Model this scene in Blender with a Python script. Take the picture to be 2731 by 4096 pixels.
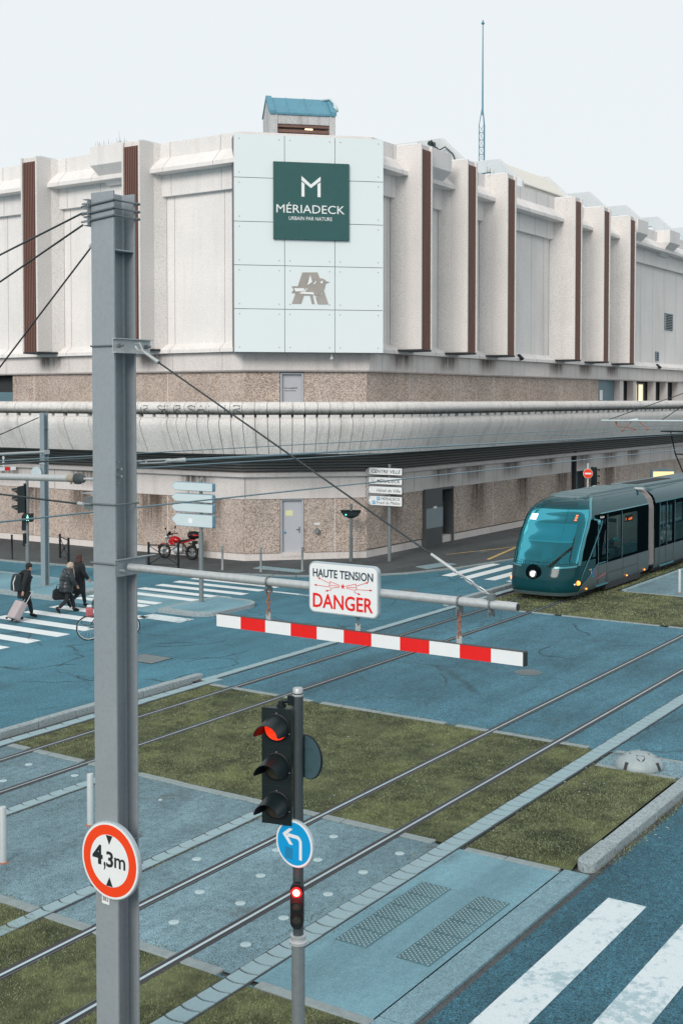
import bpy, bmesh, math, random
import numpy as np
from mathutils import Vector, Matrix, noise as mnoise
random.seed(7); rng = np.random.default_rng(7)
R = math.radians
scene = bpy.context.scene
col = scene.collection
for o in list(bpy.data.objects): bpy.data.objects.remove(o)

# ------------------------------------------------------------------ camera
# world: +x runs along the tram tracks (to the right and away), +y across them (to the left and away)
HEAD = R(33.66); PITCH = R(2.0)
cam_d = bpy.data.cameras.new("Camera"); cam = bpy.data.objects.new("Camera", cam_d); col.objects.link(cam)
cam.location = (0, 0, 6.7)
cam.rotation_euler = (R(90) - PITCH, 0, HEAD - R(90))
cam_d.sensor_fit = 'VERTICAL'; cam_d.sensor_height = 36.0; cam_d.sensor_width = 24.0
cam_d.lens = 4900 / 4096 * 36.0
cam_d.shift_y = -(2048 - 1765) / 4096
cam_d.clip_start = 0.05; cam_d.clip_end = 2000
scene.camera = cam

# ------------------------------------------------------------------ light
SUN_DIR = Vector((-0.90, -0.20, 0.50)).normalized()        # towards the low sun behind the camera's left
world = bpy.data.worlds.new("World"); scene.world = world; world.use_nodes = True
wt = world.node_tree; wt.nodes.clear()
wo = wt.nodes.new('ShaderNodeOutputWorld'); wb = wt.nodes.new('ShaderNodeBackground')
sky = wt.nodes.new('ShaderNodeTexSky'); sky.sky_type = 'NISHITA'; sky.sun_disc = False
sky.sun_elevation = math.asin(SUN_DIR.z); sky.sun_rotation = math.atan2(SUN_DIR.x, SUN_DIR.y)
sky.dust_density = 3.0
mixw = wt.nodes.new('ShaderNodeMix'); mixw.data_type = 'RGBA'
mixw.inputs[0].default_value = 0.96
mixw.inputs[7].default_value = (8.15, 8.6, 8.8, 1)          # even pale overcast
wt.links.new(sky.outputs[0], mixw.inputs[6]); wt.links.new(mixw.outputs[2], wb.inputs[0])
wb.inputs[1].default_value = 0.10
wt.links.new(wb.outputs[0], wo.inputs[0])
sd = bpy.data.lights.new("Sun", 'SUN'); sd.energy = 2.0; sd.angle = R(24); sd.color = (1.0, 0.93, 0.86)
sun = bpy.data.objects.new("Sun", sd); col.objects.link(sun)
sun.rotation_euler = SUN_DIR.to_track_quat('Z', 'Y').to_euler(); sun.location = (-20, -20, 40)
scene.view_settings.view_transform = 'Standard'; scene.view_settings.look = 'None'
scene.view_settings.gamma = 1; scene.view_settings.exposure = 0.09
scene.render.resolution_x = 682; scene.render.resolution_y = 1024

# ------------------------------------------------------------------ materials
MATS = {}
def nt(name):
    m = bpy.data.materials.new(name); m.use_nodes = True; MATS[name] = m
    t = m.node_tree; b = t.nodes['Principled BSDF']
    return m, t, b
def C4(c): return (c[0], c[1], c[2], 1)
def coords(t, scale=(1, 1, 1)):
    tc = t.nodes.new('ShaderNodeTexCoord'); mp = t.nodes.new('ShaderNodeMapping')
    mp.inputs['Scale'].default_value = scale
    t.links.new(tc.outputs['Object'], mp.inputs[0]); return mp.outputs[0]
def noise(t, vec, scale, detail=4, rough=0.6):
    n = t.nodes.new('ShaderNodeTexNoise'); n.inputs['Scale'].default_value = scale
    n.inputs['Detail'].default_value = detail; n.inputs['Roughness'].default_value = rough
    t.links.new(vec, n.inputs['Vector']); return n.outputs['Fac']
def ramp(t, fac, stops):
    r = t.nodes.new('ShaderNodeValToRGB'); e = r.color_ramp.elements
    while len(e) < len(stops): e.new(0.5)
    for k, (p, c) in enumerate(stops):
        e[k].position = p; e[k].color = C4(c) if len(c) == 3 else c
    t.links.new(fac, r.inputs[0]); return r.outputs[0]
def ramp_z(t, val, z0, z1):
    m = t.nodes.new('ShaderNodeMapRange'); m.inputs[1].default_value = z0; m.inputs[2].default_value = z1; m.inputs[3].default_value = 1; m.inputs[4].default_value = 0
    t.links.new(val, m.inputs[0]); return m.outputs[0]
def mixc(t, fac, a, b, mode='MIX'):
    m = t.nodes.new('ShaderNodeMix'); m.data_type = 'RGBA'; m.blend_type = mode
    for s, v in ((0, fac), (6, a), (7, b)):
        if isinstance(v, (int, float)): m.inputs[s].default_value = v
        elif isinstance(v, tuple): m.inputs[s].default_value = C4(v)
        else: t.links.new(v, m.inputs[s])
    return m.outputs[2]
def bump(t, b, h, strength=0.3, dist=0.02):
    n = t.nodes.new('ShaderNodeBump'); n.inputs['Strength'].default_value = strength
    n.inputs['Distance'].default_value = dist
    t.links.new(h, n.inputs['Height']); t.links.new(n.outputs[0], b.inputs['Normal'])
def plain(name, c, rough=0.6, metal=0.0, var=0.12, scale=6.0, spec=None):
    """painted / cast surface: colour with soft uneven patches and fine dirt"""
    m, t, b = nt(name); v = coords(t)
    n1 = noise(t, v, scale, 5); n2 = noise(t, v, scale * 9, 3)
    k = 1 - var; a = mixc(t, n1, tuple(x * k for x in c), tuple(min(1, x * (1 + var)) for x in c))
    d = ramp(t, n2, [(0.30, (1 - var,) * 3), (0.55, (1, 1, 1))])
    t.links.new(mixc(t, 1.0, a, d, 'MULTIPLY'), b.inputs['Base Color'])
    rr = t.nodes.new('ShaderNodeMapRange'); rr.inputs[3].default_value = max(0, rough - .08); rr.inputs[4].default_value = min(1, rough + .1)
    t.links.new(n1, rr.inputs[0]); t.links.new(rr.outputs[0], b.inputs['Roughness'])
    b.inputs['Metallic'].default_value = metal
    if spec is not None: b.inputs['Specular IOR Level'].default_value = spec
    return m
def emis(name, c, s):
    m, t, b = nt(name); b.inputs['Base Color'].default_value = C4(c)
    b.inputs['Emission Color'].default_value = C4(c); b.inputs['Emission Strength'].default_value = s
    return m
def concrete(name, c, speck=0.25, streak=0.25, sc=1.0, dirt=(0.45, 0.42, 0.40)):
    """cast concrete: fine grain, broad patches, vertical rain streaks"""
    m, t, b = nt(name); v = coords(t); vs = coords(t, (1.6, 1.6, 0.09))
    big = noise(t, v, 0.35 * sc, 4); fine = noise(t, v, 22 * sc, 2, .7); st = noise(t, vs, 1.5, 5, .65)
    a = mixc(t, ramp(t, big, [(0.3, (0, 0, 0)), (0.7, (1, 1, 1))]), tuple(x * .93 for x in c), tuple(min(1, x * 1.05) for x in c))
    g = ramp(t, fine, [(0.35, (1 - speck,) * 3), (0.5, (1, 1, 1)), (0.68, (1 + speck * .25,) * 3)])
    a = mixc(t, 1.0, a, g, 'MULTIPLY')
    s = ramp(t, st, [(0.50, (0, 0, 0)), (0.72, (streak,) * 3)])
    a = mixc(t, s, a, tuple(x * y * 1.3 for x, y in zip(c, dirt)))
    t.links.new(a, b.inputs['Base Color']); b.inputs['Roughness'].default_value = 0.9
    b.inputs['Specular IOR Level'].default_value = 0.2
    bump(t, b, fine, 0.25, 0.01); return m
def aggregate(name, cols, scale=17, streak=0.35):
    """exposed pebble aggregate panels"""
    m, t, b = nt(name); v = coords(t); vs = coords(t, (1.4, 1.4, 0.07))
    vo = t.nodes.new('ShaderNodeTexVoronoi'); vo.inputs['Scale'].default_value = scale
    t.links.new(v, vo.inputs['Vector'])
    sep = t.nodes.new('ShaderNodeSeparateColor'); t.links.new(vo.outputs['Color'], sep.inputs[0])
    a = ramp(t, sep.outputs[0], [(0.0, cols[0]), (0.25, cols[1]), (0.55, cols[2]), (0.8, cols[3])])
    t.nodes[-1] if False else None
    e = ramp(t, vo.outputs['Distance'], [(0.35, (1, 1, 1)), (0.75, (.62, .6, .6))])
    a = mixc(t, 1.0, a, e, 'MULTIPLY')
    st = noise(t, vs, 1.2, 5, .7); s = ramp(t, st, [(0.42, (0, 0, 0)), (0.75, (streak,) * 3)])
    a = mixc(t, s, a, (0.5, 0.49, 0.5))
    big = noise(t, v, 0.5, 4); a = mixc(t, 1.0, a, ramp(t, big, [(0.3, (.82,) * 3), (.6, (1.05,) * 3)]), 'MULTIPLY')
    t.links.new(a, b.inputs['Base Color']); b.inputs['Roughness'].default_value = 0.92
    b.inputs['Specular IOR Level'].default_value = 0.15
    bump(t, b, vo.outputs['Distance'], 0.6, 0.012); return m
def asphalt(name, c, grain=60, amt=0.5, cracks=0.0, patch=0.2, light=(.35, .42, .44), dirt=.35):
    m, t, b = nt(name); v = coords(t)
    big = noise(t, v, 0.16, 5, .62); med = noise(t, v, 1.7, 5, .6); fine = noise(t, v, grain, 2, .8)
    a = mixc(t, ramp(t, big, [(0.35, (0, 0, 0)), (0.65, (1, 1, 1))]), tuple(x * (1 - patch) for x in c), tuple(x * (1 + patch) for x in c))
    a = mixc(t, 1.0, a, ramp(t, med, [(0.3, (1 - patch * .7,) * 3), (.65, (1 + patch * .3,) * 3)]), 'MULTIPLY')
    a = mixc(t, 1.0, a, ramp(t, fine, [(0.34, (1 - amt,) * 3), (0.5, (1, 1, 1)), (0.66, (1 + amt * .8,) * 3)]), 'MULTIPLY')
    mid = noise(t, v, 9, 6, .75); a = mixc(t, 1.0, a, ramp(t, mid, [(.32, (1 - patch * 1.5,) * 3), (.5, (1, 1, 1)), (.68, (1 + patch * 1.1,) * 3)]), 'MULTIPLY')
    sp = t.nodes.new('ShaderNodeTexVoronoi'); sp.inputs['Scale'].default_value = grain * .45; t.links.new(v, sp.inputs['Vector'])
    a = mixc(t, ramp(t, sp.outputs['Distance'], [(0.0, (amt * .55,) * 3), (0.22, (0, 0, 0))]), a, light)
    if patch:
        vd = coords(t, (.22, 1.6, 1)); sk = noise(t, vd, .5, 5, .6)
        a = mixc(t, 1.0, a, ramp(t, sk, [(.36, (.80,) * 3), (.52, (1, 1, 1)), (.70, (1.14,) * 3)]), 'MULTIPLY')
        dn = noise(t, v, .75, 7, .7)
        a = mixc(t, ramp(t, dn, [(.60, (0, 0, 0)), (.74, (dirt,) * 3)]), a, (.075, .078, .062))
    if cracks:
        w = t.nodes.new('ShaderNodeTexNoise'); w.inputs['Scale'].default_value = 1.1; w.inputs['Detail'].default_value = 6
        t.links.new(v, w.inputs['Vector'])
        vv = t.nodes.new('ShaderNodeVectorMath'); vv.operation = 'MULTIPLY_ADD'; vv.inputs[1].default_value = (1.1, 1.1, 0)
        t.links.new(w.outputs['Color'], vv.inputs[0]); t.links.new(v, vv.inputs[2])
        cr = t.nodes.new('ShaderNodeTexVoronoi'); cr.feature = 'DISTANCE_TO_EDGE'; cr.inputs['Scale'].default_value = 0.3
        t.links.new(vv.outputs[0], cr.inputs['Vector'])
        line = ramp(t, cr.outputs['Distance'], [(0.0, (1, 1, 1)), (0.010, (0, 0, 0))])
        gate = ramp(t, noise(t, v, 0.45, 3), [(0.43, (0, 0, 0)), (0.52, (cracks,) * 3)])
        a = mixc(t, mixc(t, 1.0, line, gate, 'MULTIPLY'), a, (.02, .035, .04))
    t.links.new(a, b.inputs['Base Color']); b.inputs['Roughness'].default_value = 0.82
    b.inputs['Specular IOR Level'].default_value = 0.3
    bump(t, b, fine, 0.4, 0.006); return m
def worn_paint(name, c=(.72, .80, .82), under=(.10, .19, .22), wear=0.5):
    m, t, b = nt(name); v = coords(t)
    n = noise(t, v, 7, 8, .75); n2 = noise(t, v, 0.9, 4)
    f = t.nodes.new('ShaderNodeMath'); f.operation = 'MULTIPLY_ADD'; f.inputs[1].default_value = .6; t.links.new(n, f.inputs[0])
    g = t.nodes.new('ShaderNodeMath'); g.operation = 'MULTIPLY'; g.inputs[1].default_value = .4; t.links.new(n2, g.inputs[0]); t.links.new(g.outputs[0], f.inputs[2])
    a = mixc(t, ramp(t, f.outputs[0], [(.66 - wear * .2, (0, 0, 0)), (.74 - wear * .2, (1, 1, 1))]), c, under)
    a = mixc(t, 1.0, a, ramp(t, noise(t, v, 50, 2, .8), [(0.35, (.86,) * 3), (.5, (1, 1, 1))]), 'MULTIPLY')
    t.links.new(a, b.inputs['Base Color']); b.inputs['Roughness'].default_value = 0.7; return m
def glass(name, tint, alpha=0.55, rough=0.03, gl=(.9, 1, 1)):
    m, t, b = nt(name); t.nodes.remove(b); out = t.nodes['Material Output']
    g = t.nodes.new('ShaderNodeBsdfGlossy'); g.inputs['Color'].default_value = C4(gl); g.inputs['Roughness'].default_value = rough
    tr = t.nodes.new('ShaderNodeBsdfTransparent'); tr.inputs['Color'].default_value = C4(tint)
    fr = t.nodes.new('ShaderNodeFresnel'); fr.inputs['IOR'].default_value = 1.45
    mr = t.nodes.new('ShaderNodeMapRange'); mr.inputs[3].default_value = alpha; mr.inputs[4].default_value = 1.0
    t.links.new(fr.outputs[0], mr.inputs[0])
    mx = t.nodes.new('ShaderNodeMixShader'); t.links.new(mr.outputs[0], mx.inputs[0])
    t.links.new(tr.outputs[0], mx.inputs[1]); t.links.new(g.outputs[0], mx.inputs[2])
    t.links.new(mx.outputs[0], out.inputs[0]); return m

concrete('concrete_pale', (.765, .74, .725), .14, .22)
concrete('concrete_fin', (.72, .69, .67), .24, .12)
concrete('concrete_band', (.67, .635, .62), .16, .35)
concrete('concrete_parapet', (.68, .66, .64), .26, .6)
concrete('concrete_frame', (.62, .64, .655), .1, .2)
concrete('concrete_kerb', (.31, .37, .39), .40, .2, 1.3)
concrete('concrete_stained', (.52, .52, .52), .3, .85)
aggregate('aggregate_wall', [(.78, .69, .61), (.63, .53, .455), (.55, .45, .385), (.33, .27, .235)], 26)
plain('joint', (.20, .195, .21), .9)
plain('dark_gap', (.03, .035, .04), .9)
plain('soffit_metal', (.13, .13, .125), .55, 0, .2)
m, t, b = nt('brown_metal'); v = coords(t); vs = coords(t, (1, 1, .15))
t.links.new(mixc(t, noise(t, vs, 3, 5), (.115, .055, .04), (.21, .11, .085)), b.inputs['Base Color']); b.inputs['Roughness'].default_value = .55
plain('roof_teal', (.10, .27, .36), .6, 0, .18, 1.2)
plain('sheet_cream', (.62, .60, .52), .5)
plain('sheet_white', (.72, .71, .66), .5)
# sign
m, t, b = nt('sign_panel'); v = coords(t)
t.links.new(mixc(t, noise(t, v, .4, 3), (.70, .77, .78), (.74, .80, .81)), b.inputs['Base Color']); b.inputs['Roughness'].default_value = .22
plain('sign_green', (.02, .095, .092), .38, 0, .10, 2)
plain('white_letter', (.80, .82, .82), .5, 0, .02)
m, t, b = nt('logo_grey'); v = coords(t)
t.links.new(mixc(t, noise(t, v, 1.5, 2), (.24, .215, .195), (.46, .43, .40)), b.inputs['Base Color']); b.inputs['Roughness'].default_value = .5
plain('door_grey', (.46, .48, .52), .45, 0, .06, 2)
plain('door_dark', (.085, .095, .10), .45, 0, .15, 2)
plain('door_teal', (.10, .19, .23), .45, 0, .15, 2)
plain('yellow_paper', (.72, .72, .42), .8, 0, .03)
plain('lit_pane', (.8, .75, .55), .5)
emis('lit_interior', (.95, .85, .58), .75)
emis('lamp_warm', (1, .82, .5), 2.2)
# metal / street
plain('mast_paint', (.285, .325, .352), .42, .15, .08, 2.2)
plain('mast_paint_far', (.24, .30, .33), .45, .1, .1, 3)
plain('galvanised', (.48, .51, .52), .45, .35, .22, 22)
plain('galv_dark', (.16, .19, .20), .5, .3, .25, 14)
plain('steel_pole', (.20, .23, .24), .5, .3, .2, 9)
plain('rust', (.36, .135, .075), .85, 0, .4, 30)
plain('cable', (.035, .045, .05), .5, .3, .1)
plain('wire_light', (.20, .29, .33), .4, .5, .1)
plain('black_plastic', (.008, .010, .012), .45, 0, .3, 8, .3)
plain('black_green', (.006, .014, .016), .42, 0, .3, 8, .35)
plain('pole_dark', (.055, .070, .076), .5, .2, .2, 9)
plain('lens_off', (.04, .035, .03), .25, 0, .2)
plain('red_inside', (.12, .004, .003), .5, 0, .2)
m, t, b = nt('red_lens'); v = coords(t)
vo = t.nodes.new('ShaderNodeTexVoronoi'); vo.inputs['Scale'].default_value = 120; t.links.new(v, vo.inputs[0])
a = ramp(t, vo.outputs['Distance'], [(0.2, (1, .07, .01)), (.7, (.75, .01, .005))])
t.links.new(a, b.inputs['Base Color']); t.links.new(a, b.inputs['Emission Color']); b.inputs['Emission Strength'].default_value = 1.0
emis('red_lamp_core', (1, .35, .28), 5.0); emis('red_lamp_glow', (1, .012, .012), 1.6)
emis('green_man', (.35, 1, .8), 1.6); emis('teal_lamp', (.1, 1, .8), 1.0)
plain('red_paint', (.74, .012, .010), .35, 0, .05)
plain('orange_red', (.82, .055, .008), .4, 0, .04)
plain('white_paint', (.76, .79, .80), .35, 0, .04, 9)
plain('sign_black', (.012, .02, .024), .5, 0, .1)
plain('sign_navy', (.008, .035, .06), .5, 0, .1)
plain('sign_blue', (.0, .31, .66), .4, 0, .04)
plain('sign_blue_dark', (.01, .20, .40), .5, 0, .04)
plain('sign_edge', (.40, .48, .52), .4, .2, .1)
plain('sign_back', (.58, .67, .69), .35, .1, .05, 3)
plain('sign_back_dark', (.075, .145, .17), .45, .3, .15, 9)
plain('sign_back_edge', (.20, .34, .42), .4, .2, .1)
plain('bar_black', (.02, .03, .032), .5)
plain('steel_bright', (.52, .57, .58), .45, .2, .08, 12)
plain('dome_steel', (.33, .39, .41), .55, .15, .25, 7)
plain('bollard_grey', (.25, .28, .29), .5, .2)
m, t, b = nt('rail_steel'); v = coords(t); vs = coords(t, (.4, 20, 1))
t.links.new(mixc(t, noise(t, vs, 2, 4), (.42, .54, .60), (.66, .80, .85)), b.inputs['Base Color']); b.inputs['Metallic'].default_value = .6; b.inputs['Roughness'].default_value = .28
plain('rail_web', (.13, .155, .165), .45, .5, .3, 14)
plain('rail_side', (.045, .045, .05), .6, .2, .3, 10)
# ground
asphalt('asphalt_blue', (.060, .180, .238), 34, .7, .85, .14)
asphalt('asphalt_track', (.062, .165, .218), 40, .7, .5, .22)
asphalt('asphalt_near', (.038, .120, .165), 62, .95, .0, .22, (.34, .44, .48))
asphalt('asphalt_warm', (.085, .095, .10), 45, .35, .6, .16)
asphalt('paving_coarse', (.155, .250, .290), 50, .7, .0, .24, (.45, .50, .52), .75)
asphalt('slab_blue', (.165, .315, .375), 50, .22, .0, .08)
asphalt('edge_stone', (.18, .30, .35), 60, .45, .0, .10, (.5, .55, .58))
asphalt('tactile', (.085, .165, .19), 60, .2, .0, .1)
asphalt('soil', (.085, .078, .052), 30, .6, .0, .25, (.2, .2, .15))
plain('block_pale', (.27, .385, .42), .8, 0, .10, 4)
plain('stone_strip', (.25, .30, .31), .85, 0, .3, 9)
plain('stud', (.40, .52, .55), .45, .1, .1)
worn_paint('road_white', (.74, .79, .80), (.10, .19, .22), .42)
worn_paint('road_white_worn', (.62, .70, .72), (.10, .17, .20), .8)
worn_paint('road_white_near', (.60, .68, .71), (.34, .46, .51), .85)
worn_paint('road_yellow', (.60, .42, .14), (.11, .12, .12), .7)
m, t, b = nt('grass_blade'); v = coords(t)
a = mixc(t, ramp(t, noise(t, v, .9, 5), [(.35, (0, 0, 0)), (.65, (1, 1, 1))]), (.040, .062, .018), (.150, .170, .075))
a = mixc(t, ramp(t, noise(t, v, 38, 2), [(.47, (0, 0, 0)), (.64, (.9,) * 3)]), a, (.36, .39, .26))
a = mixc(t, ramp(t, noise(t, v, .55, 6, .7), [(.48, (0, 0, 0)), (.62, (.85,) * 3)]), a, (.215, .250, .115)); a = mixc(t, 1.0, a, ramp(t, noise(t, v, 2.6, 5, .7), [(.34, (.55,) * 3), (.55, (1.1,) * 3)]), 'MULTIPLY')
t.links.new(a, b.inputs['Base Color']); b.inputs['Roughness'].default_value = .75
m, t, b = nt('grass_base'); v = coords(t)
a = mixc(t, ramp(t, noise(t, v, .9, 5), [(.35, (0, 0, 0)), (.65, (1, 1, 1))]), (.024, .036, .012), (.078, .090, .038))
a = mixc(t, 1.0, a, ramp(t, noise(t, v, 30, 3, .8), [(.3, (.5,) * 3), (.6, (1.25,) * 3)]), 'MULTIPLY')
a = mixc(t, ramp(t, noise(t, v, .55, 6, .7), [(.48, (0, 0, 0)), (.62, (.85,) * 3)]), a, (.11, .125, .055)); a = mixc(t, 1.0, a, ramp(t, noise(t, v, 2.6, 5, .7), [(.34, (.55,) * 3), (.55, (1.1,) * 3)]), 'MULTIPLY')
t.links.new(a, b.inputs['Base Color']); b.inputs['Roughness'].default_value = .95
# rain-borne stain: soft edged film, darkest at the top, on band course and walls
m, t, b = nt('stain'); t.nodes.remove(b); out = t.nodes['Material Output']; tc = t.nodes.new('ShaderNodeTexCoord'); sp_ = t.nodes.new('ShaderNodeSeparateXYZ'); t.links.new(tc.outputs['UV'], sp_.inputs[0])
d_ = t.nodes.new('ShaderNodeBsdfDiffuse'); d_.inputs['Color'].default_value = (.10, .075, .06, 1); tr_ = t.nodes.new('ShaderNodeBsdfTransparent'); ms = t.nodes.new('ShaderNodeMixShader')
vs = coords(t, (4, 4, .35)); f1 = ramp(t, noise(t, vs, 1.6, 5, .7), [(.30, (0, 0, 0)), (.62, (1, 1, 1))]); f2 = mixc(t, 1.0, ramp(t, sp_.outputs['Y'], [(0.0, (0, 0, 0)), (1.0, (.8, .8, .8))]), ramp(t, sp_.outputs['X'], [(0.0, (0, 0, 0)), (.3, (1, 1, 1)), (.7, (1, 1, 1)), (1.0, (0, 0, 0))]), 'MULTIPLY')
t.links.new(mixc(t, 1.0, f1, f2, 'MULTIPLY'), ms.inputs[0]); t.links.new(tr_.outputs[0], ms.inputs[1]); t.links.new(d_.outputs[0], ms.inputs[2]); t.links.new(ms.outputs[0], out.inputs[0])
# parapet rail: mossy black underside
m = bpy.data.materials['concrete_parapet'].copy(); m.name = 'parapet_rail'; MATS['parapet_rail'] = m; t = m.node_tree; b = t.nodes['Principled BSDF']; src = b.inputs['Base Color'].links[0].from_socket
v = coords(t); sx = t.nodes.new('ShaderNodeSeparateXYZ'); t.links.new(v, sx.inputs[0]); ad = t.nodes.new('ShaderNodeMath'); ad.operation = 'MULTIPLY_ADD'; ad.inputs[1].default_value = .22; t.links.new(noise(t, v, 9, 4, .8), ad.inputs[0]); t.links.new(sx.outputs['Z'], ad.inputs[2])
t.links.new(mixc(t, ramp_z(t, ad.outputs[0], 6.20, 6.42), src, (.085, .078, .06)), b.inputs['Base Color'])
# tram
plain('tram_teal', (.004, .045, .055), .12, .0, .03, .8, .25)
plain('tram_cove', (.003, .060, .075), .08, .0, .02, .8, .16)
plain('tram_edge', (.07, .27, .32), .25, .3, .05, 1.5)
plain('tram_dark', (.003, .007, .009), .3, 0, .1, 1.5, .0)
plain('tram_silver', (.105, .135, .138), .42, .3, .08, 1.5)
plain('tram_roof', (.14, .215, .235), .5, .2, .12, 2)
plain('tram_bellows', (.25, .24, .235), .7, 0, .15)
plain('blind', (.10, .42, .48), .7, 0, .03)
glass('tram_glass', (.55, .68, .68), .03, .03, (.18, .30, .33))
glass('tram_screen', (.13, .50, .57), .30, .06, (.09, .46, .56))
plain('seat_blue', (.04, .15, .19), .7)
emis('headlight', (1, .85, .62), 3); emis('orange_lamp', (1, .22, .03), 4.5)
emis('led_white', (.85, .72, 1), 1.6); emis('led_orange', (1, .17, .03), 1.6); emis('screen_top', (.85, .58, .28), .9)
emis('tram_ceiling', (.8, .9, .8), 2.0)
# people / objects
plain('skin_tone', (.55, .32, .24), .6, 0, .08); plain('cloth_black', (.012, .015, .018), .85, 0, .3, 12)
plain('cloth_navy', (.018, .028, .035), .8, 0, .3, 12); plain('puffer', (.022, .030, .036), .33, 0, .3, 8)
plain('trouser_dark', (.016, .020, .024), .9, 0, .2, 12); plain('jeans_teal', (.012, .035, .040), .9, 0, .2)
plain('hair_blond', (.52, .42, .33), .8, 0, .3, 60); plain('hair_auburn', (.062, .030, .024), .6, 0, .3, 60); plain('hair_dark', (.03, .02, .018), .7, 0, .2)
plain('case_pink', (.42, .36, .375), .35, 0, .08, 6); plain('shoe_white', (.5, .5, .5), .6)
plain('cloth_beige', (.30, .27, .22), .9, 0, .2, 10); plain('cap_teal', (.05, .42, .48), .8); plain('cloth_white', (.6, .66, .66), .8)
plain('bag_pattern', (.50, .12, .13), .6, 0, .6, 40)
plain('moto_red', (.42, .008, .010), .2, .1, .1); plain('chrome', (.55, .57, .58), .22, .8, .1); plain('tyre', (.012, .012, .013), .8)
M = MATS

# ------------------------------------------------------------------ mesh helpers
def frame(O, A, B, N):
    m = Matrix.Identity(4)
    for i in range(3):
        m[i][0] = A[i]; m[i][1] = B[i]; m[i][2] = N[i]; m[i][3] = O[i]
    return m
class MB:
    def __init__(s): s.v = []; s.f = []; s.mi = []; s.X = Matrix.Identity(4); s.m = 0
    def add(s, vs, fs, m=None):
        n = len(s.v); X = s.X
        s.v += [tuple(X @ Vector(p)) for p in vs]; s.f += [tuple(i + n for i in f) for f in fs]
        s.mi += [s.m if m is None else m] * len(fs); return s
    def box(s, x0, x1, y0, y1, z0, z1, m=None):
        return s.add([(x0, y0, z0), (x1, y0, z0), (x1, y1, z0), (x0, y1, z0), (x0, y0, z1), (x1, y0, z1), (x1, y1, z1), (x0, y1, z1)],
                     [(0, 3, 2, 1), (4, 5, 6, 7), (0, 1, 5, 4), (1, 2, 6, 5), (2, 3, 7, 6), (3, 0, 4, 7)], m)
    def cb(s, c, d, m=None):
        return s.box(c[0] - d[0] / 2, c[0] + d[0] / 2, c[1] - d[1] / 2, c[1] + d[1] / 2, c[2] - d[2] / 2, c[2] + d[2] / 2, m)
    def prism(s, poly, z0, z1, m=None):
        n = len(poly); vs = [(a, b, z0) for a, b in poly] + [(a, b, z1) for a, b in poly]
        return s.add(vs, [tuple(range(n))[::-1], tuple(range(n, 2 * n))] + [(i, (i + 1) % n, n + (i + 1) % n, n + i) for i in range(n)], m)
    def loft(s, rings, closed=True, caps=True, m=None):
        n = len(rings[0]); vs = [p for r in rings for p in r]; fs = []
        for k in range(len(rings) - 1):
            for i in range(n if closed else n - 1):
                j = (i + 1) % n; fs.append((k * n + i, k * n + j, (k + 1) * n + j, (k + 1) * n + i))
        if caps and closed: fs += [tuple(range(n))[::-1], tuple(range((len(rings) - 1) * n, len(rings) * n))]
        return s.add(vs, fs, m)
    def tube(s, pts, r, n=10, m=None, caps=True):
        pts = [Vector(p) for p in pts]; rs = r if isinstance(r, (list, tuple)) else [r] * len(pts)
        rings = []; up = None
        for i, p in enumerate(pts):
            d = (pts[min(i + 1, len(pts) - 1)] - pts[max(i - 1, 0)])
            d = d.normalized() if d.length > 1e-9 else Vector((0, 0, 1))
            if up is None: up = d.orthogonal().normalized()
            a = (up - d * up.dot(d)); a = a.normalized() if a.length > 1e-6 else d.orthogonal().normalized(); up = a
            b = d.cross(a)
            rings.append([tuple(p + (a * math.cos(2 * math.pi * k / n) + b * math.sin(2 * math.pi * k / n)) * rs[i]) for k in range(n)])
        return s.loft(rings, True, caps, m)
    def lathe(s, prof, c=(0, 0, 0), axis='z', n=24, m=None):
        rings = []
        for r, h in prof:
            rg = []
            for k in range(n):
                a = 2 * math.pi * k / n; q = (r * math.cos(a), r * math.sin(a), h)
                if axis == 'x': q = (h, q[0], q[1])
                elif axis == 'y': q = (q[1], h, q[0])
                rg.append((c[0] + q[0], c[1] + q[1], c[2] + q[2]))
            rings.append(rg)
        return s.loft(rings, True, True, m)
    def ball(s, c, r, n=12, m=None):
        rx, ry, rz = (r, r, r) if isinstance(r, (int, float)) else r
        rings = []
        for i in range(1, n):
            t = math.pi * i / n
            rings.append([(c[0] + rx * math.sin(t) * math.cos(2 * math.pi * k / n), c[1] + ry * math.sin(t) * math.sin(2 * math.pi * k / n), c[2] + rz * math.cos(t)) for k in range(n)])
        return s.loft(rings, True, True, m)
    def build(s, name, mats, parent=None, world=False, smooth=False, bevel=0, fix=True):
        if not isinstance(mats, (list, tuple)): mats = [mats]
        me = bpy.data.meshes.new(name); vs = s.v
        if world and parent is not None:
            w = wloc(parent); vs = [(a - w.x, b - w.y, c - w.z) for a, b, c in vs]
        me.from_pydata(vs, [], s.f)
        for q in mats: me.materials.append(M[q])
        if len(mats) > 1: me.polygons.foreach_set('material_index', s.mi)
        if fix:
            bm = bmesh.new(); bm.from_mesh(me); bmesh.ops.recalc_face_normals(bm, faces=bm.faces); bm.to_mesh(me); bm.free()
        if smooth:
            me.polygons.foreach_set('use_smooth', [True] * len(me.polygons))
            if smooth != 'all':
                me.set_sharp_from_angle(angle=R(40))
        o = bpy.data.objects.new(name, me); col.objects.link(o)
        if parent is not None: o.parent = parent
        if bevel:
            bv = o.modifiers.new('Bevel', 'BEVEL'); bv.width = bevel; bv.segments = 2; bv.limit_method = 'ANGLE'
        return o
def wloc(o):
    v = Vector(o.location)
    while o.parent is not None: o = o.parent; v += Vector(o.location)
    return v
def tag(o, label=None, cat=None, group=None, kind=None):
    if label: o['label'] = label
    if cat: o['category'] = cat
    if group: o['group'] = group
    if kind: o['kind'] = kind
    return o
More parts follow.
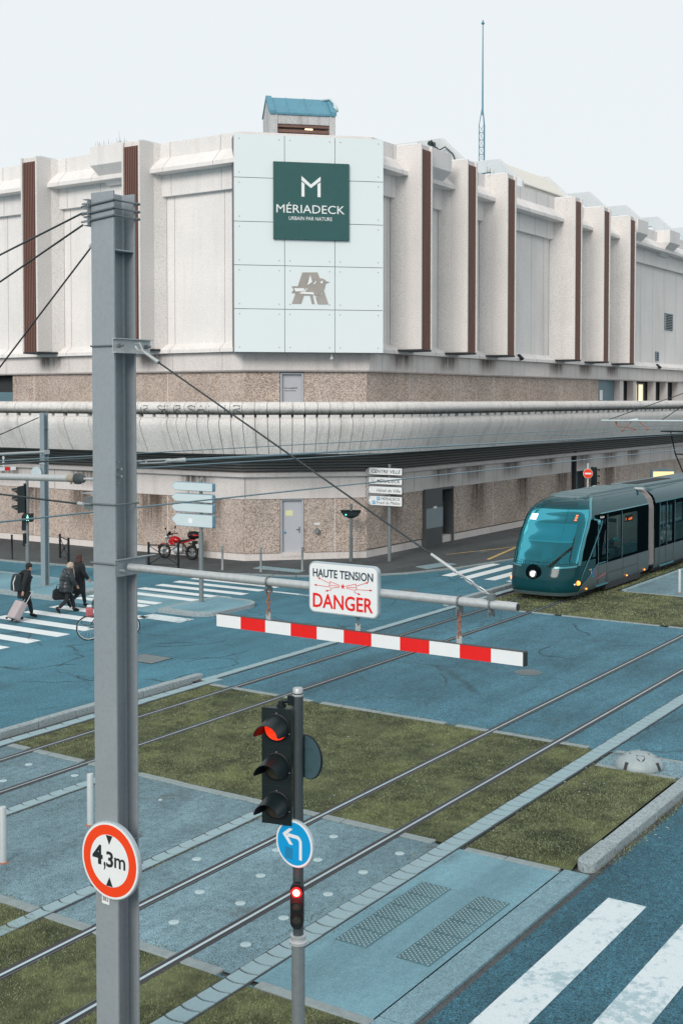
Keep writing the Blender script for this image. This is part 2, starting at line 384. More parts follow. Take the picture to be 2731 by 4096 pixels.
def thing(name, label, cat, loc=(0, 0, 0), rotz=0, group=None):
    o = bpy.data.objects.new(name, None); col.objects.link(o); o.location = loc; o.rotation_euler = (0, 0, rotz)
    o.empty_display_size = .2
    return tag(o, label, cat, group)
def copy_tree(o, parent=None):
    c = o.copy(); col.objects.link(c)
    if parent is not None: c.parent = parent
    for ch in list(KIDS(o)): copy_tree(ch, c)
    return c
def KIDS(o): return [x for x in bpy.data.objects if x.parent == o]
def text(s, size, mat, parent, O, A, B, name='lettering', width=None, shear=0.0, thick=0.004, align='LEFT', bold=0.0, space=1.0, world=True):
    cu = bpy.data.curves.new(name, 'FONT'); cu.body = s; cu.size = size; cu.shear = shear; cu.extrude = thick / 2
    cu.offset = bold; cu.space_character = space; cu.align_x = align; cu.resolution_u = 3
    to = bpy.data.objects.new(name, cu); col.objects.link(to)
    dg = bpy.context.evaluated_depsgraph_get(); dg.update()
    me = bpy.data.meshes.new_from_object(to.evaluated_get(dg)); bpy.data.objects.remove(to); bpy.data.curves.remove(cu)
    A = Vector(A).normalized(); B = Vector(B).normalized(); N = A.cross(B); O = Vector(O)
    xs = [v.co.x for v in me.vertices] or [0, 1]
    k = 1.0
    if width:
        k = width / (max(xs) - min(xs))
    if world and parent is not None: O = O - wloc(parent)
    x0 = min(xs) if align == 'LEFT' else 0
    for v in me.vertices:
        c = v.co.copy(); v.co = O + A * ((c.x - x0) * k) + B * c.y + N * c.z
    me.materials.clear(); me.materials.append(M[mat])
    o = bpy.data.objects.new(name, me); col.objects.link(o)
    if parent is not None: o.parent = parent
    return o
def struct(mb, name, mats, **k):
    return tag(mb.build(name, mats, **k), kind='structure')
CA, SA = math.cos(HEAD), math.sin(HEAD)
# ================================================================== GROUND
def sheet(rects, z, th=0.0):
    mb = MB()
    for (x0, x1, y0, y1) in rects: mb.add([(x0, y0, z), (x1, y0, z), (x1, y1, z), (x0, y1, z)], [(0, 1, 2, 3)])
    return mb
def poly(pts, z):
    mb = MB(); mb.add([(a, b, z) for a, b in pts], [tuple(range(len(pts)))]); return mb
def slab(mb, pts, z0, z1): mb.prism(pts, z0, z1)
struct(sheet([(-400, 600, -400, 700)], -0.03), 'ground', 'asphalt_warm', fix=False)
struct(sheet([(-60, 10.9, 8.4, 19), (22.0, 35.0, 6.5, 19), (22.0, 35.0, 19, 22.9)], -0.004), 'crossing_road', 'asphalt_track', fix=False)
struct(poly([(-60, 18.9), (22.2, 18.9), (35.0, 18.9), (75, 18.9), (120, 18.9), (120, 22.0), (46.5, 22.1), (42.6, 22.75), (40.2, 23.7), (38.4, 25.0), (37.2, 26.8), (35.9, 30.1), (34.9, 34), (34.2, 38.5), (33.2, 70), (22.2, 70), (-60, 70)], 0.0), 'side_road', 'asphalt_blue', fix=False)
struct(sheet([(-60, 120, -30, 6.42), (22.0, 120, 6.42, 8.45)], -0.008), 'near_road', 'asphalt_near', fix=False)
struct(sheet([(10.98, 15.95, 8.86, 18.35)], 0.0), 'crossing_paving', 'paving_coarse', fix=False)
mb = sheet([(10.98, 15.95, 6.92, 8.52)], 0.006)
struct(mb, 'refuge_paving', 'slab_blue', fix=False)
mb = sheet([(40.75, 75, 6, 15.3)], 0.0); struct(mb, 'far_paving', 'paving_coarse', fix=False)
# grass beds (soil under blades)
GR = [(-6, 10.85, 8.86, 18.35), (16.05, 21.95, 8.86, 18.35), (35.15, 40.6, 8.86, 18.35), (40.6, 90, 15.6, 18.35), (-6, 10.85, 6.9, 8.52)]
struct(sheet(GR, 0.002), 'grass_bed', 'grass_base', fix=False)
# stone strips between surfaces
mb = MB(); random.seed(3)
def strip_v(u, w, y0, y1, st=0.9):
    y = y0
    while y < y1 - .02:
        e = min(y1, y + st * random.uniform(.8, 1.2)); j = random.uniform(-.012, .012)
        mb.box(u - w / 2 + j, u + w / 2 + j, y, e - .012, -0.05, 0.012 + random.uniform(0, .006)); y = e
for y0, y1 in ((8.98, 9.55), (9.72, 11.0), (11.13, 11.85), (12.1, 15.2), (15.45, 16.2), (16.4, 17.66), (17.85, 18.35)):
    for u in (10.94, 16.0): strip_v(u, .17, y0, y1)
    strip_v(22.02, .16, y0, y1); strip_v(35.07, .14, y0, y1)
strip_v(16.0, .15, 6.95, 8.45); strip_v(10.94, .15, 6.9, 8.45); strip_v(21.05, .15, 6.95, 8.45); strip_v(22.05, .14, 7.0, 8.45)
strip_v(40.68, .15, 8.7, 15.3)
struct(mb, 'stone_strips', 'stone_strip', bevel=.012)
mb = MB()
for v0, v1 in ((9.14, 9.3), ):
    pass
# pale edge blocks set along the tracks: slightly cupped pavers with open joints
mb = MB()
def blocks(v0, v1, u0, u1, step):
    u = u0
    while u < u1:
        j = random.uniform(-.004, .004); z = .012 + random.uniform(0, .008); tilt = random.uniform(0, .008)
        a, b_ = u + .014, u + step - .014; sk = .045
        n = 5; top = []
        for k in range(n):
            f = k / (n - 1); y = v0 + (v1 - v0) * f; bulge = .035 * math.sin(math.pi * f)
            top.append((a + sk * f * 0 - bulge + .03, y + j, b_ - bulge + .03))
        vs = []
        for (x0, y, x1) in top: vs += [(x0, y, z + tilt), (x1, y, z)]
        nb = len(vs)
        for (x0, y, x1) in top: vs += [(x0, y, -.04), (x1, y, -.04)]
        fs = []
        for k in range(n - 1):
            i = 2 * k; fs += [(i, i + 1, i + 3, i + 2), (nb + i, nb + i + 2, nb + i + 3, nb + i + 1), (i, i + 2, nb + i + 2, nb + i), (i + 1, nb + i + 1, nb + i + 3, i + 3)]
        fs += [(0, nb, nb + 1, 1), (nb - 2, nb - 1, 2 * nb - 1, 2 * nb - 2)]
        mb.add(vs, fs); u += step
blocks(8.55, 8.83, -4, 90, .26)
blocks(11.86, 12.07, -4, 15.9, .30)
blocks(15.26, 15.48, -4, 15.9, .30); blocks(15.32, 15.5, 40.9, 80, .45)
blocks(18.42, 18.66, -4, 22.1, .45); blocks(18.62, 18.84, 22.2, 80, .6)
struct(mb, 'edge_blocks', 'block_pale')
struct(sheet([(-6, 120, 8.52, 8.86), (-6, 15.95, 11.82, 12.11), (-6, 15.95, 15.22, 15.52), (-6, 22.2, 18.37, 18.7), (22, 120, 18.56, 18.88)], 0.0045), 'mortar_bed', 'rail_side', fix=False)
# rails: grooved tram rail
mb = MB(); mb2 = MB(); mb3 = MB()
for v, g in ((9.63, 1), (11.05, -1), (16.25, 1), (17.70, -1)):
    mb2.box(-60, 200, v - .09, v + .098, -.06, .0055)
    a = v - .03; mb3.box(-60, 200, a, a + .055, -.05, .011); w_ = .038 if v < 12 else .020; mb.box(-60, 200, a + .028 - w_ / 2, a + .028 + w_ / 2, .0, .0135)  # narrow bright strip: polished running band with its highlight put into the colour
    bq = v + .075 if g > 0 else v - .080
    mb3.box(-60, 200, bq, bq + .016, -.05, .010)                           # guard lip
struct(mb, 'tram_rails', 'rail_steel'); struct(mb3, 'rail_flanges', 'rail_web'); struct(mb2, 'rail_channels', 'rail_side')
# studs on the crossing
first = None
pts = [(15.16, 13.72, .035)] + [(x, y, .070) for x, y in ((15.31, 15.88), (15.31, 17.06), (14.4, 16.7), (13.48, 11.5), (13.5, 10.35), (15.32, 11.54), (14.41, 10.75), (14.43, 10.02), (15.34, 10.36), (13.49, 9.2), (12.59, 10.69), (12.6, 10.0), (11.67, 10.34), (11.67, 9.18), (15.3, 9.16), (12.55, 9.25), (14.4, 9.22))]
LB = ['tiny bright stud beyond the dark middle paving', 'pale round stud between the far rails, nearest the tall mast', 'pale round stud just short of the farthest rail and the grass', 'pale round stud between the far rails at the left picture edge', 'pale round stud beside the pale block strip, left of the near rails', 'pale round stud between the near rails, above the one lowest of a pair', 'pale round stud partly behind the traffic signal by the grass edge', 'pale round stud partly behind the blue arrow sign', 'pale round stud between near rails just right of the blue arrow sign', 'pale round stud between near rails closest to the grass lawn', 'pale round stud below the nearest rail, hidden beside the signal pole', 'pale round stud between the near rails, between two studs in a slanting row', 'pale round stud between near rails, left of the signal pole', 'pale round stud farthest left between the near rails', 'pale round stud just below the nearest rail, lowest of all', 'pale round stud by the grass corner beyond the nearest rail', 'pale stud near the blocks beside the signal pole', 'pale round stud right of the lit red signal, below the nearest rail']
for k, (x, y, r) in enumerate(pts):
    mb = MB(); mb.lathe([(r, 0), (r, .008), (r * .8, .014), (.01, .015)], n=24)
    mb.box(-r * .35, r * .35, -.006, .006, .014, .018)
    o = mb.build('crossing_stud', 'stud', smooth=True); o.location = (x, y, .001); tag(o, LB[k], 'road stud', 'studs on the tram crossing')
# kerbs
def kerb(name, label, pts, w, z1, mat='concrete_kerb', z0=-.05):
    mb = MB(); n = len(pts); 
    for i in range(n - 1):
        a = Vector(pts[i]).to_3d(); b_ = Vector(pts[i + 1]).to_3d(); d = (b_ - a); L = d.length; d.normalize(); p = Vector((-d.y, d.x, 0))
        m_ = max(1, round(L / 1.0))
        for k in range(m_):
            q0 = a + d * (L * k / m_ + .006); q1 = a + d * (L * (k + 1) / m_ - .006)
            zz = z1 + random.uniform(-.004, .006)
            mb.add([tuple(q0 - p * w / 2 + Vector((0, 0, z0))), tuple(q1 - p * w / 2 + Vector((0, 0, z0))), tuple(q1 + p * w / 2 + Vector((0, 0, z0))), tuple(q0 + p * w / 2 + Vector((0, 0, z0))),
                    tuple(q0 - p * w / 2 + Vector((0, 0, zz))), tuple(q1 - p * w / 2 + Vector((0, 0, zz))), tuple(q1 + p * w / 2 + Vector((0, 0, zz))), tuple(q0 + p * w / 2 + Vector((0, 0, zz)))],
                   [(0, 3, 2, 1), (4, 5, 6, 7), (0, 1, 5, 4), (1, 2, 6, 5), (2, 3, 7, 6), (3, 0, 4, 7)])
    return struct(mb, name, mat, bevel=.02)
# granite kerb of the near island, rounded nose
mb = MB()
n = 10; pp = [(16.2 + .13 * (1 - math.sin(math.pi * k / n)), 6.66 - .14 * math.cos(math.pi * k / n)) for k in range(n + 1)]
mb.prism(pp[::-1] + [(17.2, 6.52), (17.2, 6.80)][::1] if False else [(17.2, 6.52)] + pp + [(17.2, 6.80)], -.06, .12)
for k in range(6):
    a = 17.21 + k * .82; mb.box(a, a + .81, 6.53 + random.uniform(-.004, .004), 6.78, -.06, .12 + random.uniform(-.004, .004))
struct(mb, 'granite_kerb', 'concrete_kerb', bevel=.02)
kerb('side_road_kerb', '', [(-4, 18.98), (10, 18.98), (22.4, 18.98)], .20, .12)
kerb('tram_kerb', '', [(34.6, 19.02), (60, 19.02), (110, 19.02)], .2, .13)
kerb('far_kerb', '', [(33.2, 70), (34.2, 38.5), (34.9, 34), (35.9, 30.1), (37.2, 26.8), (38.4, 25.0), (40.2, 23.7), (42.6, 22.75), (46.5, 22.1), (110, 22.0)], .18, .06, 'stone_strip')
# flush edging of the refuge
mb = MB(); u = 9.0
while u < 16.0:
    e = min(u + 1.05, 16.08); mb.box(u + .006, e - .006, 6.52, 6.90, -.05, .008 + random.uniform(0, .004)); u = e
struct(mb, 'refuge_edging', 'edge_stone', bevel=.008)
# pavement by the building
mb = MB(); mb.add([(a, b_, .05) for a, b_ in [(33.25, 70), (34.28, 38.5), (34.98, 34), (35.98, 30.15), (37.27, 26.88), (38.45, 25.1), (40.25, 23.8), (42.65, 22.85), (46.55, 22.2), (110, 22.1), (110, 28), (43.3, 28), (40, 31.4), (40, 70)]], [tuple(range(14))])
struct(mb, 'pavement', 'asphalt_warm', fix=False)
# medians
def median(name, pts, z=.13):
    mb = MB(); mb.prism(pts, -.05, z, 0)
    c = (sum(p[0] for p in pts) / len(pts), sum(p[1] for p in pts) / len(pts))
    inner = [(c[0] + (x - c[0]) * .86, c[1] + (y - c[1]) * .86) for x, y in pts]
    mb.prism(inner, z - .01, z + .004, 1)
    return struct(mb, name, ['concrete_kerb', 'slab_blue'], bevel=.015)
def rounded(x0, x1, y0, y1, r, sides):
    pts = []
    for (cx, cy, a0, key) in ((x1 - r, y1 - r, 0, 'ne'), (x0 + r, y1 - r, 90, 'nw'), (x0 + r, y0 + r, 180, 'sw'), (x1 - r, y0 + r, 270, 'se')):
        if key in sides:
            for k in range(7): a = R(a0 + 15 * k); pts.append((cx + r * math.cos(a), cy + r * math.sin(a)))
        else: pts.append({'ne': (x1, y1), 'nw': (x0, y1), 'sw': (x0, y0), 'se': (x1, y0)}[key])
    return pts
median('median_island', rounded(28.6, 31.5, 23.95, 25.95, .8, ('sw', 'se')))
median('median_kerb_island', rounded(28.3, 31.5, 30.2, 60, .3, ('sw', 'se')))
struct(sheet([(28.4, 31.5, 25.97, 30.15)], .004), 'median_gap_paving', 'slab_blue', fix=False)
# cracks in the asphalt: thin wandering open seams
mb = MB(); rc = random.Random(12)
def crack(p, ang, L, w=.012):
    x, y = p; st = .22; n = int(L / st); L1 = []; 
    for k in range(n + 1):
        wv = w * (.5 + rc.random()) * min(1, (k + 1) / 3, (n + 1 - k) / 3); L1.append((x - math.sin(ang) * wv, y + math.cos(ang) * wv, x + math.sin(ang) * wv, y - math.cos(ang) * wv))
        ang += rc.uniform(-.55, .55); x += math.cos(ang) * st; y += math.sin(ang) * st; ang += rc.uniform(-.1, .1)
    vs = [q for a in L1 for q in ((a[0], a[1], .0052), (a[2], a[3], .0052))]; mb.add(vs, [(2 * k, 2 * k + 1, 2 * k + 3, 2 * k + 2) for k in range(n)])
for p, ang, L in (((20.2, 24.8), -1.2, 3.4), ((19.8, 22.3), -1.4, 1.6), ((24.0, 26.8), -1.5, 2.2), ((24.6, 22.6), -1.1, 2.6), ((25.6, 21.6), 1.9, 1.6), ((21.6, 27.5), -1.0, 1.5), ((30.5, 21.2), -.3, 2.6), ((33.4, 20.6), .1, 2.0), ((29.4, 12.4), 1.4, 2.2), ((28.6, 14.4), .3, 1.4), ((32.5, 13.2), .9, 2.0), ((32.0, 11.2), 2.0, 1.2), ((25.2, 13.8), .6, 1.2), ((23.5, 20.4), .2, 2.4), ((20.8, 20.6), 1.3, 1.3), ((37, 21), .2, 1.8)): crack(p, ang, L)
struct(mb, 'asphalt_cracks', 'dark_gap', fix=False)
# fallen leaves and litter
mb = MB()
for k in range(150):
    if k < 60: x, y, z = rc.uniform(16.3, 21.8), rc.uniform(8.9, 18), .03
    elif k < 95: x, y, z = rc.uniform(16.2, 20.8), rc.uniform(6.9, 8.4), .10
    elif k < 125: x, y, z = rc.uniform(16.3, 22), rc.uniform(6.15, 6.5), .0
    else: x, y, z = rc.uniform(11, 16), rc.uniform(9, 18), .006
    a = rc.uniform(0, 6.3); r = rc.uniform(.012, .032); mb.add([(x + r * math.cos(a), y + r * math.sin(a), z + .004), (x + r * .5 * math.cos(a + 1.6), y + r * .5 * math.sin(a + 1.6), z + .012), (x - r * math.cos(a), y - r * math.sin(a), z + .006), (x - r * .5 * math.cos(a + 1.6), y - r * .5 * math.sin(a + 1.6), z)], [(0, 1, 2, 3)])
tag(mb.build('fallen_leaves', 'stone_strip', fix=False), 'small pale leaves and litter scattered over the grass and kerb', 'leaves', kind='stuff')
# tactile plates with studs
for (x0, x1, y0, y1, lb, gp) in ((12.39, 14.57, 7.90, 8.35, 'studded tactile strip of five plates nearer the tram track', 0), (12.39, 14.57, 7.02, 7.47, 'studded tactile strip of five plates nearer the road and zebra', 0)):
    t_ = thing('tactile_strip', lb, 'tactile paving', ((x0 + x1) / 2, (y0 + y1) / 2, 0), 0, 'tactile strips on the refuge')
    n = 5; w = (x1 - x0) / n
    for k in range(n):
        mb = MB(); a = x0 + k * w; mb.box(a + .006, a + w - .006, y0, y1, .0, .013)
        r_ = 11; q = 11
        for i in range(r_):
            for j in range(q):
                if (i + j) % 2: continue
                cx = a + .02 + (w - .04) * (i + .5) / r_; cy = y0 + .01 + (y1 - y0 - .02) * (j + .5) / q
                mb.lathe([(.0135, .012), (.009, .019), (.002, .020)], c=(cx, cy, 0), n=7, m=1)
        mb.build('tactile_plate', ['tactile', 'block_pale'], t_, world=True)
# painted markings
mk = []
for y1 in (6.02, 4.92, 3.82, 2.7, 1.6): mk.append((11.4 if y1 > 5.5 else 11.4, 15.5 if y1 > 5.5 else 15.4, y1 - .53, y1))
struct(sheet([(9.0, b_, c, d) for a, b_, c, d in mk], -.003), 'zebra_near_markings', 'road_white_near', fix=False)
mk = [(u - .5, u, 25.6, 29.5) for u in (22.35, 23.45, 24.55, 25.6, 26.75, 27.85)]
mk += [(u - .42, u, 25.85, 29.8) for u in (35.0, 34.05, 33.1, 32.15, 31.2)] 
struct(sheet(mk, .0045), 'zebra_markings', 'road_white', fix=False)
struct(sheet([(30.0 - .4, 30.0, 27.0, 30.1), (29.0, 29.4, 27.0, 30.1)], .0085), 'zebra_median_markings', 'road_white', fix=False)
struct(sheet([(27.6, 28.3, 24.2, 25.9), (33.8, 34.0, 23.6, 25.7)], .0045), 'worn_markings', 'road_white_worn', fix=False)
struct(sheet([(40.5, 44.6, 22.0 - .45 * 0, 22.45) , (40.4, 44.6, 21.15, 21.6), (40.5, 44.6, 20.2, 20.65), (40.5, 44.6, 19.35, 19.75)], .0045), 'zebra_tram_markings', 'road_white', fix=False)
mb = MB()
def line2(a, b_, w, z):
    a = Vector((a[0], a[1], z)); b_ = Vector((b_[0], b_[1], z)); d = (b_ - a).normalized(); p = Vector((-d.y, d.x, 0)) * w / 2
    mb.add([tuple(a - p), tuple(b_ - p), tuple(b_ + p), tuple(a + p)], [(0, 1, 2, 3)])
line2((45.78, 25.13), (52, 23.2), .1, .0545); line2((45.27, 22.9), (50.5, 23.9), .14, .058)
struct(mb, 'yellow_markings', 'road_yellow', fix=False)
# ribbed pale warning slabs on the pavement
for (pts, lb) in (([(37.85, 29.35), (38.55, 29.45), (38.5, 27.3), (37.9, 27.2)], 'ribbed pale slab on the pavement between two grey bollards'), ([(41.77, 24.3), (41.45, 23.6), (43.33, 23.3), (43.5, 24.0)], 'ribbed pale slab at the kerb before the zebra by the tram')):
    mb = MB(); mb.prism(pts, .045, .06, 0)
    A0, B0, C0, D0 = [Vector(p) for p in pts]
    for k in range(12):
        f = (k + .5) / 12; p = A0.lerp(D0, f); q = B0.lerp(C0, f); d = (D0 - A0) / 12 * .22
        mb.add([(p.x - d.x, p.y - d.y, .064), (q.x - d.x, q.y - d.y, .064), (q.x + d.x, q.y + d.y, .064), (p.x + d.x, p.y + d.y, .064)], [(0, 1, 2, 3)], 1)
    tag(mb.build('tactile_slab', ['stud', 'slab_blue']), lb, 'tactile paving')
# manholes and drain
def manhole(x, y, r, lb, z=.0):
    mb = MB(); mb.lathe([(r, 0), (r, .006), (r * .9, .008), (r * .88, .005), (.02, .006)], n=28)
    for k in range(5): mb.box(-r * .6, r * .6, -r * .6 + k * r * .3 - .012, -r * .6 + k * r * .3 + .012, .005, .009)
    o = mb.build('manhole_cover', 'galv_dark', smooth=True); o.location = (x, y, z); tag(o, lb, 'manhole cover')
manhole(27.3, 12.7, .33, 'dark round manhole cover on the asphalt under the bar end')
manhole(36.6, 21.6, .33, 'round iron cover in the side road before the far zebra', .002)
manhole(47.5, 24.3, .28, 'round dark cover on the pavement by the yellow lines', .052)
mb = MB(); mb.box(-.42, .42, -.5, .5, 0, .006)
for k in range(14): mb.box(-.38, .38, -.46 + k * .068, -.425 + k * .068, .006, .012, 1)
o = mb.build('drain_grate', ['dark_gap', 'stone_strip']); o.location = (23.3, 21.5, .002); tag(o, 'rectangular iron drain grate in the left road behind the mast', 'drain grate')
# grass blades
def blades(name, rects, dens, h, w, label, zf=None, seed=1):
    g = np.random.default_rng(seed); P = []
    for (x0, x1, y0, y1) in rects:
        n = int((x1 - x0) * (y1 - y0) * dens); q = np.stack([g.uniform(x0, x1, n), g.uniform(y0, y1, n)], 1)
        for v in (9.63, 11.05, 16.25, 17.70): q = q[np.abs(q[:, 1] - v) > .10]
        # thin out worn patches
        keep = g.uniform(0, 1, len(q)) < (.62 + .38 * np.sin(q[:, 0] * 1.7 + np.sin(q[:, 1] * 1.3) * 2) * np.sin(q[:, 1] * 1.1 + q[:, 0] * .4))
        P.append(q[keep])
    q = np.concatenate(P); n = len(q)
    a = g.uniform(0, 2 * math.pi, n); hh = h * g.uniform(.35, 1.1, n) * (.7 + .3 * np.sin(q[:, 0] * 2.3) * np.cos(q[:, 1] * 1.9)); ww = w * g.uniform(.6, 1.3, n); lean = h * g.uniform(.1, .9, n); la = g.uniform(0, 2 * math.pi, n)
    z = np.zeros(n) + .001
    if zf is not None: z = zf(q)
    V = np.zeros((n, 3, 3)); V[:, 0, 0] = q[:, 0] - np.cos(a) * ww; V[:, 0, 1] = q[:, 1] - np.sin(a) * ww
    V[:, 1, 0] = q[:, 0] + np.cos(a) * ww; V[:, 1, 1] = q[:, 1] + np.sin(a) * ww
    V[:, 2, 0] = q[:, 0] + np.cos(la) * lean; V[:, 2, 1] = q[:, 1] + np.sin(la) * lean; V[:, 2, 2] = hh
    V[:, :, 2] += z[:, None]
    me = bpy.data.meshes.new(name); me.vertices.add(n * 3); me.vertices.foreach_set('co', V.reshape(-1))
    me.loops.add(n * 3); me.loops.foreach_set('vertex_index', np.arange(n * 3)); me.polygons.add(n)
    me.polygons.foreach_set('loop_start', np.arange(n) * 3); me.polygons.foreach_set('loop_total', np.full(n, 3)); me.update(); me.validate()
    me.materials.append(M['grass_blade']); o = bpy.data.objects.new(name, me); col.objects.link(o)
    return tag(o, label, 'grass', kind='stuff')
def mound(q): return np.clip((8.45 - q[:, 1]) / 1.6, 0, 1) * .12 - .02 + .0 * q[:, 0]
mb = MB(); nx = 24; ny = 8; vs = []; fs = []
for i in range(nx + 1):
    for j in range(ny + 1):
        y = 6.8 + 1.68 * j / ny; x = 16.08 + 4.9 * i / nx
        vs.append((x, y, (1 - j / ny) * .12 * min(1, i / 2.5, (nx - i) / 2.5) + .004))
for i in range(nx):
    for j in range(ny): k = i * (ny + 1) + j; fs.append((k, k + ny + 1, k + ny + 2, k + 1))
mb.add(vs, fs); struct(mb, 'island_grass_bed', 'grass_base', fix=False)
blades('lawn_grass', [(16.1, 21.93, 8.88, 18.33)], 4200, .040, .0055, 'short olive grass growing between the near rails', None, 1)
blades('lawn_grass', [(8.6, 10.83, 8.88, 15.2), (8.6, 10.83, 6.95, 8.5)], 4600, .042, .0045, 'short grass at the lower left under the mast and by the signal pole', None, 2)
blades('island_grass', [(16.12, 20.95, 6.84, 8.45)], 4600, .055, .0055, 'longer tufted grass on the near island behind the granite kerb', lambda q: np.clip((8.48 - q[:, 1]) / 1.68, 0, 1) * .12 * np.clip(np.minimum(q[:, 0] - 16.08, 20.98 - q[:, 0]) / .5, 0, 1) + .003, 3)
blades('lawn_grass', [(35.2, 40.55, 8.8, 18.33), (40.6, 60, 15.62, 18.33)], 650, .05, .016, 'short olive grass around the tram track by the tram', None, 4)
blades('weeds', [(16.2, 22.0, 6.36, 6.51)], 900, .06, .010, 'weeds and litter growing along the foot of the granite kerb', lambda q: np.zeros(len(q)) - .008, 5)
blades('weeds', [(10.78, 11.12, 9.0, 15.2), (15.86, 16.12, 9.0, 18.2), (21.8, 22.2, 9.0, 18.2), (9, 16, 11.78, 11.86), (9, 16, 8.93, 9.0), (12, 16, 15.18, 15.26), (9, 22, 8.44, 8.50), (16.05, 22, 12.2, 12.3)], 900, .03, .007, 'dry weeds and dirt along the stone strips of the crossing', None, 6)
# steel dome
t_ = thing('traffic_dome', 'dented round steel traffic dome on the paved corner of the island', 'traffic dome', (21.35, 7.72, 0))
mb = MB(); mb.box(21.15, 22.0, 6.85, 8.45, -.04, .012); struct(mb, 'dome_paving', 'paving_coarse')
mb = MB(); prof = [(.425, 0), (.43, .04), (.40, .12), (.33, .20), (.22, .25), (.10, .27), (.005, .272)]
mb.lathe(prof, n=40); mb.build('dome_shell', 'dome_steel', t_, smooth='all')
def dz_(r):
    for (r1, z1), (r0, z0) in zip(prof[:-1], prof[1:]):
        if r0 <= r <= r1: return z0 + (z1 - z0) * (r - r0) / (r1 - r0 + 1e-9)
    return .3
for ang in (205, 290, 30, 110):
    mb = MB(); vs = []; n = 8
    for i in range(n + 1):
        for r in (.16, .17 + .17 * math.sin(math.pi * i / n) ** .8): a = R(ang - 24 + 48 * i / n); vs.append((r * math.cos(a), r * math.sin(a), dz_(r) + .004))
    mb.add(vs, [(2 * i, 2 * i + 1, 2 * i + 3, 2 * i + 2) for i in range(n)]); o_ = mb.build('pocket_shade', 'rail_side', t_, fix=False)  # dark crescent laid on the shell, shade of a recess put into its colour
    mb = MB(); a = R(ang); mb.X = Matrix.Rotation(a, 4, 'Z'); mb.box(.16, .175, -.05, .06, .235, .27); mb.build('pocket_wall', 'dome_steel', o_)
mb = MB()
for k in range(4):
    a = k * math.pi / 2 + 1.3; mb.X = Matrix.Rotation(a, 4, 'Z') @ Matrix.Translation((.405, 0, .10)) @ Matrix.Rotation(-.45, 4, 'Y'); mb.box(-.01, .012, -.03, .03, -.07, .07)
mb.X = Matrix.Identity(4); mb.build('slot', 'rail_side', t_)
# ================================================================== BUILDING
FL = frame((39.4, 0, 0), (0, 1, 0), (-1, 0, 0), (0, 0, 1))          # local (s=y, e=outward, z)
FR = frame((0, 27.4, 0), (1, 0, 0), (0, -1, 0), (0, 0, 1))
q2 = 2 ** -.5
FC = frame((39.4, 31.0, 0), (q2, -q2, 0), (-q2, -q2, 0), (0, 0, 1))
CL = 3.6 * 2 ** .5
VEND, UEND = 66.0, 118.0
def plan(e): return [(39.4 - e, VEND), (39.4 - e, 31 - .4142 * e), (43 - .4142 * e, 27.4 - e), (UEND, 27.4 - e)]
def plan_round(e, nseg=26):
    pts = [(39.4 - e, VEND), (39.4 - e, 33)]; r = 5.6 + e
    for k in range(1, nseg): a = math.pi + math.pi / 2 * k / nseg; pts.append((45 + r * math.cos(a), 33 + r * math.sin(a)))
    return pts + [(45, 27.4 - e), (UEND, 27.4 - e)]
def sweep(mb, prof, planf=plan, m=None, segs=None):
    P = [[(x, y, z) for x, y in planf(e)] for e, z in prof]
    n = len(P[0]); vs = [p for r in P for p in r]; fs = []
    for k in range(len(P) - 1):
        for i in range(n - 1):
            if segs is not None and i not in segs: continue
            fs.append((k * n + i, k * n + i + 1, (k + 1) * n + i + 1, (k + 1) * n + i))
    mb.add(vs, fs, m)
bld = thing('shopping_centre', 'large pale concrete shopping centre with brown ribbed fins and pebble walls', 'building', (41.2, 29.2, 0))
def bp(mb, name, mats, parent=bld, **k): return mb.build(name, mats, parent, world=True, **k)
def fbox(mb, F, s0, s1, e0, e1, z0, z1, m=None):
    mb.X = F; mb.box(s0, s1, e0, e1, z0, z1, m); mb.X = Matrix.Identity(4)
# core (keeps light out)
mb = MB(); mb.prism([(39.9, VEND), (39.9, 31.2), (43.2, 27.9), (UEND, 27.9), (UEND, VEND)], 0, 17.1); bp(mb, 'wall_core', 'dark_gap')
mb = MB(); mb.prism([(39.3, VEND), (39.3, 31), (43, 27.3), (UEND, 27.3), (UEND, VEND)], 17.0, 17.2); bp(mb, 'roof', 'roof_teal')
# upper wall
mb = MB()
sweep(mb, [(-.3, 8.58), (.45, 8.60), (.45, 8.74), (.1, 9.0), (.1, 15.2), (.3, 15.2), (.3, 16.1), (.85, 16.12), (.85, 16.28), (.35, 16.8), (.35, 17.42), (-.1, 17.42), (-.1, 17.1)])
wall_mb = mb
mb = MB(); sweep(mb, [(-.3, 8.58), (.22, 8.58), (.22, 7.86), (.16, 7.80), (-.3, 7.80)]); band_mb = mb
# joints (upper)
mb = wall_mb; mb.m = 1; ev = .003
def vjoint(F, s, prof, w=.018):
    mb.X = F
    for (e0, z0), (e1, z1) in zip(prof[:-1], prof[1:]):
        mb.add([(s - w / 2, e0 + ev, z0), (s + w / 2, e0 + ev, z0), (s + w / 2, e1 + ev, z1), (s - w / 2, e1 + ev, z1)], [(0, 1, 2, 3)])
    mb.X = Matrix.Identity(4)
up = [(.1, 9.0), (.1, 15.2)]; up2 = [(.3, 15.22), (.3, 16.1)]; up3 = [(.85, 16.13), (.85, 16.28), (.352, 16.8), (.352, 17.42)]; up4 = [(.45, 8.61), (.45, 8.74), (.1, 9.0)]
for s in (31.9, 34.6, 38.7, 40.75, 44.9, 46.9, 50.9):
    for pr in (up, up2, up3, up4): vjoint(FL, s, pr)
    mb = band_mb; mb.m = 1; vjoint(FL, s + .05, [(.22, 7.87), (.22, 8.57)]); mb = wall_mb
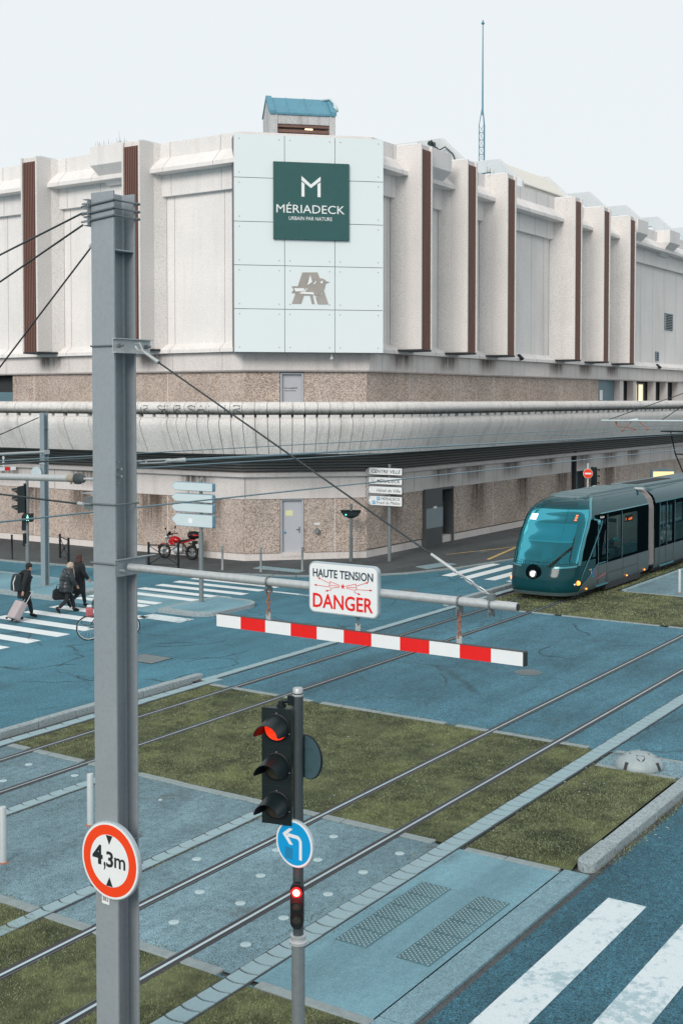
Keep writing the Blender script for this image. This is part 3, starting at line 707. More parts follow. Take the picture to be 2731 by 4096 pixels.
for s in (44.5, 48.1, 52.3, 56.9, 58.8, 60.3, 64.4, 68.5, 72.6, 75.0, 77.2, 79.5, 81.7, 84, 86.2, 90, 94):
    for pr in (up, up2, up3, up4): vjoint(FR, s, pr)
mb = band_mb
for s in (43.9, 46.4, 49, 51.7, 54.8, 57.8, 61, 64.3, 67.5, 70.8, 74, 77.3, 80.6, 84, 88): vjoint(FR, s, [(.22, 7.87), (.22, 8.57)])
bp(wall_mb, 'upper_wall', ['concrete_pale', 'joint'], fix=False); bp(band_mb, 'band_course', ['concrete_band', 'joint'], fix=False)
# lower & upper pebble walls with openings
agg = MB()
# lower
fbox(agg, FL, 31.0, VEND, -.4, .06, .34, 2.58)
fbox(agg, FC, -.02, 1.47, -.4, .06, .34, 2.58); fbox(agg, FC, 2.46, CL + .02, -.4, .06, .34, 2.58)
fbox(agg, FR, 43.0, 47.6, -.4, .06, .40, 2.62); fbox(agg, FR, 50.4, 64.6, -.4, .06, .40, 2.62); fbox(agg, FR, 67.2, UEND, -.4, .06, .4, 2.62)
agg1 = agg; agg1.m = 1
agg = MB()
fbox(agg, FL, 31.0, 44.75, -.4, .02, 5.4, 7.80); fbox(agg, FL, 48, VEND, -.4, .02, 5.4, 7.80)
fbox(agg, FC, -.02, 1.47, -.4, .02, 5.4, 7.8); fbox(agg, FC, 2.46, CL + .02, -.4, .02, 5.4, 7.8)
fbox(agg, FR, 43.0, 68.3, -.4, .02, 5.4, 7.80)
fbox(agg, FR, 84.2, UEND, -.4, .02, 5.4, 7.80)
agg2 = agg; agg2.m = 1
for F, ss, zz, e in ((FL, (35.1, 39.2, 43.3, 47.4, 51.5), (.34, 2.58), .061), (FR, (54.6, 58.7, 62.8, 71, 75, 79), (.42, 2.6), .061), (FL, (35.1, 39.2, 43.3), (5.4, 7.79), .021), (FR, (46.5, 50.6, 54.7, 58.8, 62.9, 67.0), (5.4, 7.79), .021), (FC, (3.75,), (.34, 2.58), .061)):
    for s in ss: fbox(agg1 if zz[1] < 4 else agg2, F, s - .025, s + .025, e - .03, e + .003, zz[0], zz[1])
bp(agg1, 'pebble_wall', ['aggregate_wall', 'concrete_band'], bevel=.02); bp(agg2, 'terrace_wall', ['aggregate_wall', 'concrete_band'], bevel=.02)
mb = MB(); sweep(mb, [(.02, -.05), (.02, .36), (-.35, .36)]); bp(mb, 'plinth', 'concrete_band')
# smooth band over the pebble wall
mb = MB(); sweep(mb, [(-.35, 2.58), (.10, 2.58), (.10, 3.46), (.30, 3.50), (.30, 3.66), (.1, 3.7)]); mb.m = 1
for F, ss in ((FL, (33.9, 37.8, 41.9, 46, 50)), (FR, (46.8, 51.3, 54.9, 59, 63, 69, 73, 77, 81, 85, 90)), (FC, (.02, CL - .02))):
    for s in ss: vjoint(F, s, [(.10, 2.60), (.10, 3.45)], .03)
bp(mb, 'lower_band', ['concrete_band', 'joint'], fix=False)
# ribbed soffit
mb = MB(); prof = [(.12, 3.69)]
ns = 7
for k in range(ns):
    e = .28 + (1.12 - .28) * k / ns; z = 3.74 + .125 * k; de = 1.47 / ns
    prof += [(e, z), (e + .05, z + .02), (e + .05, z + .085), (e, z + .11)]
prof += [(1.2, 4.64), (1.2, 5.2)]
sweep(mb, prof); bp(mb, 'ribbed_soffit', 'soffit_metal')
mb = MB(); sweep(mb, [(-.3, 5.2), (1.9, 5.2), (2.0, 5.35), (-.3, 5.4)], plan_round); bp(mb, 'terrace_floor', 'concrete_band')
mb = MB(); sweep(mb, [(1.1, 4.62), (1.80, 4.62), (1.9, 5.9), (2.15, 6.0), (2.15, 6.3)], plan_round); bp(mb, 'parapet_core', 'dark_gap')
# parapet panels with open joints
cuts = []                                            # list of (point function) along the plan
def pp(t, e):
    """t: distance code; <0 left straight (metres from tangent), 0..26 arc, >26 right straight"""
    if t <= 0: return (39.4 - e, 33 - t)
    if t >= 26: return (45 + (t - 26), 27.4 - e)
    a = math.pi + math.pi / 2 * t / 26; r = 5.6 + e
    return (45 + r * math.cos(a), 33 + r * math.sin(a))
edges = [-1.45 * k for k in range(22, 0, -1)] + list(range(0, 27)) + [26 + 1.45 * k for k in range(1, 50)]
low = [(1.70, 4.50), (1.95, 4.50), (2.18, 4.95), (2.36, 5.35), (2.46, 5.62), (2.46, 5.80), (2.38, 5.93), (2.22, 5.985), (1.95, 5.96)]
tub = [(1.95, 6.06), (2.25, 6.04), (2.46, 6.10), (2.57, 6.22), (2.60, 6.34), (2.55, 6.46), (2.42, 6.545), (2.25, 6.57), (2.05, 6.54), (1.95, 6.45)]
def panels(prof, gap):
    mb = MB(); random.seed(5)
    for a, b_ in zip(edges[:-1], edges[1:]):
        arc = 0 <= a < 26; g = gap / (.483 if arc else 1.0); j = random.uniform(-.006, .006); dz = random.uniform(-.004, .004)
        ra = [(*pp(a + g, e + j), z + dz) for e, z in prof]; rb = [(*pp(b_ - g, e + j), z + dz) for e, z in prof]
        mb.loft([ra, rb], True, True)
    return mb
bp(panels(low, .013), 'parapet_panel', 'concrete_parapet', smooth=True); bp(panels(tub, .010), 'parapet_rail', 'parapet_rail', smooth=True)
for a, b_ in zip(edges[:-1], edges[1:]):
    if a < -16 or a > 66: continue
    arc = 0 <= a < 26
    if a >= 26: fs = ((.12, .45), (.60, .90)) 
    elif arc: fs = ((.10, .90),)
    else: fs = ((.10, .44), (.56, .92))
    for f0, f1 in fs:
        t0 = a + (b_ - a) * f0; t1 = a + (b_ - a) * f1
        mb = MB(); mb.loft([[(*pp(t0, e), z) for e, z in ((2.0, 5.94), (2.38, 5.94), (2.40, 6.06), (2.0, 6.06))], [(*pp(t1, e), z) for e, z in ((2.0, 5.94), (2.38, 5.94), (2.40, 6.06), (2.0, 6.06))]]); bp(mb, 'parapet_pad', 'concrete_pale')

# graffiti on the rail: SALIR SALIR in thin paint strokes
GL = {'S': [[(.9, .85), (.5, 1), (.15, .8), (.35, .55), (.75, .4), (.8, .12), (.3, 0), (.05, .15)]], 'A': [[(0, 0), (.5, 1), (.95, 0)], [(.2, .4), (.8, .45)]],
      'L': [[(.15, 1), (.1, 0), (.8, .05)]], 'I': [[(.45, .75), (.4, 0)], [(.45, .98), (.5, 1.02)]], 'R': [[(.1, 0), (.15, 1), (.7, .95), (.75, .6), (.15, .48), (.85, 0)]]}
mb = MB(); xs = []
words = [('L', 540), ('I', 556), ('R', 572), ('S', 628), ('A', 648), ('L', 668), ('I', 686), ('R', 700), ('S', 745), ('A', 783), ('L', 830), ('I', 880), ('R', 928)]
for ch, px in words:
    # horizontal place on the rail face from the bearing of the letter
    t_ = (px - 1365.5) / 4900; best = None
    for k in range(-200, 260):
        tt = k / 10 if k > 0 else k / 20
        x, y = pp(tt, 2.58); Z = x * CA + y * SA; X = x * SA - y * CA
        if best is None or abs(X / Z - t_) < best[0]: best = (abs(X / Z - t_), tt)
    tt = best[1]; arcm = tt > 0; u_ = .483 if arcm else 1
    wl = (.34 if px < 740 else .42)
    for st in GL[ch]:
        pts = []
        for (a, b_) in st:
            z = 6.13 + b_ * .30; e = 2.607 - max(0, (z - 6.34)) ** 1.6 * 1.1 - max(0, 6.22 - z) * .45
            x, y = pp(tt + a * wl / u_, e); pts.append((x, y, z))
        mb.tube(pts, .013, 5)
bp(mb, 'graffiti', 'cable')
# fins
def fin(F, s0, w, name_l=None):
    t_ = MB(); a = s0; b_ = s0 + w; t = .09
    mb = MB(); mb.X = F
    mb.prism([(a - t, 1.48), (a - t, .62), (a - t - .28, .12), (b_ + t + .28, .12), (b_ + t, .62), (b_ + t, 1.48), (b_, 1.48), (b_, 1.36), (a, 1.36), (a, 1.48)], 8.78, 17.42)
    mb.X = Matrix.Identity(4)
    o = bp(mb, 'fin', 'concrete_fin', bevel=.015)
    mb = MB(); mb.X = F; mb.box(a + .004, b_ - .004, 1.33, 1.385, 8.72, 17.22); n = 8
    for k in range(n):
        c = a + w * (k + .5) / n; mb.box(c - w / n * .28, c + w / n * .28, 1.384, 1.435, 8.73, 17.2)
    mb.X = Matrix.Identity(4)
    mb.build('ribbed_panel', 'brown_metal', o, world=True)
    mb = MB(); mb.X = F; mb.prism([(a - t + .02, 1.44), (a - t - .24, .15), (b_ + t + .24, .15), (b_ + t - .02, 1.44)], 8.70, 8.77); mb.X = Matrix.Identity(4)
    mb.build('fin_base', 'dark_gap', o, world=True)
    mb = MB(); mb.X = F; mb.box(a - t - .004, a - t + .03, .3, 1.3, 17.40, 17.46); mb.X = Matrix.Identity(4); mb.build('flashing', 'white_paint', o, world=True)
for s in (45.06, 49.2, 53.25, 61.37, 65.42, 69.5): fin(FR, s, .80)
for s in (35.38, 41.52, 47.66, 53.8): fin(FL, s, .84)
# rain stains under the fins
def stain(F, s0, s1, z0, z1, e):
    w = wloc(bld); me = bpy.data.meshes.new('rain_stain'); me.from_pydata([tuple(F @ Vector(p) - w) for p in ((s0, e, z0), (s1, e, z0), (s1, e, z1), (s0, e, z1))], [], [(0, 1, 2, 3)])
    uv = me.uv_layers.new(name='UVMap'); uv.data.foreach_set('uv', [0, 0, 1, 0, 1, 1, 0, 1]); me.materials.append(M['stain']); o = bpy.data.objects.new('rain_stain', me); col.objects.link(o); o.parent = bld
for F, ss in ((FR, (45.06, 49.2, 53.25, 61.37, 65.42, 69.5)), (FL, (35.38, 41.52, 47.66))):
    for s in ss: stain(F, s - .7, s + 1.5, 7.85, 8.57, .224)
for s in (32.8, 36.0, 40.2, 43.6, 47.0): stain(FL, s - .9, s + .9, .7, 2.57, .064)
for s in (44.6, 49.5, 52.5, 56.5, 61.0, 66, 70, 74): stain(FR, s - 1.3, s + 1.3, 2.62, 3.45, .104)
for s in (45, 53, 58, 63, 70): stain(FR, s - 1.0, s + 1.0, .5, 2.6, .064)
for s in (33.5, 40, 45): stain(FL, s - 1.0, s + 1.0, 2.62, 3.45, .104)
# water spouts at the roof edge
def spout(F, s0, s1):
    mb = MB(); mb.X = F; b0, b1 = s0 + .30, s1 - .30
    mb.loft([[(s0, .2, 17.5), (s1, .2, 17.5), (s1, 1.2, 17.5), (s0, 1.2, 17.5)], [(s0, .2, 16.72), (s1, .2, 16.72), (s1, 1.2, 16.70), (s0, 1.2, 16.70)], [(b0, .2, 15.95), (b1, .2, 15.95), (b1, .45, 15.92), (b0, .45, 15.92)]])
    mb.X = Matrix.Identity(4); bp(mb, 'spout', 'concrete_pale', bevel=.015)
spout(FL, 36.52, 38.42); spout(FL, 48.7, 50.6); spout(FR, 46.3, 48.15); spout(FR, 71.4, 73.2); spout(FR, 77.2, 79.2); spout(FR, 84.5, 86.4)
# sign clad corner
sg = MB(); SW = 6.10; s0 = (CL - SW) / 2; cols_ = [0, 2.04, 4.09, 6.10]; rows = [8.55, 10.28, 12.02, 13.75, 15.49, 17.22]
sign = thing('sign_cladding', 'tall white panelled corner cladding carrying green square sign and grey bird logo', 'sign', (38.3, 28.9, 8.55))
SE = .94
FS = frame(tuple(Vector((39.4, 31.0, 0)) + Vector((q2, -q2, 0)) * s0 + Vector((-q2, -q2, 0)) * SE), (q2, -q2, 0), (-q2, -q2, 0), (0, 0, 1))
mb = MB(); mb.X = FS; mb.box(.03, SW - .03, -.9, -.04, 8.57, 17.2); mb.build('backing', 'joint', sign, world=True)
for i in range(3):
    for j in range(5):
        mb = MB(); mb.X = FS; g = .012
        mb.box(cols_[i] + g, cols_[i + 1] - g, -.038, 0, rows[j] + g, rows[j + 1] - g, 0)
        for a in (cols_[i] + .22, cols_[i + 1] - .22):
            for c in (rows[j] + .2, rows[j + 1] - .2):
                mb.box(a - .018, a + .018, -.002, .006, c - .018, c + .018, 1)
        mb.build('cladding_panel', ['sign_panel', 'steel_pole'], sign, world=True)
g0, g1 = cols_[0] + (375 - 46) / 1276 * 6.1, cols_[0] + (1020 - 46) / 1276 * 6.1
gz0, gz1 = 13.07, 16.15
gs = thing('square_sign', 'dark green square shop sign with white lettering on the white corner cladding', 'sign', tuple(FS @ Vector(((g0 + g1) / 2, .05, gz0))))
mb = MB(); mb.X = FS; mb.box(g0, g1, .012, .11, gz0, gz1); mb.build('board', 'sign_green', gs, world=True, bevel=.01)
AX = (q2, -q2, 0); UZ = (0, 0, 1)
def Q(X, Y):
    s = (X - 46) / 1276 * 6.1; yt = 388 + (X - 40) * 55 / 1278; yb = 2262 + (X - 52) * 10 / 1273
    return s, 17.22 - 8.67 * (Y - yt) / (yb - yt)
def flat(polys, e, th, mat, parent, name):
    mb = MB(); mb.X = FS @ Matrix(((1, 0, 0, 0), (0, 0, 1, 0), (0, 1, 0, 0), (0, 0, 0, 1)))
    for p in polys: mb.prism([Q(*a) for a in p], e, e + th)
    return mb.build(name, mat, parent, world=True)
flat([[(612, 758), (692, 832), (774, 765), (774, 800), (692, 862), (612, 795)], [(612, 806), (637, 826), (637, 935), (612, 934)], [(748, 830), (774, 812), (774, 940), (748, 938)]], .112, .01, 'white_letter', gs, 'emblem')
def word(s, x0, x1, yb, h, mat, parent, e, bold=0.0, nm='lettering'):
    a = Q(x0, yb); b_ = Q(x1, yb + (x1 - x0) * .03); a = (a[0], Q(x0, yb)[1]); 
    return text(s, h / .70, mat, parent, FS @ Vector((a[0], e, (a[1] + b_[1]) / 2 if False else a[1])), AX, UZ, nm, width=b_[0] - a[0], thick=.01, bold=bold)
word('MÉRIADECK', 400, 980, 1068, .33, 'white_letter', gs, .116, .0)
word('URBAIN PAR NATURE', 505, 873, 1132, .145, 'white_letter', gs, .116, .0)
# bird and A emblem
lg = thing('letter_emblem', 'grey letter A emblem with a small bird on the white corner cladding', 'logo', tuple(FS @ Vector((3.1, .01, 10.4))))
flat([[(622, 1578), (752, 1578), (775, 1640), (735, 1650), (700, 1690), (650, 1720), (605, 1745), (700, 1745), (716, 1780), (690, 1777), (636, 1777), (612, 1848), (532, 1848), (563, 1757), (528, 1755), (548, 1727), (528, 1697), (583, 1697)],
      [(808, 1740), (846, 1853), (765, 1853), (748, 1780), (790, 1765)], [(686, 1775), (712, 1780), (727, 1850), (704, 1850)], [(735, 1790), (748, 1785), (765, 1853), (752, 1850)]], .006, .006, 'logo_grey', lg, 'letter_shape')
flat([[(645, 1742), (690, 1690), (735, 1672), (748, 1640), (780, 1628), (815, 1640), (825, 1655), (857, 1662), (822, 1672), (815, 1705), (800, 1745), (765, 1775), (735, 1782), (715, 1765), (705, 1745)]], .014, .006, 'logo_grey', lg, 'bird_shape')
flat([[(689, 1600), (706, 1660), (664, 1690)], [(552, 1713), (640, 1715), (632, 1740), (562, 1742)], [(772, 1662), (796, 1648), (795, 1668), (784, 1674)], [(632, 1745), (712, 1748), (722, 1760), (718, 1768), (600, 1760), (605, 1748)]], .021, .004, 'white_letter', lg, 'cutout')
# camera under sign
# doors in the chamfer
def door(F, s0, s1, z0, z1, mat, label, e=-.12, handle=True, hs=1, extra=None):
    mb = MB(); fbox(mb, F, s0 + .04, s1 - .04, e - .05, e, z0, z1 - .05); o = bp(mb, 'door', mat); o['label'] = label
    mb = MB(); fbox(mb, F, s0 - .01, s0 + .05, -.2, .03, z0, z1); fbox(mb, F, s1 - .05, s1 + .01, -.2, .03, z0, z1); fbox(mb, F, s0, s1, -.2, .02, z1 - .06, z1 + .001)
    mb.build('door_frame', 'door_grey' if mat != 'door_dark' else 'door_dark', o, world=True)
    if handle:
        c = s1 - .14 if hs > 0 else s0 + .14
        mb = MB(); fbox(mb, F, c - .025, c + .025, e, e + .02, z0 + .85, z0 + 1.1); fbox(mb, F, c - .13 * hs, c, e + .03, e + .055, z0 + .98, z0 + 1.01)
        mb.build('handle', 'steel_pole', o, world=True)
    return o
d = door(FC, 1.5, 2.43, .30, 2.57, 'door_grey', 'grey street level door with a yellow notice')
mb = MB(); fbox(mb, FC, 1.72, 2.02, -.118, -.112, 1.86, 2.08); mb.build('notice', 'yellow_paper', d, world=True)
mb = MB(); fbox(mb, FC, 1.66, 1.74, -.118, -.112, 1.12, 1.2); mb.build('sticker', 'teal_lamp' if False else 'sign_blue_dark', d, world=True)
d = door(FC, 1.5, 2.43, 5.42, 7.76, 'door_grey', 'pale grey terrace door with small black writing')
o = text('Tour incendie N°2', .10, 'sign_black', d, FC @ Vector((1.66, -.11, 7.10)), AX, UZ, 'writing', width=.56); text('Niveau D NGF 9,50', .06, 'sign_black', d, FC @ Vector((1.69, -.11, 7.0)), AX, UZ, 'writing', width=.46)
mb = MB(); fbox(mb, FC, 1.5, 2.43, -.05, .04, .18, .30); bp(mb, 'door_step', 'concrete_band')
# hose connection on wall
hp = thing('hose_connection', 'small dark hose outlet with a label on the pebble wall right of the door', 'pipe outlet', tuple(FC @ Vector((3.0, .08, 1.25))))
mb = MB(); mb.tube([(0, 0, .02), (-.10 * q2, -.10 * q2, -.0), (-.14 * q2, -.14 * q2, -.12)], [.085, .09, .075], 12); mb.build('outlet', 'galv_dark', hp)
mb = MB(); mb.X = FC; mb.box(2.88, 3.12, .06, .07, 1.48, 1.56); mb.build('plate', 'white_paint', hp, world=True)
# right lower door recess
mb = MB(); fbox(mb, FR, 47.6, 49.15, -.3, .22, .02, 2.62); o = bp(mb, 'door', 'door_dark', bevel=.01); o['label'] = 'dark metal door box on the street wall with a lighter patch'
mb = MB(); fbox(mb, FR, 47.66, 49.18, .221, .228, .85, 1.75); mb.build('pale_patch', 'mast_paint_far', o, world=True)
mb = MB(); fbox(mb, FR, 48.3, 48.6, .222, .236, 1.72, 1.82); mb.build('notice', 'white_paint', o, world=True)
mb = MB(); fbox(mb, FR, 49.15, 50.4, -.42, -.38, .02, 2.62, 0); fbox(mb, FR, 50.34, 50.42, -.4, .12, .02, 2.62, 1); fbox(mb, FR, 49.15, 50.4, -.4, .12, 2.52, 2.62, 1); fbox(mb, FR, 49.2, 50.3, -.38, -.34, .02, 1.9, 1)
bp(mb, 'doorway', ['dark_gap', 'door_dark'])
mb = MB(); fbox(mb, FR, 64.6, 67.2, -.42, -.36, .02, 2.62, 0); fbox(mb, FR, 64.62, 66.0, -.36, -.3, .02, 2.5, 1)
bp(mb, 'doorway', ['dark_gap', 'door_teal'])
mb = MB(); mb.X = FR; mb.tube([(64.45, .18, .1), (64.45, .18, 4.6)], .12, 12); mb.box(64.2, 64.75, .0, .12, 2.6, 4.4); mb.X = Matrix.Identity(4); bp(mb, 'downpipe', 'dark_gap')
# upper right entrance: doors, columns, lit glazing
mb = MB(); fbox(mb, FR, 68.3, 70.0, -.25, -.1, 5.4, 7.8); o = bp(mb, 'door', 'door_teal'); o['label'] = 'blue grey terrace door with a white notice'
mb = MB(); fbox(mb, FR, 68.8, 69.25, -.1, -.09, 6.6, 7.2); fbox(mb, FR, 69.5, 69.85, -.1, .02, 5.6, 6.1); mb.build('notice', 'white_paint', o, world=True)
mb = MB(); fbox(mb, FR, 70.05, 71.6, -.5, -.3, 5.4, 7.8); bp(mb, 'door', 'door_teal')['label'] = 'dark teal panel beside the terrace door'
for a, b_ in ((71.75, 72.35), (74.05, 74.6), (77.75, 78.15), (80.1, 80.5), (82.6, 84.25)): mb = MB(); fbox(mb, FR, a, b_, -.4, .02, 5.4, 7.8); bp(mb, 'column', 'concrete_band')
for a, b_ in ((74.75, 75.7), (75.85, 76.8), (78.4, 79.0), (80.75, 81.3)):
    mb = MB(); fbox(mb, FR, a, b_, -.39, -.36, 5.45, 7.6); fr_ = bp(mb, 'lit_window', 'lit_interior')
    mb = MB(); fbox(mb, FR, a - .07, a, -.4, -.3, 5.4, 7.7); fbox(mb, FR, b_, b_ + .07, -.4, -.3, 5.4, 7.7); fbox(mb, FR, a, b_, -.38, -.3, 5.85, 5.97); fbox(mb, FR, a, b_, -.38, -.3, 7.6, 7.7)
    mb.build('window_frame', 'door_dark', fr_, world=True)
# vents in the upper right wall
for s0_, s1_, z0_, z1_ in ((79.5, 81.0, 11.25, 12.35), (77.75, 78.3, 9.15, 9.75)):
    mb = MB(); fbox(mb, FR, s0_, s1_, .08, .13, z0_, z1_, 1); n = int((z1_ - z0_) / .1)
    for k in range(n): z = z0_ + .03 + k * (z1_ - z0_) / n; fbox(mb, FR, s0_ + .05, s1_ - .05, .12, .17, z, z + .045, 0)
    for k in (0, 1): fbox(mb, FR, (s0_, s1_ - .05)[k], (s0_ + .05, s1_)[k], .1, .18, z0_, z1_, 0)
    fbox(mb, FR, s0_, s1_, .1, .18, z1_ - .04, z1_, 0)
    bp(mb, 'vent', ['mast_paint_far', 'dark_gap'])
# dark opening at far left terrace
mb = MB(); fbox(mb, FL, 44.75, 48, -.45, -.4, 5.4, 7.7, 0); fbox(mb, FL, 45.1, 47.6, -.4, -.38, 5.4, 7.0, 1); bp(mb, 'doorway', ['dark_gap', 'door_teal'])
# surveillance cameras
def cctv(F, s, z, lb, rot):
    t_ = thing('security_camera', lb, 'camera', tuple(F @ Vector((s, .46, z))), 0, 'security cameras on the ledge')
    mb = MB(); mb.cb((0, 0, .05), (.05, .05, .12)); mb.build('bracket', 'steel_pole', t_)
    mb = MB(); mb.X = Matrix.Rotation(rot, 4, 'Z') @ Matrix.Translation((0, 0, .17)) @ Matrix.Rotation(-.5, 4, 'Y'); mb.box(-.22, .22, -.06, .06, -.06, .06); mb.box(-.26, .22, -.07, .07, .055, .07); mb.build('housing', 'black_plastic', t_)
cctv(FR, 56.8, 8.62, 'small black camera on the ledge below the wide blank bay', 1.0); cctv(FR, 77.4, 8.6, 'small black camera on the ledge at the far right', 1.0)
hp = thing('security_camera', 'small pale camera hanging under the white corner cladding', 'camera', tuple(FS @ Vector((4.0, -.2, 8.4))))
mb = MB(); mb.box(-.04, .04, -.04, .04, -.02, .15); mb.ball((0, 0, -.08), .09); mb.build('housing', 'galvanised', hp, smooth=True)
# roof beams
for k in range(9):
    u = 52.16 + 6.1 * k
    mb = MB(); mb.X = frame((u, 0, 0), (0, 1, 0), (0, 0, 1), (1, 0, 0))
    mb.prism([(27.55, 17.2), (27.55, 17.95), (28.9, 19.22), (40, 19.22), (40, 18.55), (29.35, 18.55), (28.5, 17.72), (28.5, 17.2)][::-1], -.12, .16)
    mb.X = Matrix.Identity(4); bp(mb, 'roof_beam', 'concrete_frame', bevel=.03)
    if k == 0:
        mb = MB(); mb.tube([(u - .15, 29.3, 18.95), (u - .5, 29.35, 18.95)], .11, 12); mb.tube([(u - .4, 29.3, 19.1), (u - .42, 29.05, 18.75), (u - .3, 28.9, 18.6), (u - .3, 28.6, 18.72), (u - .25, 28.2, 18.35), (u - .2, 28.0, 17.8)], .035, 8); bp(mb, 'roof_pipe', 'cable', smooth=True)
for k in (3, 4, 6):
    pass
# corrugated skylight
mb = MB(); n = 46
for k in range(n):
    u0 = 58.4 + 5.95 * k / n; u1 = u0 + 5.95 / n * .55
    mb.box(u0, u1, 0, .0, 0, 0) if False else None
    mb.add([(u0, 27.75, 17.95), (u1, 27.75, 17.95), (u1, 28.95, 19.10), (u0, 28.95, 19.10), (u0, 27.75, 17.90), (u1, 27.75, 17.90), (u1, 28.95, 19.05), (u0, 28.95, 19.05)], [(0, 1, 2, 3), (0, 4, 5, 1), (0, 3, 7, 4), (1, 5, 6, 2)])
    mb.box(u0, u1, 27.70, 27.74, 17.3, 17.82)
mb.add([(58.35, 27.8, 17.9), (64.4, 27.8, 17.9), (64.4, 29.0, 19.05), (58.35, 29.0, 19.05)], [(0, 1, 2, 3)]); mb.box(58.35, 64.4, 27.73, 27.8, 17.2, 17.85)
mb.box(58.35, 64.4, 27.62, 27.82, 17.84, 17.9)
bp(mb, 'skylight', 'sheet_white')
# rooftop housing with blue metal roof (faces the chamfer)
rh = thing('rooftop_housing', 'stained concrete rooftop housing with blue metal roof and a lit slot', 'roof structure', (41.8, 31.3, 17.2))
FH = frame((39.4 + 1.05, 31.0 + 1.05, 0), (q2, -q2, 0), (-q2, -q2, 0), (0, 0, 1))
h0, h1 = 1.30, 4.08
FHi = FH
def HB(mb, *a, **k): mb.X = FH; mb.box(*a, **k); mb.X = Matrix.Identity(4)
mb = MB(); HB(mb, h0, h1, -2.2, -.1, 17.2, 17.55); HB(mb, h0, h0 + .32, -2.2, 0, 17.2, 18.66); HB(mb, h1 - .25, h1, -2.2, 0, 17.2, 18.66)
HB(mb, h0 + .32, h1 - .25, -.32, -.03, 18.22, 18.62); HB(mb, h0 + .3, h1 - .25, -2.2, -1.9, 17.5, 18.7)
mb.build('walls', 'concrete_stained', rh, world=True, bevel=.02)
mb = MB(); mb.X = FH @ Matrix(((0, 0, 1, 0), (1, 0, 0, 0), (0, 1, 0, 0), (0, 0, 0, 1)))
mb.prism([(-2.2, 18.5), (0, 18.5), (-.05, 18.66), (-1.05, 19.46), (-2.2, 18.8)], h0 - .002, h0 + .12); mb.prism([(-2.2, 18.5), (0, 18.5), (-.05, 18.66), (-1.05, 19.46), (-2.2, 18.8)], h1 - .12, h1 + .002)
mb.X = Matrix.Identity(4); mb.build('gable', 'concrete_stained', rh, world=True)
mb = MB(); mb.X = FH @ Matrix(((0, 0, 1, 0), (1, 0, 0, 0), (0, 1, 0, 0), (0, 0, 0, 1)))
mb.prism([(.02, 18.60), (.03, 18.68), (-1.05, 19.54), (-2.25, 18.85), (-2.22, 18.78), (-1.05, 19.46)], h0 + .1, h1 - .1)
for a in (h0 - .04, h1 - .2): mb.prism([(.06, 18.60), (.07, 18.76), (-1.05, 19.61), (-2.25, 18.92), (-2.22, 18.85), (-1.05, 19.46)], a, a + .24)
for a in (2.1, 2.9): mb.prism([(.03, 18.68), (.03, 18.695), (-1.05, 19.565), (-1.05, 19.54)], a, a + .03)
mb.X = Matrix.Identity(4); mb.build('metal_roof', 'roof_teal', rh, world=True)
mb = MB()
for z in (17.88, 18.10): HB(mb, h0 + .3, h1 - .23, -.22, -.08, z, z + .13)
mb.build('louvre', 'brown_metal', rh, world=True)
mb = MB(); HB(mb, h0 + .3, h1 - .2, -1.9, -.6, 17.55, 17.56); HB(mb, 2.1, 2.16, -.5, -.4, 17.6, 18.1); mb.build('interior', 'brown_metal', rh, world=True)
mb = MB(); mb.ball(tuple(FH @ Vector((3.02, -.45, 18.12))), (.17, .17, .12)); mb.build('lamp', 'lamp_warm', rh, world=True, smooth='all')
mb = MB(); mb.tube([tuple(FH @ Vector(p)) for p in ((3.65, -1.0, 19.5), (4.0, -.8, 19.53), (4.13, -.55, 19.3), (4.15, -.4, 19.1))], .05, 8); mb.tube([tuple(FH @ Vector(p)) for p in ((4.15, -.4, 19.12), (4.18, -.35, 18.9))], .10, 10)
mb.build('vent_pipe', 'sign_back', rh, world=True, smooth='all')
mb = MB(); mb.X = FH; mb.box(-.45, 5.5, -1.3, .25, 17.2, 17.50); mb.X = Matrix.Identity(4); bp(mb, 'roof_edge', 'concrete_stained', bevel=.02)
# grasses on the roof edge
mb = MB(); random.seed(4)
for k in range(26):
    s = random.uniform(36.4, 38.4); h = random.uniform(.08, .3) if k else .55; p = FL @ Vector((s, 1.0, 17.5)); mb.tube([p, p + Vector((random.uniform(-.05, .05), random.uniform(-.08, .08), h))], [.006, .002], 4)
for k in range(20):
    s = random.choice((46.1, 71.5, 52.5)) + random.uniform(0, 1.2); p = FR @ Vector((s, .6, 17.45)); mb.tube([p, p + Vector((random.uniform(-.08, .08), 0, random.uniform(.1, .4)))], [.012, .004], 4)
tag(mb.build('roof_weeds', 'grass_base'), 'dry weeds growing along the roof edge', 'weeds', kind='stuff')
# antenna mast behind
Z = 86.0; t_ = (1924 - 1365.5) / 4900; ax = Z * (CA + t_ * SA); ay = Z * (SA - t_ * CA)
an = thing('antenna_mast', 'tall thin lattice antenna mast on the roof behind the building', 'antenna', (ax, ay, 17.2))
mb = MB(); r = .24; H0, H1 = 0, 9.6
ang = [R(90 + 120 * k + 20) for k in range(3)]; P3 = [(r * math.cos(a), r * math.sin(a)) for a in ang]
for x, y in P3: mb.tube([(x, y, 0), (x, y, 8.5), (0, 0, 9.9)], .03, 6)
for k in range(17):
    z = k * .5
    for i in range(3):
        a, b_ = P3[i], P3[(i + 1) % 3]; mb.tube([(*a, z), (*b_, z)], .016, 4); mb.tube([(*a, z), (*b_, z + .5)], .013, 4)
mb.build('lattice', 'roof_teal', an); mb = MB(); mb.tube([(0, 0, 9.2), (0, 0, 15.5)], [.07, .035], 8); mb.lathe([(.0, 15.4), (.13, 15.5), (.0, 15.8)], n=8); mb.build('whip', 'roof_teal', an)
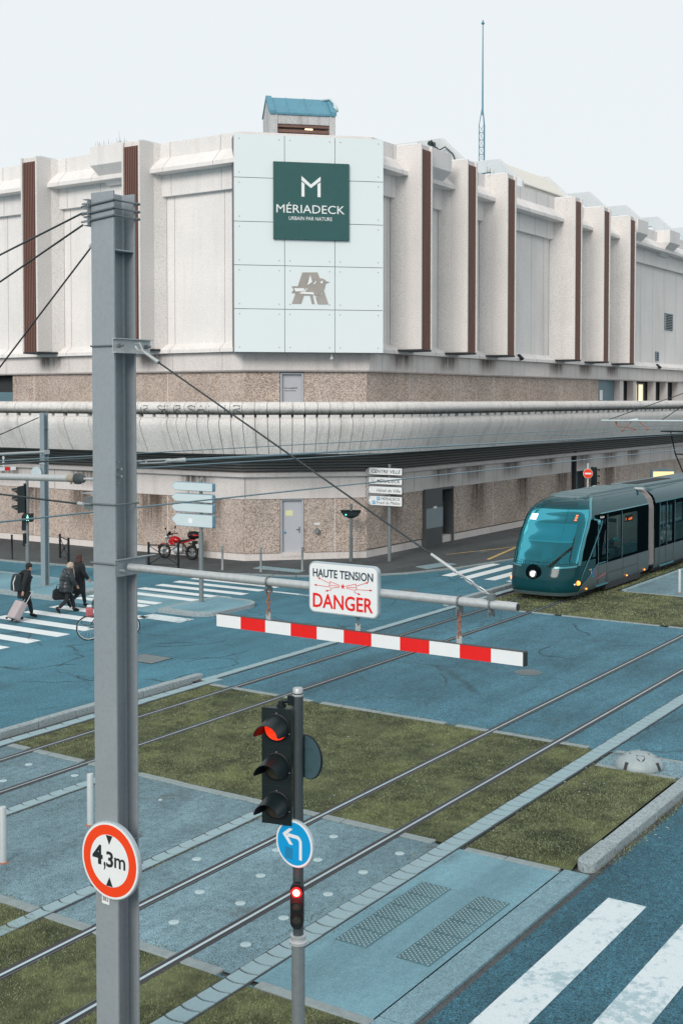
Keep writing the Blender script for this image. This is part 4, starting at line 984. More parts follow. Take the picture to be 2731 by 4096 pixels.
# ================================================================== NEAR MAST
AV = (0, -1, 0)      # sign faces that look back along the tracks: text runs towards -y, up z
def hbeam(mb, cx, cy, b, h, tf, tw, z0, z1):
    """H section, flanges facing -x and +x, web along x"""
    mb.box(cx - h / 2, cx - h / 2 + tf, cy - b / 2, cy + b / 2, z0, z1); mb.box(cx + h / 2 - tf, cx + h / 2, cy - b / 2, cy + b / 2, z0, z1)
    r = .018
    mb.prism([(cx - h / 2 + tf, cy - tw / 2 - r), (cx - h / 2 + tf + r, cy - tw / 2), (cx + h / 2 - tf - r, cy - tw / 2), (cx + h / 2 - tf, cy - tw / 2 - r), (cx + h / 2 - tf, cy + tw / 2 + r), (cx + h / 2 - tf - r, cy + tw / 2), (cx - h / 2 + tf + r, cy + tw / 2), (cx - h / 2 + tf, cy + tw / 2 + r)], z0, z1)
mx, my = 8.62, 8.365
mast = thing('catenary_mast', 'tall grey steel H section mast in the foreground carrying cables and the height sign', 'mast', (mx, my, 0))
mb = MB(); hbeam(mb, 0, 0, .292, .30, .022, .013, 0, 8.66); mb.box(-.128, .128, -.14, -.007, 8.10, 8.115)
mb.build('column', 'mast_paint', mast, bevel=.003)
mb = MB(); mb.box(-.25, .25, -.25, .25, -.02, .03); mb.build('base_plate', 'mast_paint', mast)
for z in (8.57, 8.495, 8.425):
    mb = MB(); r = .011; a, b_ = .162, .157
    dz = -.035
    mb.tube([(-a, b_ + .10, z + dz), (-a, -b_, z), (a + .0, -b_, z + .0), (a, b_ + .10, z + dz)], r, 8)
    mb.tube([(a - .02, -b_ - .002, z), (a + .03, -b_ - .002, z)], .014, 8)
    mb.build('clamp_rod', 'galv_dark', mast, smooth=True)
mb = MB()
for z in (8.56, 8.475, 8.39):   # channel brackets on the far side of the mast
    mb.box(-.19, .19, .15, .155, z - .04, z + .04); mb.box(-.19, .19, .155, .215, z + .035, z + .04); mb.box(-.19, .19, .155, .215, z - .04, z - .035)
    mb.tube([(-.17, .14, z), (-.17, .24, z)], .010, 6); mb.tube([(.17, .14, z), (.17, .24, z)], .010, 6)
mb.build('cable_bracket', 'mast_paint', mast)
mb = MB(); mb.box(-.185, .33, -.163, -.155, 7.13, 7.27); mb.box(-.185, .33, -.205, -.163, 7.262, 7.27); mb.box(-.185, .33, -.205, -.163, 7.13, 7.138); mb.build('stay_bracket', 'galvanised', mast)
mb = MB()
for x in (-.11, .26): mb.tube([(x, -.15, 7.2), (x, -.23, 7.2)], .011, 6); mb.lathe([(.02, -.19), (.02, -.165)], c=(x, 0, 7.2), axis='y', n=6)
mb.tube([(-.162, .15, 7.2), (-.162, -.16, 7.2)], .009, 6); mb.build('bolt', 'galv_dark', mast)
# gantry bracket + rods lower down
for z in (5.72 - .03, 5.12):
    mb = MB(); mb.tube([(-.162, .17, z), (-.162, -.157, z), (.162, -.157, z)] if z > 5.5 else [(-.162, .17, z), (-.162, -.17, z)], .010, 8); mb.build('clamp_rod', 'galv_dark', mast)
mb = MB(); mb.box(-.17, .25, -.162, -.155, 5.0, 5.17); mb.box(-.17, .36, -.20, -.162, 5.163, 5.17); mb.tube([(-.1, -.155, 5.06), (-.1, -.22, 5.06)], .012, 6); mb.tube([(.15, -.155, 5.06), (.15, -.22, 5.06)], .012, 6); mb.build('arm_bracket', 'mast_paint', mast)
mb = MB()
for z in (5.95, 6.02, 5.88, 6.09): mb.tube([(-.0 + .02, -.0065, z), (.02, -.03 if z in (5.88, 6.09) else -.07, z)], .014 if z in (5.95, 6.02) else .008, 6)
mb.build('bolt', 'steel_bright', mast)
mb = MB(); mb.box(-.1, .1, .15, .32, 5.62, 5.74); mb.build('arm_bracket', 'galv_dark', mast)
# label plate
n_ = thing('number_plate', 'small white 382 plate under the round height limit sign', 'sign', (mx - .155, my + .0, 1.86))
mb = MB(); mb.box(-.003, .0, -.045, .055, -.045, .06); mb.build('plate', 'white_paint', n_)
text('382', .058, 'sign_black', n_, (mx - .160, my + .045, 1.845), AV, UZ, 'number', width=.078, thick=.001)
# far masts
def far_mast(x, y, h, label, b=.21, group=None):
    t_ = thing('catenary_mast', label, 'mast', (x, y, 0)); mb = MB(); hbeam(mb, 0, 0, b, b, .018, .012, 0, h); mb.box(-.09, .09, -.1, -.006, h - .55, h - .53); mb.build('column', 'mast_paint_far', t_, bevel=.003)
    mb = MB(); mb.box(-.2, .2, -.2, .2, -.02, .15); mb.build('base_plate', 'mast_paint_far', t_); return t_
m2 = far_mast(29.95, 32.45, 6.2, 'slim grey steel mast standing on the left median behind the pedestrians')
mb = MB(); mb.box(-.13, .13, -.135, -.105, 4.75, 4.9); mb.box(-.12, -.105, -.13, .13, 4.4, 4.44); mb.build('arm_bracket', 'galvanised', m2)
mb = MB(); mb.tube([(0, .12, 6.12), (0, .35, 6.02)], .03, 8); mb.build('insulator', 'white_paint', m2)
mb = MB(); mb.lathe([(.26, 0), (.26, .02)], c=(-.18, .22, 4.05), axis='x', n=28); o = mb.build('round_sign', 'sign_back', m2); o['label'] = 'round pale sign partly behind the mast'
# ------------------------------------------------------------------ height limit gantry
gt = thing('height_gantry', 'galvanised pipe arm reaching from the mast over the road with clamps', 'gantry', (8.62, 8.2, 5.1))
Y0, Y1 = 8.16, 4.09; ax_ = 8.60
mb = MB(); mb.tube([(ax_, Y0, 5.085), (ax_, Y1, 5.085)], .037, 20); mb.build('pipe', 'galvanised', gt, world=True, smooth=True)
mb = MB(); mb.lathe([(.030, -.002), (.030, .03)], c=(ax_, Y1 - .001, 5.085), axis='y', n=16); mb.build('pipe_bore', 'dark_gap', gt, world=True)
for y in (6.50, 4.60, 4.32):
    mb = MB(); pts = [(ax_ + .047 * math.cos(a), y, 5.085 + .047 * math.sin(a)) for a in [R(k) for k in range(-60, 241, 30)]]
    mb.tube(pts, .007, 6); mb.box(ax_ - .035, ax_ + .035, y - .012, y + .012, 5.005, 5.05); mb.tube([(ax_ - .05, y, 5.03), (ax_ - .05, y, 4.985)], .009, 6); mb.tube([(ax_ + .05, y, 5.03), (ax_ + .05, y, 4.985)], .009, 6)
    if y == 4.32: mb.box(ax_ - .02, ax_ + .02, y - .03, y + .03, 5.12, 5.17)
    mb.build('pipe_clamp', 'galv_dark', gt, world=True)
def chain(mb, p0, p1, link=.05, r=.0065, w=.014):
    p0 = Vector(p0); p1 = Vector(p1); n = max(2, int((p1 - p0).length / (link * .78))); d = (p1 - p0) / n; D = d.normalized(); A = D.orthogonal().normalized(); B = D.cross(A)
    for k in range(n):
        c = p0 + d * (k + .5); S = A if k % 2 else B; hl = link / 2
        pts = [c + S * w * math.cos(a) + D * (math.sin(a) * w + (hl - w) * (1 if math.sin(a) > 0 else -1)) for a in [2 * math.pi * j / 10 for j in range(11)]]
        mb.tube(pts, r, 5)
hb = thing('height_bar', 'red and white striped height bar hanging on rusty chains from the gantry pipe', 'barrier bar', (8.60, 5.5, 4.63))
bz0, bz1 = 4.636, 4.745; byl, byr = 7.07, 4.03
n = 11; L_ = byl - byr
cuts_ = [0, 56, 115, 175, 235, 300, 366, 432, 504, 575, 650, 730]; 
# stripe borders measured on the bar itself: equal lengths
for k in range(n):
    a = byl - L_ * k / n; b_ = byl - L_ * (k + 1) / n
    if k == n - 1: b_ += .004
    mb = MB(); mb.box(8.575, 8.625, b_, a, bz0, bz1); o = mb.build('bar_section', 'red_paint' if k % 2 else 'white_paint', hb, world=True); 
    if k % 2: o['label'] = 'red stripe'
mb = MB(); mb.box(8.5745, 8.6255, byr - .012, byr + .004, bz0 - .0006, bz1 + .0006); mb.box(8.573, 8.627, byr, byl, bz1 + .0005, bz1 + .003); mb.build('end_cap', 'bar_black', hb, world=True)
for y in (6.50, 5.56, 4.60):
    mb = MB(); mb.box(8.596, 8.604, y - .024, y + .024, bz1 + .003, bz1 + .062); mb.build('lug', 'galvanised', hb, world=True)
    mb = MB(); chain(mb, (8.60, y, 5.01 if y != 5.56 else 4.90), (8.60, y, bz1 + .05)); mb.build('chain', 'rust' if y != 5.56 else 'galv_dark', hb, world=True, smooth='all')
# danger sign
dg_ = thing('danger_sign', 'white rectangular sign reading HAUTE TENSION DANGER clamped on the gantry pipe', 'sign', (8.55, 5.65, 4.87))
def rrect(x0, x1, y0, y1, r, n=5):
    pts = []
    for cx, cy, a0 in ((x1 - r, y1 - r, 0), (x0 + r, y1 - r, 90), (x0 + r, y0 + r, 180), (x1 - r, y0 + r, 270)):
        for k in range(n + 1): a = R(a0 + 90 * k / n); pts.append((cx + r * math.cos(a), cy + r * math.sin(a)))
    return pts
# face frame: a runs to -y (picture right), b up, c towards the viewer (-x)
def face(x, y, z): return frame((x, y, z), (0, -1, 0), (0, 0, 1), (-1, 0, 0))
dx = 8.535; dy0, dy1 = 6.02, 5.32; dz0, dz1 = 4.875, 5.31
F_ = face(dx, dy0, dz0); Wd, Hd = dy0 - dy1, dz1 - dz0
mb = MB(); mb.X = F_; mb.prism(rrect(0, Wd, 0, Hd, .055), -.045, -.002); mb.build('frame', 'sign_edge', dg_, world=True, bevel=.006)
mb = MB(); mb.X = F_; mb.prism(rrect(.012, Wd - .012, .012, Hd - .012, .048), -.01, .0); mb.build('face', 'white_paint', dg_, world=True)
def stext(s, a, b, h, w, mat, par, F, nm='lettering', shear=0, bold=0.0, e=.002):
    O = F @ Vector((a, b, e)); A = F.to_3x3() @ Vector((1, 0, 0)); B = F.to_3x3() @ Vector((0, 1, 0))
    return text(s, h / .70, mat, par, O, A, B, nm, width=w, thick=.0015, shear=shear, bold=bold)
stext('HAUTE TENSION', .045, Hd - .125, .068, Wd - .095, 'sign_navy', dg_, F_, bold=.0015)
stext('DANGER', .045, .05, .118, Wd - .095, 'red_paint', dg_, F_, bold=.0028)
mb = MB(); mb.X = F_ @ Matrix.Translation((0, 0, .0012)); cx, cy = Wd / 2, .245
st = []
for k in range(10):
    a = R(90 + 36 * k); r = .026 if k % 2 == 0 else .010; st.append((cx + r * math.cos(a), cy + r * math.sin(a)))
mb.prism(st, 0, .001)
def stroke(pts, w=.004):
    for (x0, y0), (x1, y1) in zip(pts[:-1], pts[1:]):
        d = Vector((x1 - x0, y1 - y0)).normalized() * w / 2; p = Vector((-d.y, d.x)); mb.prism([(x0 - d.x - p.x, y0 - d.y - p.y), (x1 + d.x - p.x, y1 + d.y - p.y), (x1 + d.x + p.x, y1 + d.y + p.y), (x0 - d.x + p.x, y0 - d.y + p.y)], 0, .001)
def arrowh(x, y, dx_, dy_):
    d = Vector((dx_, dy_)).normalized(); p = Vector((-d.y, d.x)); mb.prism([(x + d.x * .02, y + d.y * .02), (x - d.x * .008 + p.x * .009, y - d.y * .008 + p.y * .009), (x - d.x * .008 - p.x * .009, y - d.y * .008 - p.y * .009)], 0, .001)
for s in (-1, 1):
    for pts in ([(.035, .012), (.13, .045), (.13, .02), (.24, .072)], [(.035, .0), (.14, .004), (.13, -.02), (.275, -.012)], [(.035, -.012), (.12, -.03), (.12, -.055), (.16, -.068)]):
        q = [(cx + s * a, cy + b_ * .72) for a, b_ in pts]; stroke(q); arrowh(*q[-1], q[-1][0] - q[-2][0], q[-1][1] - q[-2][1])
mb.build('lightning_arrows', 'red_paint', dg_, world=True)
# round height limit sign on the mast
hs = thing('height_limit_sign', 'large round red rimmed sign reading 4,3m fixed low on the tall mast', 'sign', (8.42, 8.36, 1.93))
F_ = face(8.425, 8.275, 2.27)
def disc(r, z0, z1, F, name, mat, par, n=56, bevel=0):
    mb = MB(); mb.X = F; mb.prism([(r * math.cos(2 * math.pi * k / n), r * math.sin(2 * math.pi * k / n)) for k in range(n)], z0, z1); return mb.build(name, mat, par, world=True, bevel=bevel)
RR = .378
disc(RR, -.045, 0, F_, 'rim', 'sign_edge', hs, bevel=.008); disc(RR - .012, 0, .003, F_, 'white_border', 'white_paint', hs); disc(RR - .032, .003, .005, F_, 'red_ring', 'orange_red', hs); disc(RR * .665, .005, .007, F_, 'white_face', 'white_paint', hs)
mb = MB(); mb.X = F_; mb.prism([(-.043, .246), (.043, .246), (0, .157)], .0072, .009); mb.build('arrow_mark', 'sign_black', hs, world=True); mb = MB(); mb.X = F_; mb.prism([(-.043, -.246), (.043, -.246), (0, -.157)], .0072, .009); mb.build('arrow_mark', 'sign_black', hs, world=True)
stext('4', -.222, -.048, .175, .135, 'sign_black', hs, F_, bold=.009, e=.008); stext(',', -.074, -.06, .2, .026, 'sign_black', hs, F_, bold=.005, e=.008); stext('3', -.040, -.056, .145, .092, 'sign_black', hs, F_, bold=.005, e=.008); stext('m', .066, -.048, .145, .143, 'sign_black', hs, F_, bold=.003, e=.008)
mb = MB()
for z in (2.15, 2.42): mb.tube([(8.455, 8.55, z), (8.455, 8.19, z), (8.79, 8.19, z), (8.79, 8.55, z)], .006, 6)
mb.build('clamp_band', 'steel_pole', hs, world=True)
# ------------------------------------------------------------------ near signal
px_, py_ = 9.07, 6.52
sp = thing('signal_pole', 'grey round signal pole in the foreground with collar and cap', 'pole', (px_, py_, 0))
mb = MB(); mb.tube([(0, 0, 0), (0, 0, 1.71)], .062, 28); mb.build('lower_tube', 'steel_pole', sp, smooth=True)
mb = MB(); mb.tube([(0, 0, 1.7), (0, 0, 4.0)], .049, 28)
for z in (1.78, 2.36, 2.42): mb.ball((-.044, .012, z), .008, 8)
mb.build('upper_tube', 'pole_dark', sp, smooth=True)
mb = MB(); mb.lathe([(.07, 1.66), (.082, 1.665), (.084, 1.69), (.070, 1.70), (.068, 1.72), (.072, 1.725), (.072, 1.745), (.05, 1.75)], n=32); mb.build('collar', 'galvanised', sp, smooth=True)
mb = MB(); mb.lathe([(.05, 3.97), (.052, 3.975), (.052, 3.985), (.047, 3.99), (.046, 4.04), (.042, 4.045), (.0, 4.047)], n=32); mb.build('cap', 'galvanised', sp, smooth=True)
mb = MB(); mb.lathe([(.15, 0), (.15, .02)], n=24); mb.build('base', 'steel_pole', sp)
sgl = thing('traffic_signal', 'black three lamp traffic light lit red on the foreground signal pole', 'traffic light', (px_, py_ + .2, 2.9))
# faces -x slightly towards the viewer; local frame: a = picture right, b = up, c = outwards
yaw = R(-14)
A_ = Vector((-math.sin(yaw) * 1.0, -math.cos(yaw), 0)); N_ = Vector((-math.cos(yaw), math.sin(yaw), 0))
FT = frame(tuple(Vector((px_, py_, 2.785)) - A_ * .175 + N_ * .09), A_, (0, 0, 1), N_)
hh, hw = 1.075, .148
mb = MB(); mb.X = FT; mb.box(-hw, hw, 0, hh, -.012, .0)
mb.loft([[(-hw + .01, 0.004, -.012), (hw - .01, .004, -.012), (hw - .01, hh - .004, -.012), (-hw + .01, hh - .004, -.012)], [(-hw + .06, .02, -.17), (hw - .06, .02, -.17), (hw - .06, hh - .02, -.17), (-hw + .06, hh - .02, -.17)]])
for z in (hh / 3, 2 * hh / 3): mb.box(-hw, hw, z - .003, z + .003, 0, .003)
mb.build('housing', 'black_green', sgl, world=True, bevel=.004)
for k, (cz, lens) in enumerate(((hh * 5 / 6, 'red_lens'), (hh / 2, 'lens_off'), (hh / 6, 'lens_off'))):
    mb = MB(); mb.X = FT @ Matrix.Translation((0, cz, 0)); mb.lathe([(.132, .0), (.132, .01), (.122, .014)], n=36); o = mb.build('bezel', 'black_plastic', sgl, world=True, smooth=True)
    mb = MB(); mb.X = FT @ Matrix.Translation((0, cz, 0)); mb.lathe([(.112, .015), (.09, .024), (.05, .032), (.005, .035)], n=32); o = mb.build('lens', lens, sgl, world=True, smooth=True)
    if k == 0: o['label'] = 'lit red lens'
    # visor: half cylinder, long at top, cut away below
    mb = MB(); mb.X = FT @ Matrix.Translation((0, cz, 0)); nn = 26; i1 = []; i2 = []; o1 = []; o2 = []
    for j in range(nn + 1):
        a = R(-25 + 230 * j / nn); up_ = math.sin(a); ln = .235 * max(.10, min(1, (up_ + .42) / 1.1)) ; ln = .03 + .235 * max(0, min(1, (up_ + .42) / .5)) ** .8 
        dr = -.032
        i1.append((.119 * math.cos(a), .119 * math.sin(a), .01)); o1.append((.124 * math.cos(a), .124 * math.sin(a), .01))
        i2.append((.115 * math.cos(a), .115 * math.sin(a) + dr * ln / .25, ln)); o2.append((.120 * math.cos(a), .120 * math.sin(a) + dr * ln / .25, ln))
    mb.loft([i1, i2, o2, o1, i1], False, False); o = mb.build('visor', ['black_green'], sgl, world=True, smooth=True)
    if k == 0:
        mb = MB(); mb.X = FT @ Matrix.Translation((0, cz, 0)); mb.loft([[(x * .992, y * .992, z) for x, y, z in i1[2:-2]], [(x * .992, y * .992, z - .004) for x, y, z in i2[2:-2]]], False, False); mb.build('visor_glow', 'red_inside', o, world=True, fix=False, smooth=True)  # red lens light on the visor's inside, put into a coloured film
mb = MB(); mb.X = FT
for cz in (hh / 6, hh / 2, hh * 5 / 6):
    for a in (90, -20, 200): mb.ball((.136 * math.cos(R(a)), cz + .136 * math.sin(R(a)), .004), .004, 6)
mb.build('screw', 'white_paint', sgl, world=True)
mb = MB(); b0 = FT @ Vector((.02, hh, -.07)); mb.tube([b0, b0 + Vector((0, 0, .03))], .045, 12); mb.tube([b0 + Vector((0, 0, .03)), b0 + Vector((0, 0, .06))], .03, 10); mb.tube([b0 + Vector((0, 0, .05)), Vector((px_ - .03, py_ + .05, 3.93))], [.02, .02], 8)
mb.cb((px_ - .02, py_ + .045, 3.93), (.07, .07, .09)); b1 = FT @ Vector((.02, 0, -.07)); mb.tube([b1, b1 - Vector((0, 0, .03)), Vector((px_, py_ + .02, 2.80))], .018, 8); mb.build('mounting', 'black_green', sgl, world=True)
# round sign seen from the back
bs = thing('round_sign', 'round sign seen from behind on the signal pole beside the red light', 'sign', (px_ + .05, py_ - .12, 3.3))
yb = R(-52); Ab = Vector((math.sin(yb) * -1, -math.cos(yb), 0)); Ab = Vector((-.25, -.97, 0)).normalized(); Nb = Vector((-Ab.y * -1, 0, 0))
Nb = Ab.cross(Vector((0, 0, 1)))
FB = frame((px_ + .06, py_ - .04, 3.40), Ab, (0, 0, 1), Nb)
disc(.205, -.02, 0, FB @ Matrix.Translation((.02, 0, 0)), 'rim', 'black_plastic', bs, bevel=.004); disc(.198, 0, .004, FB @ Matrix.Translation((.02, 0, 0)), 'back', 'sign_back_dark', bs)
mb = MB(); mb.X = FB
for z in (-.1, .1): mb = MB(); mb.X = FB; mb.box(-.1, .1, z - .012, z + .012, .004, .012); mb.build('rail', 'sign_back_dark', bs, world=True)
# blue arrow sign
yaw = R(4); A_ = Vector((-math.sin(yaw) * 1.0, -math.cos(yaw), 0)); N_ = Vector((-math.cos(yaw), math.sin(yaw), 0))
bl = thing('blue_arrow_sign', 'round blue sign with a white arrow turning left on the signal pole', 'sign', (px_ - .1, py_ + .03, 2.55))
FA = frame((px_ - .085, py_ - .018, 2.625), A_, (0, 0, 1), N_)
disc(.222, -.03, 0, FA, 'rim', 'sign_edge', bl, bevel=.006); disc(.214, 0, .003, FA, 'white_border', 'white_paint', bl); disc(.196, .003, .005, FA, 'blue_face', 'sign_blue', bl)
mb = MB(); mb.X = FA; T = .0052
arc = [(.03 - .0 + .065 * math.cos(R(a)), -.0 + .04 + .065 * math.sin(R(a)) - .02) for a in range(0, 91, 15)]; arc_i = [(.03 + .033 * math.cos(R(a)), .02 + .033 * math.sin(R(a))) for a in range(90, -1, -15)]
mb.prism([(.095, -.135), (.095, .02)] + arc[1:] + [(-.075, .085), (-.075, .053)] + arc_i + [(.063, -.135)], T, T + .0015)
mb.prism([(-.135, .072), (-.055, .135), (-.012, .135), (-.085, .072), (-.01, -.012), (-.052, -.015)], T + .0005, T + .002); mb.build('arrow', 'white_paint', bl, world=True)
mb = MB(); mb.X = FA; mb.box(-.105, -.015, -.15, -.045, T, T + .001); o = mb.build('patch', 'sign_blue_dark', bl, world=True)
mb = MB(); mb.box(px_ - .06, px_ + .05, py_ - .05, py_ + .05, 2.60, 2.63); mb.build('clamp', 'steel_pole', bl, world=True)
# small repeater signal
rp = thing('repeater_signal', 'small black repeater light with a glowing red lamp low on the signal pole', 'traffic light', (px_ - .06, py_, 1.85))
dR = Vector((-.90, -.44, 0)).normalized(); aR = Vector((dR.y, -dR.x, 0)) 
FRp = frame(tuple(Vector((px_, py_, 1.83)) + dR * .045), tuple(Vector((0, 0, 1)).cross(dR)), (0, 0, 1), tuple(dR))
mb = MB(); mb.X = FRp; r = .060; h = .43
pts = [(r * math.cos(R(a)), h - r + r * math.sin(R(a))) for a in range(0, 181, 15)] + [(r * math.cos(R(a)), r + r * math.sin(R(a))) for a in range(180, 361, 15)]
mb.prism(pts, -.03, .045); mb.build('housing', 'black_plastic', rp, world=True, bevel=.006)
for k, z in enumerate((.345, .22, .095)):
    mb = MB(); mb.X = FRp @ Matrix.Translation((0, z, 0)); 
    mb.lathe([(.046, .046), (.042, .052), (.005, .056)], n=24); o_ = mb.build('lens_ring', 'red_lamp_glow' if k == 0 else 'lens_off', rp, world=True, smooth=True)
    mb = MB(); mb.X = FRp @ Matrix.Translation((0, z, 0)); mb.lathe([(.032, .055), (.026, .062), (.004, .064)], n=20); mb.build('lens', ('red_lamp_core', 'lens_off', 'lens_off')[k], o_, world=True, smooth=True)
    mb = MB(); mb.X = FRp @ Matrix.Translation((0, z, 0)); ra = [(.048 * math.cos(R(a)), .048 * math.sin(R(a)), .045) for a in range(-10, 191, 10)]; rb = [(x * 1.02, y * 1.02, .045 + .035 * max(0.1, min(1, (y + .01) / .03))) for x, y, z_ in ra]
    mb.loft([ra, rb], False, False); mb.build('hood', 'red_lamp_glow' if k == 0 else 'black_plastic', rp, world=True, fix=False)  # lit lamp's hood glows itself, the red light on it put into the material
ld = bpy.data.lights.new('repeater_glow', 'POINT'); ld.energy = 5; ld.color = (1, .04, .03); ld.shadow_soft_size = .03
lo = bpy.data.objects.new('repeater_glow', ld); col.objects.link(lo); lo.location = tuple(Vector((px_, py_, 2.175)) + dR * .14); lo.parent = rp; lo.location = lo.location - rp.location
# ------------------------------------------------------------------ cables
def cable(name, label, pts, r, mat='cable', group=None, sag=0.0):
    P_ = [Vector(p) for p in pts]
    if len(P_) == 2 and sag >= 0:
        n = 16; P_ = [P_[0].lerp(P_[1], k / n) - Vector((0, 0, sag * 4 * (k / n) * (1 - k / n))) for k in range(n + 1)]
    mb = MB(); mb.tube(P_, r, 6); return tag(mb.build(name, mat, smooth='all'), label, 'cable', group)
def at(x, y, d):
    """point seen at photo pixel (x, y) at forward distance d from the camera"""
    f = Vector((CA, SA, 0)) * math.cos(PITCH) - Vector((0, 0, math.sin(PITCH))); u = Vector((CA, SA, 0)) * math.sin(PITCH) + Vector((0, 0, math.cos(PITCH))); r = Vector((SA, -CA, 0))
    return Vector((0, 0, 6.7)) + (f + r * (x - 1365.5) / 4900 - u * (y - 1765) / 4900) * d
G = 'cables from the tall mast'
cable('stay_cable', 'upper black cable running from the mast top to the left', [(8.45, 8.60, 8.475), at(-200, 1122, 13.6)], .010, group=G)
cable('stay_cable', 'middle black cable running from below the mast top to the left', [(8.45, 8.60, 8.36), at(-200, 1266, 13.6)], .010, group=G)
cable('stay_cable', 'steep black cable running down to the left from the mast top', [(8.60, 8.50, 8.29), at(-120, 1628, 13.2)], .009, group=G)
mb = MB(); a = Vector((8.60, 8.50, 8.29)); d = (at(-120, 1628, 13.2) - a).normalized(); mb.tube([a, a + d * .2], [.02, .026], 10); tag(mb.build('cable_thimble', 'galvanised', smooth=True), 'galvanised end fitting of the steep cable at the mast', 'cable fitting')
a = Vector((8.70, 8.16, 7.20)); b_ = Vector((ax_, 4.32, 5.15)); d = (b_ - a).normalized()
cable('gantry_stay', 'long black stay cable from the mast down to the end of the gantry pipe', [a + d * .3, b_ - d * .55], .0085)
mb = MB(); mb.tube([a + d * .08, a + d * .16, a + d * .34], [.010, .016, .020], 10); pts = [a + Vector((0, 0, .02)), a + Vector((0, -.05, .03)), a + d * .12, a + d * .02 + Vector((0, -.01, -.03)), a]; mb.tube(pts, .009, 6); tag(mb.build('cable_socket', 'galvanised', smooth=True), 'galvanised socket and shackle where the stay meets the mast', 'cable fitting')
mb = MB(); mb.tube([b_ - d * .62, b_ - d * .36], [.012, .016], 10); mb.tube([b_ - d * .36, b_ - d * .30], .011, 8); chain(mb, b_ - d * .31, b_ - d * .0, .07, .006, .012); tag(mb.build('turnbuckle', 'galvanised', smooth=True), 'pale turnbuckle and chain at the lower end of the long stay', 'cable fitting')
# wires across the picture
cable('contact_wire', 'thin tram wire above the near track crossing the whole picture', [(-10, 10.35, 5.37), (75, 10.35, 5.37)], .011, 'wire_light', sag=0)
cable('contact_wire', 'thin tram wire above the far track', [(-10, 17.0, 5.60), (46.2, 17.0, 5.60), (75, 17.0, 5.55)], .011, 'wire_light', sag=-1)
e1 = Vector((8.66, 8.30, 5.99)); far = Vector((56, 17.6, 5.25))
cable('span_wire', 'thick wire with a turnbuckle running right from the mast over the soffit', [at(740, 1840, 12.3), at(2731, 1733, 52), at(2900, 1725, 56)], .014, 'wire_light', sag=-1)
t0 = at(535, 1850, 11.95); t1 = at(740, 1840, 12.3)
mb = MB(); chain(mb, t0, t0.lerp(t1, .22), .09, .009, .02); 
for s in (-.014, .014): mb.tube([t0.lerp(t1, .2) + Vector((0, 0, s)), t0.lerp(t1, .62) + Vector((0, 0, s))], .008, 6)
mb.tube([t0.lerp(t1, .62), t0.lerp(t1, .72)], .022, 8); mb.tube([t0.lerp(t1, .72), t1], [.017, .024, ][:2], 10); tag(mb.build('turnbuckle', 'galvanised', smooth=True), 'galvanised turnbuckle close to the right of the mast', 'cable fitting')
cable('span_wire', 'thin wire below the turnbuckle meeting the soffit edge', [at(535, 1874, 12.0), at(1366, 1824, 22), at(2731, 1738, 54)], .008, 'wire_light', sag=-1)
cable('span_wire', 'thin wire at the left running behind the mast at soffit height', [at(-60, 1860, 14.5), at(366, 1833, 12.3), at(400, 1831, 12.1)], .011, 'cable', sag=-1)
cable('span_wire', 'black wire at the left falling to a fitting at the mast', [at(-60, 1969, 13.6), at(330, 2017, 12.2)], .011, 'cable', sag=0)
mb = MB(); mb.tube([at(316, 2014, 12.2), at(345, 2019, 12.1)], [.022, .012], 8); mb.tube([at(345, 2019, 12.1), at(372, 2014, 12.0)], .008, 6); tag(mb.build('cable_thimble', 'galvanised', smooth=True), 'pale end fitting of the left wire beside the mast', 'cable fitting')
# cantilever tube with insulator to the left of the mast
ct = thing('cantilever_arm', 'thick galvanised cantilever tube with ribbed insulator left of the mast', 'cantilever', (8.62, 8.55, 5.7))
c0 = at(352, 1916, 11.95); c1 = at(-150, 1902, 12.9)
dd = (c1 - c0).normalized()
mb = MB(); mb.tube([c0 + dd * .24, c1], .034, 18); mb.build('tube', 'galvanised', ct, world=True, smooth=True)
mb = MB(); mb.tube([c0 + dd * .13, c0 + dd * .17, c0 + dd * .26], [.022, .036, .036], 14); mb.tube([c0 + dd * .22 - Vector((0, 0, .03)), c0 + dd * .22 - Vector((0, 0, .055))], .012, 8); mb.build('end_fitting', 'cloth_beige', ct, world=True, smooth=True)
mb = MB(); ps = []; rs = []
for k in range(5): b0 = .045 + .024 * k; ps += [c0 + dd * b0, c0 + dd * (b0 + .010), c0 + dd * (b0 + .016)]; rs += [.022, .055 if k > 1 else .04, .022]
mb.tube(ps, rs, 16); mb.build('insulator', 'galv_dark', ct, world=True, smooth=True)
mb = MB(); mb.tube([c0 - dd * .09, c0 + dd * .07], .014, 8); mb.build('pin', 'galvanised', ct, world=True)
mb = MB(); mb.cb((mx - .05, my + .24, 5.68), (.16, .14, .01)); mb.cb((mx - .05, my + .24, 5.78), (.16, .14, .01)); mb.cb((mx - .05, my + .165, 5.73), (.16, .01, .10)); mb.build('bracket', 'mast_paint', ct, world=True)
